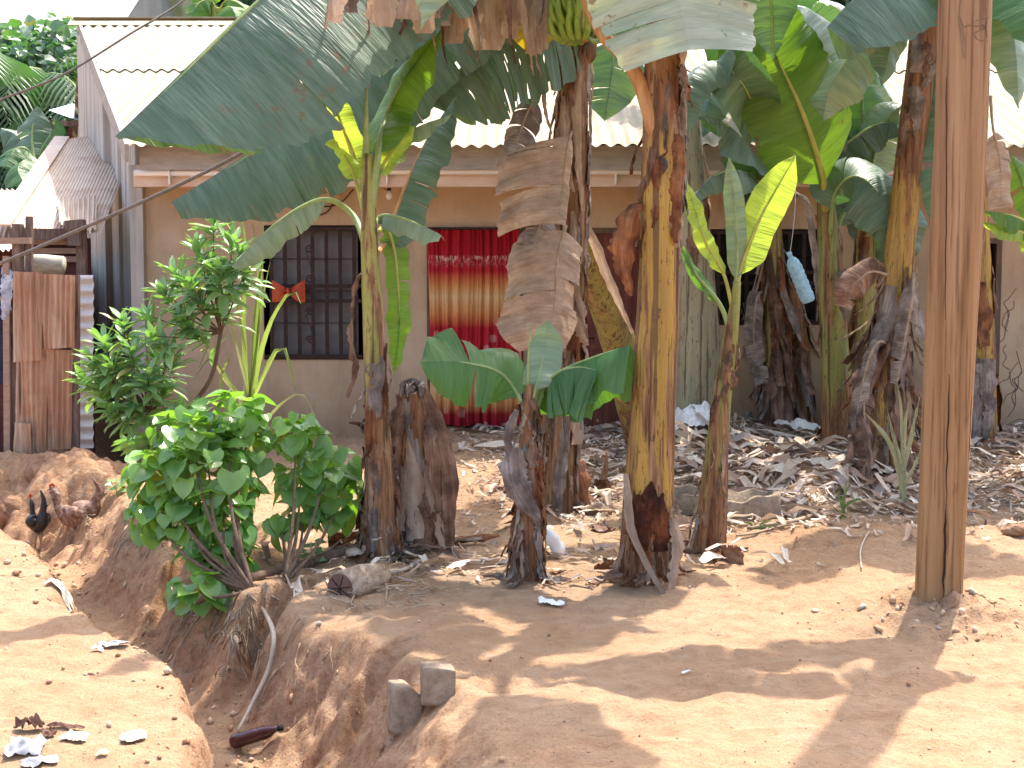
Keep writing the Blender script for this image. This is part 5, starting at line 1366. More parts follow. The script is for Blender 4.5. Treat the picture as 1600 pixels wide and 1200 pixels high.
CLW = simple("cloth_white_blue", [(0.08, 0.10, 0.20), (0.35, 0.38, 0.48), (0.62, 0.62, 0.62)], 14, .85); CLN = simple("cloth_navy", [(0.015, 0.015, 0.04), (0.05, 0.05, 0.11)], 9, .9)
m = MB()
ribbon(m, pp((8, 416, 11.42), (10, 450, 11.38), (8, 500, 11.4)), .11, (0, -1, 0), .4, .2, 5, 20, .25, (.5, 1, .9, .8, .5)); tag(m.build("hanging_cloth", CLW, None, True), "white and blue cloth hung on the rail at the far left", "cloth")
m = MB()
ribbon(m, pp((0, 418, 11.55), (0, 500, 11.52), (2, 600, 11.55)), .17, (0, -1, 0), .4, .2, 6, 20, .12, (.8, 1, 1, .9, .8)); tag(m.build("hanging_cloth", CLN, None, True), "navy cloth hanging behind the white and blue one", "cloth")


def rock(name, c0, s, seed, m_, label, cat, amp=.22, sub=4, box=0.0):
    import bmesh
    bm = bmesh.new(); bmesh.ops.create_icosphere(bm, subdivisions=sub, radius=1)
    rs = np.random.RandomState(seed); o = rs.uniform(0, 50, 3)
    V = np.array([v.co[:] for v in bm.verts]); Fc = [[v.index for v in f.verts] for f in bm.faces]; bm.free()
    if box: mx = np.abs(V).max(1)[:, None]; V = V * (1 - box) + V / mx * box
    d = fbm(V[:, 0] * 1.6 + o[0] + V[:, 2], V[:, 1] * 1.6 + o[1] - V[:, 2] * .7, 5, seed)
    d2 = fbm(V[:, 0] * 7 + o[0] + V[:, 2] * 5, V[:, 1] * 7 + o[1] - V[:, 2] * 4, 3, seed)
    V = V * (1 + amp * d * 1.6 + amp * .3 * d2)[:, None] * np.array(s) + np.array(c0)
    o = new_obj(name, V, Fc, m_, None)
    return tag(o, label, cat)


EARTH = simple("earth_clod", [(0.17, 0.09, 0.055), (0.28, 0.16, 0.10), (0.40, 0.26, 0.17)], 7, .95, .1, (1, 1, 1.6), .9, .03)
STONE = simple("stone_tan", [(0.34, 0.22, 0.15), (0.50, 0.36, 0.26), (0.62, 0.50, 0.40)], 9, .9, .2, (1, 1, 1), .6, .02)
rock("earth_boulder", P(74, 742, 11.1), (.19, .18, .17), 3, EARTH, "rounded brown earth boulder under the rusty fence", "boulder", .2)
rock("earth_block", P(124, 724, 11.15), (.065, .09, .12), 4, EARTH, "square brown earth block right of the rounded boulder under the fence", "block", .06, 4, .7)
rock("earth_boulder", P(8, 800, 10.8), (.16, .18, .14), 5, EARTH, "half-seen earth boulder at the left edge behind the hens", "boulder", .25)
rock("stone", G(1207, 738, .02), (.055, .05, .032), 6, STONE, "smooth tan stone on top of the red earth mound", "stone", .08)
rock("stone", G(553, 868, .01), (.05, .05, .03), 7, STONE, "flat tan stone at the foot of the cut stump", "stone", .1)
rock("stone", G(1274, 956, .004), (.02, .018, .009), 10, STONE, "lone little grey stone on the bare sunlit earth left of the pole", "stone", .15)
rock("stone", G(1590, 835, .02), (.09, .06, .035), 12, EARTH, "dark stone at the right edge of the yard", "stone", .2)

# concrete lumps
def block(name, px, py, s, rz, tilt, seed, label, sink=.02):
    c0 = G(px, py); import bmesh
    bm = bmesh.new(); bmesh.ops.create_cube(bm, size=1); bmesh.ops.subdivide_edges(bm, edges=bm.edges[:], cuts=9, use_grid_fill=True)
    V = np.array([v.co[:] for v in bm.verts]); Fc = [[v.index for v in f.verts] for f in bm.faces]; bm.free()
    r_ = (np.abs(V) ** 8).sum(1) ** (1 / 8) * 2; V = V / (1 + .10 * (np.maximum(r_ - 1, 0)))[:, None]
    V = V * np.array(s)
    V += .007 * np.stack([fbm(V[:, 1] * 30 + seed, V[:, 2] * 30, 3, seed), fbm(V[:, 0] * 30, V[:, 2] * 30, 3, seed + 1), fbm(V[:, 1] * 30, V[:, 0] * 30, 3, seed + 2)], 1)
    # a broken top corner
    k = np.clip((V[:, 0] / s[0] + V[:, 2] / s[2] - .55), 0, 1); V[:, 2] -= k * s[2] * .5 * (1 if seed % 2 else .25)
    R_ = (Matrix.Rotation(rz, 3, 'Z') @ Matrix.Rotation(tilt, 3, 'Y') @ Matrix.Rotation(-.08, 3, 'X'))
    V = (np.array(R_) @ V.T).T + c0 + np.array([0, 0, s[2] / 2 - sink])
    o = new_obj(name, V, Fc, CONCRETE, None, None, True)
    return tag(o, label, "concrete block")
block("concrete_block", 684, 1090, (.125, .16, .145), .15, .02, 2, "upright grey concrete lump, the right one of two in the foreground earth")
block("concrete_block", 632, 1118, (.115, .14, .19), .3, .10, 3, "lower slanting grey concrete lump leaning on its upright neighbour", .07)

# hollow concrete blocks behind the thin sucker
def hollow(px, py, rz, label, seed):
    c0 = G(px, py); m = MB(); L, W, H, t_ = .40, .20, .17, .035; n_ = 40; V = []; Fc = []
    def per(k, l, w):
        a = k / n_ * 6.283; c_, s_ = math.cos(a), math.sin(a); q = (abs(c_) ** 6 + abs(s_) ** 6) ** (-1 / 6); return (l / 2 * c_ * q, w / 2 * s_ * q)
    rs = np.random.RandomState(seed)
    for ring, (l, w, z) in enumerate(((L * 1.02, W * 1.02, 0), (L, W, H * .5), (L * .99, W * .98, H), (L - 2 * t_, W - 2 * t_, H), (L - 2.3 * t_, W - 2.3 * t_, H * .15))):
        for k in range(n_):
            x_, y_ = per(k, l, w); zz_ = z - (.05 * max(0, math.sin(k / n_ * 6.283 * 1 - 2.2)) + .012 * math.sin(k * 1.1 + seed) if ring in (2, 3) else 0)
            V.append((x_ * math.cos(rz) - y_ * math.sin(rz) + c0[0] + rs.uniform(-.004, .004), x_ * math.sin(rz) + y_ * math.cos(rz) + c0[1], zz_ + c0[2] - .02))
    for r_ in range(4):
        for k in range(n_): k2 = (k + 1) % n_; Fc.append((r_ * n_ + k, r_ * n_ + k2, (r_ + 1) * n_ + k2, (r_ + 1) * n_ + k))
    Fc.append(tuple(4 * n_ + k for k in range(n_)))
    m.add(V, Fc); return tag(m.build("hollow_block", CONCRETE, None, True), label, "concrete block")
hollow(1168, 806, .12, "worn hollow concrete block right of the thin sucker's foot", 2)
hollow(1082, 800, -.3, "worn hollow concrete block between the yellow stem and the thin sucker", 5)

# sawn log end in the bank
g = G(531, 932)
lg = thing("log", "sawn log lying in the bank with its cracked end facing out", "log", g)
c0 = g + np.array([0, .02, .035]); ax_ = np.array([.42, .90, -.04]); ax_ /= np.linalg.norm(ax_)
v_, f_, uv_ = tube_geo([c0, c0 + ax_ * .04, c0 + ax_ * .2, c0 + ax_ * .42], [.078, .084, .086, .06], 26, True, lambda a, L: 1 + .05 * math.sin(3 * a + 1) + .03 * math.sin(7 * a) - .10 * max(0, math.sin(a + 2)) ** 4)
m = MB(); m.add(v_, f_, uv_); m.build("wood", simple("log_grey", [(0.22, 0.14, 0.10), (0.38, 0.28, 0.20), (0.55, 0.45, 0.34)], 9, .9, .2, (3, 1, 3), .7, .02), lg, True)
m = MB(); s1 = np.cross(ax_, [0, 0, 1]); s1 /= np.linalg.norm(s1); s2 = np.cross(s1, ax_)
ring = [c0 - ax_ * .003 + (s1 * math.cos(a) + s2 * math.sin(a)) * .074 for a in np.linspace(0, 6.283, 27)[:-1]]
m.add([c0 - ax_ * .004] + ring, [(0, k + 1, (k + 1) % 26 + 1) for k in range(26)]); m.build("cut_face", simple("log_end", [(0.11, 0.06, 0.045), (0.19, 0.11, 0.08)], 14, .9), lg)
m = MB()
for k, a in enumerate((.2, 1.3, 2.4, 3.3, 4.2, 4.9, 5.7)): m.bar(c0 - ax_ * .005, c0 - ax_ * .005 + (s1 * math.cos(a) + s2 * math.sin(a)) * .066, .004, .004)
m.build("crack", VOID, lg)

# ------------------------------------------------------------------ bottles and refuse
def lathe(c0, axis, prof, n=20, sq=None):
    axis = np.asarray(axis, float); axis /= np.linalg.norm(axis)
    return tube_geo([np.asarray(c0) + axis * a for a, r in prof], 1, n, True)[1], prof
def bottle(name, c0, axis, prof, m_, label, cat, cap=None, band=None):
    axis = np.asarray(axis, float); axis /= np.linalg.norm(axis); c0 = np.asarray(c0, float)
    ref = np.array([0, 1, 0]) if abs(axis[1]) < .8 else np.array([1, 0, 0]); u = np.cross(axis, ref); u /= np.linalg.norm(u); w = np.cross(axis, u)
    def lat(pr, n=22):
        V = []; Fc = []
        for a, r in pr:
            for k in range(n): t_ = 6.283 * k / n; V.append(c0 + axis * a + (u * math.cos(t_) + w * math.sin(t_)) * r * (1 + .02 * math.sin(3 * t_ + a * 60)))
        for i in range(len(pr) - 1):
            for k in range(n): k2 = (k + 1) % n; Fc.append((i * n + k, i * n + k2, (i + 1) * n + k2, (i + 1) * n + k))
        Fc.append(tuple(range(n))[::-1]); Fc.append(tuple((len(pr) - 1) * n + k for k in range(n))); return V, Fc
    th2 = thing(name, label, cat, c0)
    V, Fc = lat(prof); new_obj("bottle_body", V, Fc, m_, th2)
    if cap: V, Fc = lat(cap); new_obj("cap", V, Fc, band or m_, th2)
    return th2
BLUE = simple("bottle_blue", [(0.16, 0.34, 0.46), (0.27, 0.47, 0.60), (0.40, 0.60, 0.70)], 26, .3, .5, (1, 1, 1), .9, .015)
top = P(1234, 398, 9.9); bot = P(1264, 472, 9.9); ax_ = bot - top; L_ = np.linalg.norm(ax_)
hb = bottle("water_bottle", top, ax_, [(.0, .016), (.02, .017), (.03, .03), (.06, .046)] + [(.08 + k * .02, .050 + (.003 if k % 2 else -.002)) for k in range(int((L_ - .10) / .02))] + [(L_ - .01, .048), (L_, .038)], BLUE,
            "blue ribbed plastic water bottle hanging by a string among the stems", "bottle", [(-.022, .014), (-.02, .019), (.0, .019), (.002, .016)])
m = MB(); m.tube(spline([top, P(1238, 370, 9.9), P(1242, 330, 9.95), P(1243, 290, 10.1), P(1240, 240, 10.2)], 20), .0025, 5); m.build("string", simple("string", [(0.3, 0.3, 0.32), (0.5, 0.5, 0.5)], 20), hb)
BRB = simple("bottle_brown", [(0.025, 0.006, 0.008), (0.07, 0.018, 0.02)], 12, .12, .6, bump=.3)
a = G(364, 1172, .035); b = G(436, 1152, .035); ax_ = b - a; L_ = float(np.linalg.norm(ax_))
bottle("brown_bottle", a, ax_, [(0, .026), (.01, .033), (.05, .034), (.055, .031), (L_ * .55, .033), (L_ * .6, .030), (L_ * .66, .032), (L_ * .8, .026), (L_ * .92, .013), (L_, .012)], BRB, "dark brown plastic bottle lying in the bottom of the gully", "bottle",
       [(L_, .015), (L_ + .016, .015)], DARK)
g = G(868, 872, .03)
m = bottle("white_bottle", P(852, 824, g[1]), P(880, 872, g[1]) - P(852, 824, g[1]), [(0, .010), (.02, .016), (.05, .036), (.09, .042), (.10, .034), (.13, .040), (.16, .036), (.18, .02)], WHITEP, "crushed white plastic bottle leaning at the foot of the ragged sucker", "bottle")


def crumple(name, px, py, sx, sy, h, seed, m_, label, cat, rz=0, lift=.01, n=16, Y=None):
    c0 = G(px, py, lift) if Y is None else P(px, py, Y); u = np.linspace(-1, 1, n); U, W = np.meshgrid(u, u)
    r_ = 1 - .25 * np.abs(fbm(U * 1.5 + seed, W * 1.5, 3, seed)); x_ = U * sx / 2 * r_; y_ = W * sy / 2 * r_
    z_ = h * (np.abs(fbm(U * 1.7 + seed * 3, W * 1.7, 3, seed)) * .9 + .25 * (1 - np.maximum(np.abs(U), np.abs(W))))
    x_ += sx * .08 * fbm(U * 3, W * 3 + seed, 3, 5)
    V = np.stack([x_ * math.cos(rz) - y_ * math.sin(rz) + c0[0], x_ * math.sin(rz) + y_ * math.cos(rz) + c0[1], z_ + c0[2]], -1).reshape(-1, 3)
    if Y is None: V[:, 2] += gh(V[:, 0], V[:, 1]) - c0[2] + lift
    Fc = [(j * n + i, j * n + i + 1, (j + 1) * n + i + 1, (j + 1) * n + i) for j in range(n - 1) for i in range(n - 1)]
    return tag(new_obj(name, V, Fc, m_, None, None, seed % 2 == 0), label, cat)
GREYP = simple("grey_foil", [(0.22, 0.22, 0.24), (0.42, 0.42, 0.43)], 9, .35, .5); BRCARD = simple("brown_wrap", [(0.12, 0.06, 0.04), (0.24, 0.13, 0.09)], 9, .8); CREAM = simple("cream_scrap", [(0.62, 0.56, 0.42), (0.76, 0.71, 0.58)], 6, .7)
crumple("plastic_bag", 1082, 668, .32, .26, .20, 5, WHITEP, "crumpled white plastic bag on the litter behind the yellow stem", "plastic bag", 0, .07)
crumple("litter_bag", 1114, 652, .26, .2, .24, 7, simple("bag_pale", [(0.40, 0.33, 0.28), (0.62, 0.55, 0.50)], 8, .6), "dirty beige bag on the heap above the white plastic bag", "bag", 0, .10)
crumple("paper_scrap", 1246, 696, .22, .40, .10, 6, WHITEP, "flat white paper scrap in the litter below the hanging bottle", "scrap", .5, .15)
crumple("foil_wrapper", 42, 1172, .13, .12, .06, 8, GREYP, "crumpled grey foil wrapper at the bottom left", "wrapper")
crumple("foil_wrapper", 62, 1192, .12, .06, .02, 12, GREYP, "flat grey foil strip below the crumpled wrapper", "wrapper", .3)
crumple("brown_wrapper", 46, 1142, .10, .05, .09, 9, BRCARD, "brown folded wrapper behind the grey foil", "wrapper", .2)
crumple("brown_wrapper", 103, 1141, .14, .022, .015, 13, BRCARD, "narrow brown strip right of the foil wrapper", "wrapper", -.05)
crumple("brown_wrapper", 76, 1152, .05, .04, .03, 15, BRCARD, "little brown flap between the foil and the brown strip", "wrapper", .6)
crumple("shell_piece", 862, 946, .13, .05, .035, 16, WHITEP, "curved pale green shell-like shard on the bare earth", "shard", .15)
crumple("paper_scrap", 208, 1158, .09, .09, .03, 10, CREAM, "rounded cream scrap at the brink of the left earth block", "scrap", .2)
crumple("paper_scrap", 116, 1158, .09, .06, .03, 14, CREAM, "folded cream scrap right of the grey foil", "scrap")
crumple("paper_scrap", 160, 1180, .04, .03, .015, 18, CREAM, "smallest cream scrap near the bottom left", "scrap")
crumple("paper_scrap", 176, 1012, .14, .05, .03, 22, GREYP, "greyish scrap on the gully floor", "scrap", .1)
crumple("paper_scrap", 152, 1018, .05, .04, .03, 24, WHITEP, "white scrap beside the greyish one on the gully floor", "scrap", .1)
crumple("rag_strip", 92, 918, .14, .05, .03, 26, CREAM, "cream rag strip trailing into the gully, upper piece", "rag", .3)
crumple("rag_strip", 100, 934, .10, .03, .02, 28, CREAM, "cream rag strip, lower piece by the gully edge", "rag", -.6)
crumple("cardboard_piece", 940, 830, .15, .12, .05, 30, BRCARD, "brown cardboard piece left of the yellow stem's foot", "cardboard", .4)
crumple("foil_speck", 1072, 1054, .035, .02, .008, 32, WHITEP, "tiny shiny speck on the shaded sand in the middle foreground", "scrap")

# ------------------------------------------------------------------ sticks and roots
ROOT = simple("root_pale", [(0.40, 0.31, 0.23), (0.58, 0.48, 0.38)], 12, .8, .2, (1, 1, 1))
ROOTD = simple("root_brown", [(0.12, 0.075, 0.05), (0.26, 0.17, 0.115)], 12, .9, .2, (3, 3, 1), .8, .02)
def stick(pxs, r, m_, name, label, cat, dz=.01, hang=None):
    q = []
    for k, p in enumerate(pxs):
        q.append(G(p[0], p[1], dz) if len(p) == 2 else P(*p))
    m = MB(); m.tube(spline(q, 40), r, 8); return tag(m.build(name, m_, None, True), label, cat)
a = G(385, 940); 
stick([(388, 942), (412, 968), (428, 1010), (420, 1060), (398, 1110), (372, 1158)], [.006, .010, .012, .012, .011, .008], ROOT, "bent_root", "long pale bent root arching down the gully side to the bottle", "root", .045)
stick([(562, 862), (520, 872), (470, 888), (430, 898), (380, 912), (330, 935), (285, 960)], [.035, .03, .026, .026, .024, .018], ROOTD, "root", "thick brown root running along the lip of the gully from the slender plant", "root", .015)
g0 = G(455, 892)
stick([(455, 892, g0[1]), (432, 900, g0[1] - .1), (418, 940, g0[1] - .18), (414, 985, g0[1] - .22)], [.02, .018, .015, .006], ROOTD, "root", "brown root hanging over the gully edge beside the pale one", "root")
for k, (q, r, lb) in enumerate(((((1168, 830), (1200, 824), (1240, 818), (1280, 806), (1296, 800)), [.009, .012, .014, .01], "forked dry branch lying right of the thin sucker, lowest of three"),
                               (((1205, 795), (1235, 812), (1262, 826)), [.012, .013, .012], "straight peeled stick crossing the forked branch"),
                               (((1245, 788), (1275, 808), (1300, 822)), [.010, .012, .012], "short peeled stick beside the grass tuft"),
                               (((1150, 842), (1180, 838), (1215, 828), (1250, 822)), [.006, .008, .006], "thin reddish twig in front of the hollow block"),
                               (((1346, 892), (1344, 868), (1350, 848), (1358, 835)), [.005, .006, .004], "thin pale twig on the sand left of the pole"),
                               (((540, 915), (580, 905), (630, 895), (655, 880)), [.012, .012, .009], "pale stick behind the sawn log"),
                               (((515, 938), (545, 946), (560, 930), (600, 922)), [.005, .006, .004], "thin curled root by the sawn log's face"),
                               (((700, 888), (760, 886), (800, 884)), [.004, .004, .003], "straight straw left of the ragged sucker"),
                               (((385, 838), (390, 815), (388, 790)), [.012, .014, .010], "short whitened stick standing under the broad-leaved shrub"),
                               (((600, 905), (604, 925), (603, 945)), [.006, .007, .004], "small grey forked twig below the log sticks"))):
    stick(q, r, ROOT if k in (1, 2, 4, 5, 8) else TWIG, "stick", lb, "stick", .015)
# fine rootlets on the cut bank
m = MB(); rs = random.Random(12)
for k in range(150):
    x_, y_ = rs.choice(((rs.uniform(300, 520), rs.uniform(900, 1060)), (rs.uniform(270, 400), rs.uniform(930, 1000)), (rs.uniform(540, 700), rs.uniform(880, 950)), (rs.uniform(100, 240), rs.uniform(800, 850))))
    g = G(x_, y_, .015); q = [g]
    for j in range(4): g = g + np.array([rs.uniform(-.05, .05), rs.uniform(-.06, .02), 0]); g[2] = gz(g[0], g[1]) + .012 + rs.uniform(0, .02); q.append(g)
    m.tube(spline(q, 10), [.004, .0035, .0015], 4)
o = m.build("rootlets", TWIG, None, True); o['kind'] = 'stuff'; o['label'] = "fine dry rootlets tangled over the cut bank"

# ------------------------------------------------------------------ litter of dried leaves (countless)
rs = np.random.RandomState(44)
PAL = 1.25 * np.array([(0.52, 0.40, 0.30), (0.60, 0.50, 0.40), (0.36, 0.24, 0.17), (0.20, 0.12, 0.085), (0.42, 0.35, 0.31), (0.68, 0.60, 0.50), (0.28, 0.22, 0.20)])
m = MB(); cnt = 0
def dens(x, y):
    d = sst(8.2, 9.6, y) * sst(-1.2, 0.1, x) * (0.35 + .65 * sst(-.2, 1.0, x))
    d = max(d, .75 * math.exp(-((x - .4) / .8) ** 2 - ((y - 10.2) / 1.2) ** 2), .45 * math.exp(-((x + .2) / 1.0) ** 2 - ((y - 7.75) / .5) ** 2), .35 * math.exp(-((x - 1.9) / 1.1) ** 2 - ((y - 8.6) / .35) ** 2), .9 * math.exp(-((x - 2.2) / 1.1) ** 2 - ((y - 10.9) / .7) ** 2))
    return d
while cnt < 7800:
    x_, y_ = rs.uniform(-1.6, 5.2), rs.uniform(7.0, 12.9)
    if rs.uniform() > dens(x_, y_): continue
    cnt += 1
    hp_ = math.exp(-((x_ - 2.0) / .9) ** 2 - ((y_ - 10.7) / .6) ** 2); big_ = rs.uniform() < .08 + .35 * hp_; L_ = rs.uniform(.15, .45) if big_ else rs.uniform(.03, .17); w_ = rs.uniform(.03, .07) if big_ else rs.uniform(.006, .022)
    a = rs.uniform(0, 6.283); lift = rs.exponential(.012) + (.02 if big_ else .004); heap = .06 * math.exp(-((x_ - 2.3) / 1.0) ** 2 - ((y_ - 10.8) / .6) ** 2) * rs.uniform(0, 2.2)
    q = []; bend = rs.uniform(-.8, .8); hx, hy = x_, y_
    ks = 5; V = []; Fc = []
    tl_ = rs.uniform(-.5, .5)
    for k in range(ks):
        u = k / (ks - 1); z_ = lift + heap + rs.uniform(0, .012) + (.05 * math.sin(u * 3.1) * rs.uniform(.2, 1) if big_ else 0) + (.03 * u if rs.uniform() < .1 else 0)
        ww = w_ * (1 - abs(u - .45) * 1.1) * .5 + .002
        nx_, ny_ = -math.sin(a), math.cos(a)
        V.append((hx + nx_ * ww, hy + ny_ * ww, z_ + tl_ * ww)); V.append((hx, hy, z_ - ww * .35)); V.append((hx - nx_ * ww, hy - ny_ * ww, z_ - tl_ * ww))
        hx += math.cos(a) * L_ / (ks - 1); hy += math.sin(a) * L_ / (ks - 1); a += bend * .35
    V = np.array(V); q.append(V)
    for k in range(ks - 1):
        for j in range(2): b_ = k * 3 + j; Fc.append((b_, b_ + 1, b_ + 4, b_ + 3))
    col = PAL[rs.choice(7, p=[.22, .22, .15, .13, .12, .1, .06])] * rs.uniform(.7, 1.15)
    V[:, 2] += gh(V[:, 0], V[:, 1]) if False else 0
    m.add(V, Fc, V[:, :2] * 3, col)
vv = np.concatenate(m.v); vv[:, 2] += gh(vv[:, 0], vv[:, 1])
t = NT("litter"); cc = t.attr("Col"); c = t.mix(t.ramp(t.noise(t.tc.outputs["Object"], 60, 3), [(0.32, 0.35), (0.5, 0.0)]), cc, (0.18, 0.12, 0.09)); LITM = t.fin(c, .8, .2, None, .15, c)
o = new_obj("leaf_litter", vv, m.f, LITM, None, None, False, np.concatenate(m.c)); o['kind'] = 'stuff'; o['label'] = "litter of dried banana leaves and straw covering the yard"

# crumbs of earth and gravel
m = MB(); rs = np.random.RandomState(45); ico = [(0, 0, 1), (.9, 0, .3), (.28, .85, .3), (-.72, .53, .3), (-.72, -.53, .3), (.28, -.85, .3), (.3, .2, -.4), (-.4, 0, -.4)]
fi = [(0, 1, 2), (0, 2, 3), (0, 3, 4), (0, 4, 5), (0, 5, 1), (1, 6, 2), (2, 6, 3), (3, 6, 7), (3, 7, 4), (4, 7, 5), (5, 7, 6), (5, 6, 1)]
ico = np.array(ico)
for k in range(3800):
    if k < 2600: x_, y_ = rs.uniform(-3.6, 4.2), 4.3 + rs.uniform(0, 1) ** 1.3 * 5.5
    elif k < 3600: i = rs.randint(1, len(GUL) - 3); q = GUL[i] + (GUL[i + 1] - GUL[i]) * rs.uniform(); x_, y_ = q[0] + rs.normal() * .28, q[1] + rs.normal() * .15
    else: x_, y_ = 2.0 + rs.normal() * .3, 6.3 + rs.normal() * .22
    s_ = min(.022, .002 + rs.exponential(.0018 if k < 2600 else (.005 if k < 3600 else .0055))); V = ico * s_ * rs.uniform(.7, 1.3, 3) * (1 + rs.uniform(-.2, .2, ico.shape)) + np.array([x_, y_, s_ * .2])
    m.add(V, fi, V[:, :2], np.array([(0.50, 0.31, 0.19), (0.58, 0.42, 0.29), (0.34, 0.19, 0.11), (0.44, 0.38, 0.32)][rs.choice(4, p=[.4, .3, .22, .08])]))
vv = np.concatenate(m.v); vv[:, 2] += gh(vv[:, 0], vv[:, 1])
t = NT("gravel"); GRM = t.fin(t.attr("Col"), .95, .1)
o = new_obj("gravel", vv, m.f, GRM, None, None, True, np.concatenate(m.c)); o['kind'] = 'stuff'; o['label'] = "loose crumbs of earth and small gravel"

# ------------------------------------------------------------------ shrubs
def leafmesh(kind):
    V = []; Fc = []; UV = []
    na, nb_ = 7, 4
    for i in range(na):
        u = i / (na - 1)
        if kind == 'heart': w = .52 * (math.sin(min(1, u * 1.0 + .16) ** .75 * math.pi) ** .8 if u < .98 else 0)
        else: w = .16 * math.sin(min(1, u * .96 + .03) * math.pi) ** .85
        for j in range(nb_ + 1):
            s = j / nb_ * 2 - 1
            back = -.10 * abs(s) if (kind == 'heart' and i == 0) else 0
            V.append((s * w, u + back, -.10 * u * u * 1.6 + abs(s) * w * .35 + .02 * math.sin(u * 9) * abs(s))); UV.append((u * .4, s * .15))
    for i in range(na - 1):
        for j in range(nb_): a = i * (nb_ + 1) + j; Fc.append((a, a + 1, a + nb_ + 2, a + nb_ + 1))
    return np.array(V), np.array(Fc), np.array(UV)


def foliage(items, kind):
    """items: (pos, tip direction, normal, size)"""
    V0, F0, U0 = leafmesh(kind); Vs = []; Fs = []; Us = []; Cs = []; n = 0; rs = np.random.RandomState(5)
    for p, d, nn, s in items:
        d = d / np.linalg.norm(d); nn = nn - (nn @ d) * d; nn /= np.linalg.norm(nn) + 1e-9; sd_ = np.cross(d, nn)
        Vs.append(np.asarray(p) + (V0[:, 0:1] * sd_ + V0[:, 1:2] * d + V0[:, 2:3] * nn) * s); Fs.append(F0 + n); Us.append(U0 + rs.uniform(0, 9)); n += len(V0)
        c_ = rs.uniform(); Cs.append(np.tile([c_, rs.uniform(), 0, 1], (len(V0), 1)))
    return np.concatenate(Vs), np.concatenate(Fs), np.concatenate(Us), np.concatenate(Cs)


def shrub_mat(name, d, l, y, tr, rough):
    t = NT(name); a = t.sep(t.attr("Col")); uv = t.tc.outputs["UV"]
    c = t.mix(a[0], d, l); c = t.mix(t.ramp(t.noise(t.tc.outputs["Object"], 9, 3), [(0.4, 0.0), (0.7, .5)]), c, l)
    c = t.mix(t.ramp(a[1], [(0.965, 0.0), (0.97, 0.9)], 'CONSTANT'), c, y)
    tc = t.mix(a[0], tr, tuple(q * 1.3 for q in tr)); tc = t.mix(t.ramp(a[1], [(0.965, 0.0), (0.97, 0.9)], 'CONSTANT'), tc, y)
    return t.fin(c, rough, .6, t.bump(t.noise(uv, 30, 2), .25, .004), .35, tc)
SHB = shrub_mat("shrub_broad", (0.06, 0.17, 0.05), (0.25, 0.40, 0.11), (0.45, 0.36, 0.05), (0.30, 0.60, 0.04), .22)
SHL = shrub_mat("shrub_lance", (0.13, 0.26, 0.11), (0.32, 0.46, 0.22), (0.40, 0.36, 0.12), (0.22, 0.46, 0.06), .4)

g = G(440, 905)
rs = np.random.RandomState(8)
S1 = thing("broadleaf_shrub", "bushy shrub with heart-shaped glossy green leaves growing on the gully lip", "shrub", g)
lobes = [(325, 690, 7.75, .34, .27, .62), (290, 770, 7.7, .27, .24, .30), (390, 660, 7.85, .20, .2, .18), (345, 820, 7.65, .22, .2, .22), (470, 690, 8.0, .24, .22, .26), (500, 755, 7.95, .22, .2, .28), (430, 780, 7.9, .16, .16, .22), (525, 800, 8.0, .13, .13, .14), (308, 915, 7.25, .13, .1, .10), (270, 700, 7.75, .16, .15, .16), (365, 875, 7.5, .12, .1, .12), (455, 820, 7.85, .15, .15, .16)]
lobes = [(300, 680, 7.7, .20, .18, .13), (365, 645, 7.8, .16, .16, .11), (325, 725, 7.6, .19, .16, .14), (255, 740, 7.75, .15, .15, .16), (385, 690, 7.8, .10, .14, .12), (290, 800, 7.65, .15, .14, .15), (350, 800, 7.55, .13, .12, .17), (330, 862, 7.5, .10, .10, .10), (378, 760, 7.7, .06, .1, .08),
         (462, 675, 7.95, .14, .15, .12), (512, 722, 8.0, .14, .15, .13), (470, 750, 7.9, .12, .13, .12), (530, 785, 8.0, .10, .11, .10), (475, 812, 7.85, .08, .1, .09), (437, 815, 7.8, .05, .08, .06), (308, 920, 7.25, .12, .1, .09), (370, 875, 7.5, .07, .08, .08), (235, 800, 7.7, .08, .1, .12)]
items = []
for (cx, cy, cY, rx, ry, rz_) in lobes:
    c0 = P(cx, cy, cY); n = int(10 + 58 * (rx * rz_) / .03)
    for k in range(n):
        d_ = rs.normal(size=3); d_[2] = d_[2] * .9 + .1; d_ /= np.linalg.norm(d_); r_ = rs.uniform(.55, 1.15)
        p = c0 + d_ * np.array([rx, ry, rz_]) * r_
        tip = d_ * np.array([.7, .7, .15]) + np.array([0, -.2, -.62 + .45 * max(0, d_[2])]) + rs.normal(size=3) * .28
        nn = d_ * .55 + np.array([0, -.25, 1.0]) + rs.normal(size=3) * .25
        items.append((p, tip, nn, rs.uniform(.07, .155)))
V, Fc, U, Cc_ = foliage(items, 'heart')
new_obj("foliage", V, Fc, SHB, S1, U, True, Cc_)
m = MB(); b0 = G(445, 905, -.02); b1 = G(395, 918, -.02)
for (cx, cy, cY, *_r) in lobes:
    e = P(cx, cy, cY); s_ = b0 if cx > 400 else b1; mid_ = (s_ + e) / 2 + np.array([-.05 if cx < 400 else .03, -.08, -.02]); m.tube(spline([s_, mid_, e], 14), [.013, .009, .004], 7)
m.tube(spline([b0, b1, P(340, 905, 7.35), P(300, 850, 7.5), P(275, 780, 7.7)], 24), [.022, .018, .014, .010, .005], 8)
m.build("branch", ROOTD, S1, True)

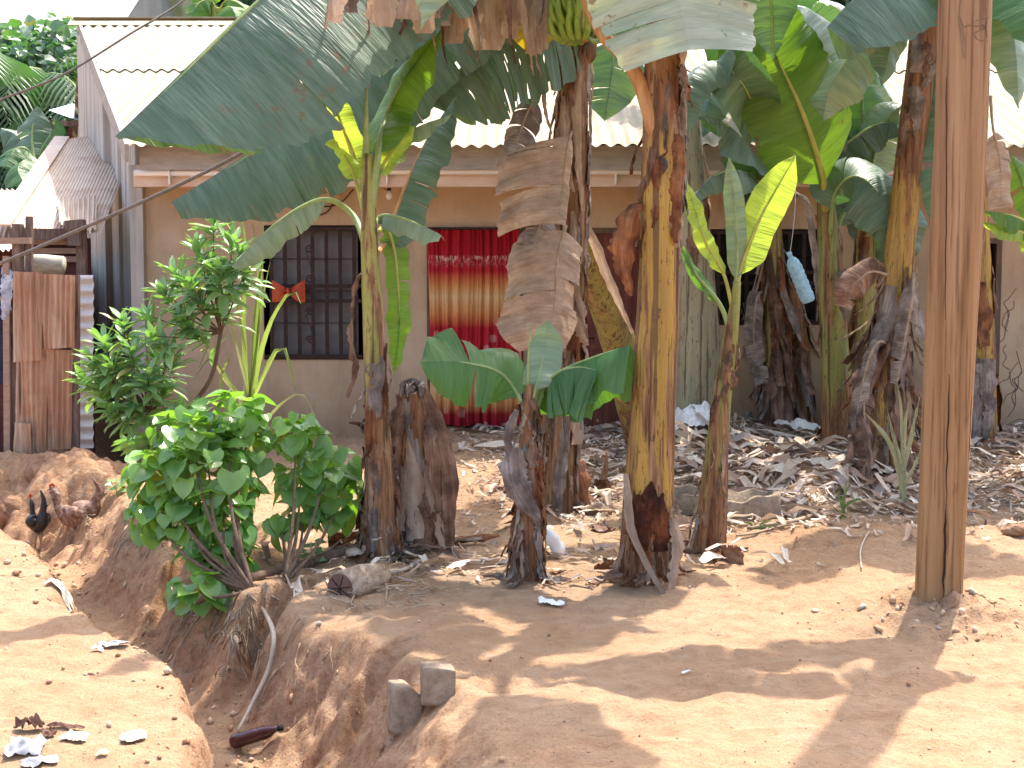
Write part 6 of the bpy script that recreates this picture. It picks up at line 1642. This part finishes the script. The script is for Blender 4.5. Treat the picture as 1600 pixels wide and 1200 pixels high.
g = G(300, 800); gb = P(295, 770, 9.1); gb[2] = gz(gb[0], gb[1])
S2 = thing("narrowleaf_shrub", "taller loose shrub with narrow pale green leaves growing before the gable wall", "shrub", gb)
tips = [(335, 338, 9.2), (362, 372, 9.0), (310, 385, 9.2), (385, 420, 9.0), (345, 425, 8.9), (275, 425, 9.2), (255, 455, 9.1), (310, 455, 9.0), (350, 465, 9.1), (225, 490, 9.1), (280, 490, 9.0), (190, 500, 9.1), (158, 528, 9.0), (240, 525, 8.9),
        (205, 545, 8.9), (172, 565, 8.9), (140, 560, 9.0), (265, 560, 9.0), (230, 585, 8.8), (190, 600, 8.9), (155, 605, 9.0), (255, 610, 9.1), (300, 520, 9.1), (215, 640, 8.9), (170, 640, 8.9), (205, 690, 9.1), (232, 700, 9.0), (285, 645, 9.0), (325, 410, 9.1), (295, 440, 8.9), (130, 590, 9.1), (245, 560, 9.15), (375, 395, 8.9)]
items = []; m = MB(); hub = P(295, 640, 9.1); m.tube(spline([gb, (gb + hub) / 2 + np.array([.02, 0, 0]), hub], 12), [.022, .018], 8)
hub2 = P(345, 520, 9.1); hub3 = P(235, 640, 9.0); m.tube(spline([hub, P(330, 590, 9.1), hub2], 10), [.016, .012], 7); m.tube(spline([hub, hub3], 8), [.014, .011], 7)
for k, tp in enumerate(tips):
    e = P(*tp); s_ = min((hub, hub2, hub3), key=lambda h: np.linalg.norm(h - e)); ax_ = e - s_; ax_ /= np.linalg.norm(ax_) + 1e-6
    m.tube(spline([s_, (s_ + e) / 2 + np.array([rs.uniform(-.03, .03), rs.uniform(-.03, .03), -.02]), e], 10), [.007, .005, .003], 6)
    ax_ = ax_ * .6 + np.array([0, -.1, .5]); ax_ /= np.linalg.norm(ax_)
    for j in range(26):
        u = j / 26; a = j * 2.4; r_ = np.array([math.cos(a), math.sin(a), 0]); r_ = r_ - (r_ @ ax_) * ax_; r_ /= np.linalg.norm(r_)
        p = e - ax_ * (.16 * (1 - u)) + rs.normal(size=3) * .01
        tip = r_ * (1.0 - .5 * u) + ax_ * (.2 + .9 * u) + np.array([0, 0, -.35 * (1 - u)]) + rs.normal(size=3) * .15
        items.append((p, tip, ax_ + np.array([0, 0, .4]), rs.uniform(.13, .24) * (1 - .35 * u)))
V, Fc, U, Cc_ = foliage(items, 'lance'); V0 = V
new_obj("foliage", V, Fc, SHL, S2, U, True, Cc_); m.build("branch", ROOTD, S2, True)

GRS = leaf_mat("grass_blade", (0.14, 0.24, 0.06), (0.28, 0.38, 0.12), (0.40, 0.55, 0.10), .4, .4, .4, -.1)
GRP = leaf_mat("grass_pale", (0.36, 0.36, 0.18), (0.50, 0.50, 0.30), (0.5, 0.5, 0.2), .3, .5, .3, -.1)
def tuft(name, base, blades, label, cat, w=.02):
    th3 = thing(name, label, cat, base); m = MB(); m2 = MB()
    for k, bl in enumerate(blades):
        q = [np.asarray(base, float) + np.array([.02 * math.cos(k * 2.4), .02 * math.sin(k * 2.4), 0])] + [P(*b) for b in bl]
        ribbon(m2 if k % 4 == 3 else m, q, w * (1 + .3 * math.sin(k)), (0, -1, .15), .35, .3 * math.sin(k * 1.7), 200 + k, 18, .02, (.6, 1, 1, .8, .1))
    m.build("grass_blade", GRP if w == .030 else GRS, th3, True)
    if m2.n: m2.build("dry_blade", GRP, th3, True)
b_ = P(385, 780, 9.4); b_[2] = gz(b_[0], b_[1])
tuft("tall_grass", b_, [((392, 640, 9.4), (400, 520, 9.35), (408, 420, 9.3), (412, 330, 9.3)), ((385, 640, 9.4), (380, 500, 9.4), (385, 400, 9.4), (372, 312, 9.4)), ((395, 620, 9.35), (420, 510, 9.2), (455, 455, 9.1), (470, 475, 9.0)),
                        ((388, 640, 9.4), (370, 540, 9.3), (345, 470, 9.3), (320, 440, 9.3)), ((392, 630, 9.4), (395, 540, 9.3), (400, 470, 9.3), (415, 380, 9.3)), ((388, 650, 9.4), (360, 600, 9.2), (330, 560, 9.1), (305, 590, 9.0)),
                        ((390, 640, 9.4), (398, 560, 9.3), (410, 470, 9.3), (422, 410, 9.3)), ((385, 650, 9.4), (350, 590, 9.3), (325, 545, 9.2), (310, 520, 9.2)), ((393, 640, 9.4), (405, 600, 9.2), (440, 540, 9.1), (462, 610, 9.0)),
                        ((385, 660, 9.4), (355, 640, 9.2), (345, 590, 9.2), (358, 560, 9.1)), ((390, 640, 9.4), (384, 560, 9.3), (372, 480, 9.3), (365, 420, 9.3)), ((392, 700, 9.2), (430, 640, 9.1), (470, 615, 9.0), (492, 650, 9.0)),
                        ((390, 640, 9.4), (402, 540, 9.3), (404, 440, 9.3), (395, 350, 9.3))], "tall arching grass clump with long blades growing against the wall under the window", "grass", .028)
g = G(1412, 792)
tuft("grass_tuft", g, [((1408, 740, g[1]), (1402, 700, g[1]), (1386, 650, g[1])), ((1412, 730, g[1]), (1412, 680, g[1]), (1420, 625, g[1])), ((1406, 740, g[1]), (1390, 690, g[1]), (1352, 645, g[1])), ((1414, 730, g[1]), (1425, 680, g[1]), (1437, 620, g[1])),
                       ((1411, 740, g[1]), (1408, 640, g[1]), (1400, 590, g[1])), ((1409, 750, g[1]), (1398, 690, g[1]), (1385, 635, g[1])), ((1413, 760, g[1]), (1426, 735, g[1]), (1440, 700, g[1]))], "pale green grass shoots left of the pole, in front of the leaning yellow stem", "grass", .030)
g = G(1318, 812)
tuft("grass_tuft", g, [((1312, 780, g[1]), (1310, 758, g[1])), ((1322, 790, g[1]), (1342, 780, g[1]), (1352, 790, g[1])), ((1318, 780, g[1]), (1328, 755, g[1])), ((1320, 770, g[1]), (1325, 750, g[1]), (1336, 795, g[1])), ((1310, 800, g[1]), (1300, 790, g[1]))], "small bright green weed by the short peeled stick", "weed", .014)
g = G(1180, 826)
tuft("grass_tuft", g, [((1190, 818, g[1]), (1205, 812, g[1])), ((1175, 820, g[1]), (1165, 815, g[1])), ((1195, 824, g[1]), (1215, 822, g[1]))], "tiny weed among the sticks behind the thin reddish twig", "weed", .012)
for (px_, py_, nl, sz, lb) in ((486, 884, 9, .07, "little light green seedling between the sawn log and the root"), (182, 775, 8, .07, "small green seedling at the foot of the gable wall"), (676, 742, 4, .06, "single green seedling right of the cut stump")):
    g = G(px_, py_); items = []
    for k in range(nl):
        a = k * 2.4; items.append((g + np.array([.03 * math.cos(a), .03 * math.sin(a), .02 + .012 * k]), np.array([math.cos(a), math.sin(a) - .3, .25]), np.array([0, -.3, 1.0]), sz))
    V, Fc, U, Cc_ = foliage(items, 'heart'); th3 = thing("seedling", lb, "seedling", g); new_obj("foliage", V, Fc, SHL, th3, U, True, Cc_)
    m = MB(); m.tube([g - np.array([0, 0, .01]), g + np.array([0, 0, .02 + .012 * nl])], .004, 6); m.build("stem", MID, th3, True)

# ------------------------------------------------------------------ hens
def hen(c0, head, s, m_, label, combm, sx=1.0, sz=1.0, sr=1.0):
    """c0 ground point, head: facing angle"""
    th4 = thing("hen", label, "hen", c0); ca, sa = math.cos(head), math.sin(head)
    def W(x, z, y=0): return np.array([c0[0] + (x * sx * ca - y * sa) * s, c0[1] + (x * sx * sa + y * ca) * s, c0[2] + z * sz * s])
    pts_ = spline([W(-.20, .34), W(-.15, .27), W(-.05, .21), (W(.05, .20)), W(.12, .25), W(.15, .33), W(.165, .385), W(.18, .41), W(.21, .405)], 34)
    v_, f_, uv_ = tube_geo(pts_, [q * sr * (s / .9) for q in (.012, .06, .10, .105, .075, .042, .03, .033, .006)], 18, True, lambda a, L: 1 + .03 * math.sin(5 * a + L * 30))
    new_obj("body", v_, f_, m_, th4, uv_)
    m = MB()
    for k in range(7): m.tube(spline([W(-.12, .27), W(-.2, .34 + .01 * k), W(-.25 + .012 * k, .38 + .02 * k, (k - 3) * .012)], 8), [.03, .022, .006], 6)
    m.build("tail", m_, th4, True)
    for sd_ in (-1, 1):
        m = MB(); m.tube(spline([W(.05, .27, sd_ * .075), W(-.04, .24, sd_ * .10), W(-.14, .24, sd_ * .07)], 10), [.03, .055, .008], 8); m.build("wing", m_, th4, True)
        m = MB(); m.tube([W(.01, .14, sd_ * .04), W(.0, .07, sd_ * .045), W(.015, .005, sd_ * .045)], [.025, .010, .008], 7)
        for a in (-.5, 0, .5): m.tube([W(.015, .008, sd_ * .045), W(.015 + .05 * math.cos(a), .004, sd_ * .045 + .05 * math.sin(a))], [.006, .003], 5)
        m.build("leg", TWIG, th4, True)
    m = MB(); m.tube([W(.165, .43), W(.18, .45), W(.20, .44), (W(.205, .42))], [.006, .012, .010, .005], 6); m.tube([W(.20, .39), W(.205, .375)], [.008, .006], 6); m.build("comb", combm, th4, True)
    m = MB(); m.tube([W(.205, .407), W(.235, .398)], [.009, .001], 6); m.build("beak", TWIG, th4, True)
COMB = simple("comb_red", [(0.30, 0.02, 0.015), (0.4, 0.05, 0.03)], 20, .6)
BLK = simple("feather_black", [(0.006, 0.006, 0.008), (0.02, 0.02, 0.026)], 40, .4, .4); SPK = simple("feather_speckled", [(0.07, 0.035, 0.025), (0.22, 0.12, 0.085), (0.40, 0.33, 0.28)], 30, .8, .2, (1, 1, 1), .6)
g = G(60, 858); hen(g, 2.6, .60, BLK, "black hen standing upright in the hollow at the left", COMB, .62, 1.5, .88)
g = G(96, 848); hen(g + np.array([.10, .02, 0]), 3.0, .95, SPK, "speckled brown and grey hen pecking beside the black hen", COMB)

# ------------------------------------------------------------------ hillside: houses and trees beyond
def far_house(px0, px1, pye, Y, depth, ridge, wallm, roofm, label, hz, over=.5):
    a, b = P(px0, pye, Y), P(px1, pye, Y); ze = a[2]; zb = gz((a[0] + b[0]) / 2, Y) - 1.0
    th5 = thing("far_house", label, "house", ((a[0] + b[0]) / 2, Y, zb + 1.0))
    m = MB(); m.box(a[0] + over, b[0] - over, Y + over, Y + depth - over, zb, ze)
    m.add([(a[0] + over, Y + over, ze), (a[0] + over, Y + depth - over, ze), (a[0] + over, Y + depth / 2, ze + ridge - .1)], [(0, 1, 2)]); m.add([(b[0] - over, Y + over, ze), (b[0] - over, Y + depth - over, ze), (b[0] - over, Y + depth / 2, ze + ridge - .1)], [(0, 2, 1)])
    m.build("wall", wallm, th5)
    m = MB(); n_ = max(6, int((b[0] - a[0]) / .4))
    corr_quad(m, (a[0], Y, ze), (b[0], Y, ze), (b[0], Y + depth / 2, ze + ridge), (a[0], Y + depth / 2, ze + ridge), n_, .02, 2, 1, 0); corr_quad(m, (a[0], Y + depth, ze), (b[0], Y + depth, ze), (b[0], Y + depth / 2, ze + ridge), (a[0], Y + depth / 2, ze + ridge), n_, .02, 2, 1, 0)
    m.build("roof", roofm, th5, True)
    m = MB(); m.box(a[0], b[0], Y - .03, Y - .01, ze - .16, ze - .01); m.bar((a[0], Y, ze - .06), (a[0], Y + depth / 2, ze + ridge - .06), .04, .18); m.build("fascia", DRED, th5)
    for k in range(hz):
        x_ = a[0] + over + (b[0] - a[0] - 2 * over) * (k + .5) / hz; m = MB(); m.box(x_ - .4, x_ + .4, Y + over - .05, Y + over - .01, ze - 1.7, ze - .7); m.build("window", DARK, th5)
WROOF = simple("white_roof", [(0.70, 0.70, 0.70), (0.80, 0.80, 0.79)], 2, .5); GW = simple("grey_house", [(0.22, 0.20, 0.20), (0.34, 0.31, 0.30)], 2, .9); CROOF = simple("cream_roof", [(0.60, 0.50, 0.38), (0.70, 0.62, 0.50)], 2, .7); BROOF = simple("bluish_roof", [(0.42, 0.52, 0.56), (0.60, 0.68, 0.70)], 2, .4)
far_house(-150, 186, 47, 25, 9, 2.6, GW, WROOF, "house with a dazzling white roof up the hill at the top left", 3)
far_house(128, 215, 16, 46, 7, 1.6, GW, CROOF, "small grey house with cream roof highest on the hill, left of the roof ridge", 2)
far_house(760, 900, -20, 50, 7, 1.6, GW, CROOF, "hillside house behind the bananas, hidden by leaves in the middle", 2)
hb_ = P(110, 215, 19.5)
hut = thing("hut", "small open hut with a bluish white roof between the trees and the gable wall", "hut", (hb_[0], 19.5, gz(hb_[0], 19.5)))
m = MB(); m.add([P(76, 172, 19), P(150, 198, 19), P(160, 168, 21), P(120, 160, 21)], [(0, 1, 2, 3)]); m.build("roof", BROOF, hut)
m = MB()
for x_, y_ in ((84, 19.1), (140, 19.1), (125, 20.8), (158, 20.8)): q = P(x_, 185, y_); z_ = gz(q[0], q[1]); m.bar((q[0], q[1], z_ - .1), (q[0], q[1], q[2] - .02), .09, .09)
m.bar(P(58, 192, 19.1), P(140, 194, 19.1), .07, .07); m.build("post", OLDW, hut)
m = MB(); q0 = P(110, 200, 20); m.box(q0[0], q0[0] + .5, 19.9, 20.2, gz(q0[0], 20) - .1, q0[2]); m.build("wall", DRED, hut)

TREE = [shrub_mat("tree_leaf_%s" % k, *c_, .5) for k, c_ in (("dark", ((0.07, 0.13, 0.075), (0.12, 0.20, 0.10), (0.2, 0.2, 0.05), (0.10, 0.26, 0.03))), ("mid", ((0.10, 0.19, 0.075), (0.20, 0.31, 0.11), (0.3, 0.3, 0.05), (0.18, 0.38, 0.04))), ("blue", ((0.10, 0.17, 0.12), (0.18, 0.27, 0.18), (0.3, 0.3, 0.1), (0.10, 0.24, 0.06))))]  # distance haze put into the leaf colours as paler tones
def tree(name, seed, mt, h, r, nl, ls):
    rs = np.random.RandomState(seed); th6 = thing(name, "x", "tree")
    items = []
    cl = []
    for k in range(16):
        d_ = rs.normal(size=3); d_ /= np.linalg.norm(d_); cl.append((np.array([0, 0, h * .68]) + d_ * np.array([r * .7, r * .7, h * .25]), rs.uniform(.3, .55) * r))
    for k in range(nl):
        c_, q = cl[rs.randint(16)]; d_ = rs.normal(size=3); d_ /= np.linalg.norm(d_); p = c_ + d_ * q * rs.uniform(.6, 1.05)
        items.append((p, d_ * .7 + rs.normal(size=3) * .5 + np.array([0, 0, -.4]), d_ + np.array([0, 0, .7]), ls * rs.uniform(.6, 1.3)))
    V, Fc, U, Cc_ = foliage(items, 'heart'); new_obj("crown", V, Fc, mt, th6, U, True, Cc_)
    m = MB(); m.tube(spline([(0, 0, -.5), (.1, 0, h * .3), (0, .1, h * .6)], 10), [.16, .12, .07], 8)
    for c_, q in cl[:9]: m.tube(spline([(0, .05, h * .35), (c_ + np.array([0, 0, h * .4])) / 2, c_], 8), [.07, .05, .02], 6)
    m.build("trunk", BARK, th6, True); return th6
def palm(seed, h, fl, nf):
    rs = np.random.RandomState(seed); th6 = thing("palm_tree", "x", "palm"); m = MB(); m.tube(spline([(0, 0, -.5), (.05, 0, h * .5), (0, 0, h)], 10), [.28, .22, .22], 10); m.build("trunk", BARK, th6, True)
    V = []; Fc = []; n = 0; m2 = MB()
    for k in range(nf):
        a = k * 2.4; e = math.radians(rs.uniform(15, 75)); d_ = np.array([math.cos(a), math.sin(a), 0]); p = np.array([0, 0, h]); q = [p]
        for j in range(7): p = p + (d_ * math.cos(e) + np.array([0, 0, math.sin(e)])) * fl / 7; e -= math.radians(rs.uniform(13, 20)); q.append(p)
        M_ = spline(q, 26); T, nn, S = frames(M_, (0, 0, 1)); m2.tube(M_[::3], [.03, .02, .008], 5)
        for i in range(3, 26):
            ll = fl * .28 * math.sin(i / 26 * 2.9) ** .6
            for sg in (-1, 1):
                dd2 = S[i] * sg * .8 + T[i] * .55 - np.array([0, 0, .35]); dd2 /= np.linalg.norm(dd2); w2 = T[i] * .035
                V += [M_[i] - w2, M_[i] + w2, M_[i] + dd2 * ll * .6 + w2 * .8 - np.array([0, 0, .04]), M_[i] + dd2 * ll - np.array([0, 0, .25 * ll]), M_[i] + dd2 * ll * .6 - w2 * .8 - np.array([0, 0, .04])]; Fc.append((n, n + 1, n + 2, n + 3, n + 4)); n += 5
    V = np.array(V); new_obj("fronds", V, Fc, TREE[0], th6, V[:, :2], False, np.tile([.3, .3, 0, 1], (len(V), 1))); m2.build("frond_stalk", MID, th6, True); return th6
def dup(root, loc, rz, sc, label, group):
    r = root.copy(); C.objects.link(r); r.location = loc; r.rotation_euler = (0, 0, rz); r.scale = (sc, sc, sc); r['label'] = label; r['group'] = group
    for ch in list(root.children): c_ = ch.copy(); C.objects.link(c_); c_.parent = r
    return r
TP = [tree("bushy_tree", 1, TREE[0], 5.0, 2.2, 4200, .20), tree("bushy_tree", 2, TREE[1], 4.2, 2.0, 4000, .19), tree("bushy_tree", 3, TREE[2], 5.5, 2.4, 4200, .22)]
PT = palm(4, 3.7, 3.0, 26)
def put(first, used, proto, px, py_base, Y, sc, rz, label, grp):
    x_ = float(P(px, 400, Y)[0]); loc = (x_, Y, gz(x_, Y))
    if proto in used: return dup(proto, loc, rz, sc, label, grp)
    used.add(proto); proto.location = loc; proto.rotation_euler = (0, 0, rz); proto.scale = (sc, sc, sc); proto['label'] = label; proto['group'] = grp
    for ch in proto.children: ch.matrix_parent_inverse = Matrix.Identity(4)
    return proto
used = set(); rs = random.Random(17)
for k, (px_, Y_, sc) in enumerate(((25, 22.3, .92), (118, 22.8, .95), (-50, 22.5, .9), (72, 22.0, .75))):
    put(None, used, PT, px_, 0, Y_, sc, k * 1.3, ["dark palm left of the hut, nearest of the hillside palms", "dark palm right behind the gable wall's top edge", "palm cut by the left edge of the picture", "palm just under the white-roofed house"][k], "palms on the hillside")
tl2 = [(10, 21.5, 0, .55, "low dark bush at the far left below the palms"), (60, 22.5, 1, .5, "low bright bush beside the hut"), (-20, 23.5, 2, .8, "bluish tree under the white roof at the left edge"), (55, 23.8, 0, .85, "dark tree between the palms at the left"), (105, 24, 2, .85, "bluish tree under the right end of the white roof"),
       (215, 42, 1, 1.0, "light green tree above the roof ridge, leftmost there"), (262, 38, 0, 1.0, "dark tree above the roof ridge left of the big leaf"), (300, 34, 1, .9, "light green tree above the ridge where the cable crosses"), (352, 36, 2, 1.0, "bluish tree above the ridge behind the big leaf"), (240, 55, 2, 1.4, "bluish tree high on the hill above the ridge"),
       (430, 40, 0, 1.0, "dark hillside tree hidden behind the big leaf"), (560, 40, 1, 1.1, "light tree behind the hanging dead leaves"), (700, 42, 2, 1.1, "bluish tree behind the dead leaves"), (830, 40, 0, 1.1, "dark tree behind the banana bunch"), (950, 36, 2, 1.0, "bluish tree seen over the ridge behind the pale leaf"), (1080, 36, 1, 1.0, "light tree over the ridge right of the pale leaf"),
       (1180, 38, 0, 1.1, "dark tree behind the huge bright leaf"), (1290, 36, 2, 1.0, "bluish tree behind the leaning yellow stem's leaves"), (1400, 38, 1, 1.1, "light tree behind the top of the leaning stem"), (1500, 36, 0, 1.0, "dark tree behind the wooden pole"), (1590, 38, 2, 1.1, "bluish tree at the top right corner"), (1680, 36, 1, 1.0, "light tree beyond the right edge"), (-120, 34, 1, 1.2, "light tree beyond the left edge")]
for k, (px_, Y_, ti_, sc, lb) in enumerate(tl2): put(None, used, TP[ti_], px_, 0, Y_, sc, k * 1.1, lb, "trees on the hillside")
# banana clump beyond the shed
g0 = P(50, 330, 17.5); g0[2] = gz(g0[0], 17.5)
Bg = thing("banana_plant", "small banana plant beyond the shed roof at the far left", "banana plant", g0, "banana plants in the yard")
trunk(Bg, [g0, P(52, 300, 17.5), P(56, 262, 17.5)], [.14, .12, .08], 'fresh', 300)
for k, (q, w_, mt) in enumerate(((((56, 262, 17.5), (66, 230, 17.4), (84, 200, 17.3), (90, 182, 17.3)), .22, 'mid'), (((55, 262, 17.5), (45, 235, 17.3), (25, 232, 17.2), (5, 262, 17.0)), .30, 'mid'), (((56, 262, 17.5), (68, 240, 17.3), (90, 232, 17.2), (108, 258, 17.0)), .28, 'pale'), (((55, 262, 17.5), (40, 250, 17.0), (28, 265, 16.8), (40, 290, 16.6)), .26, 'mid'), (((55, 262, 17.5), (30, 215, 17.8), (0, 200, 17.9)), .28, 'dark'), (((56, 262, 17.5), (50, 225, 17.6), (52, 190, 17.7), (60, 165, 17.8)), .26, 'dark'))):
    banana_leaf(Bg, pp(*q), w_, (0, -.6, .8), 20, 20, 3, mt, 301 + k, .15)
g0 = P(330, 60, 24); g0[2] = gz(g0[0], 24)
Bh = thing("banana_plant", "light green banana plant showing above the roof ridge left of the big dark leaf", "banana plant", g0, "banana plants in the yard")
trunk(Bh, [g0, P(335, 50, 24), P(338, 20, 24)], [.16, .12, .08], 'fresh', 310)
for k, q in enumerate((((338, 20, 24), (330, 0, 23.9), (310, 5, 23.8), (298, 30, 23.7)), ((338, 20, 24), (355, 0, 23.9), (380, 10, 23.8), (395, 40, 23.7)), ((338, 20, 24), (325, -10, 24), (340, -50, 24)), ((338, 20, 24), (360, 10, 23.4), (372, 35, 23.2)))):
    banana_leaf(Bh, pp(*q), .30, (0, -.6, .8), 20, 20, 2, 'bright', 311 + k, .15)
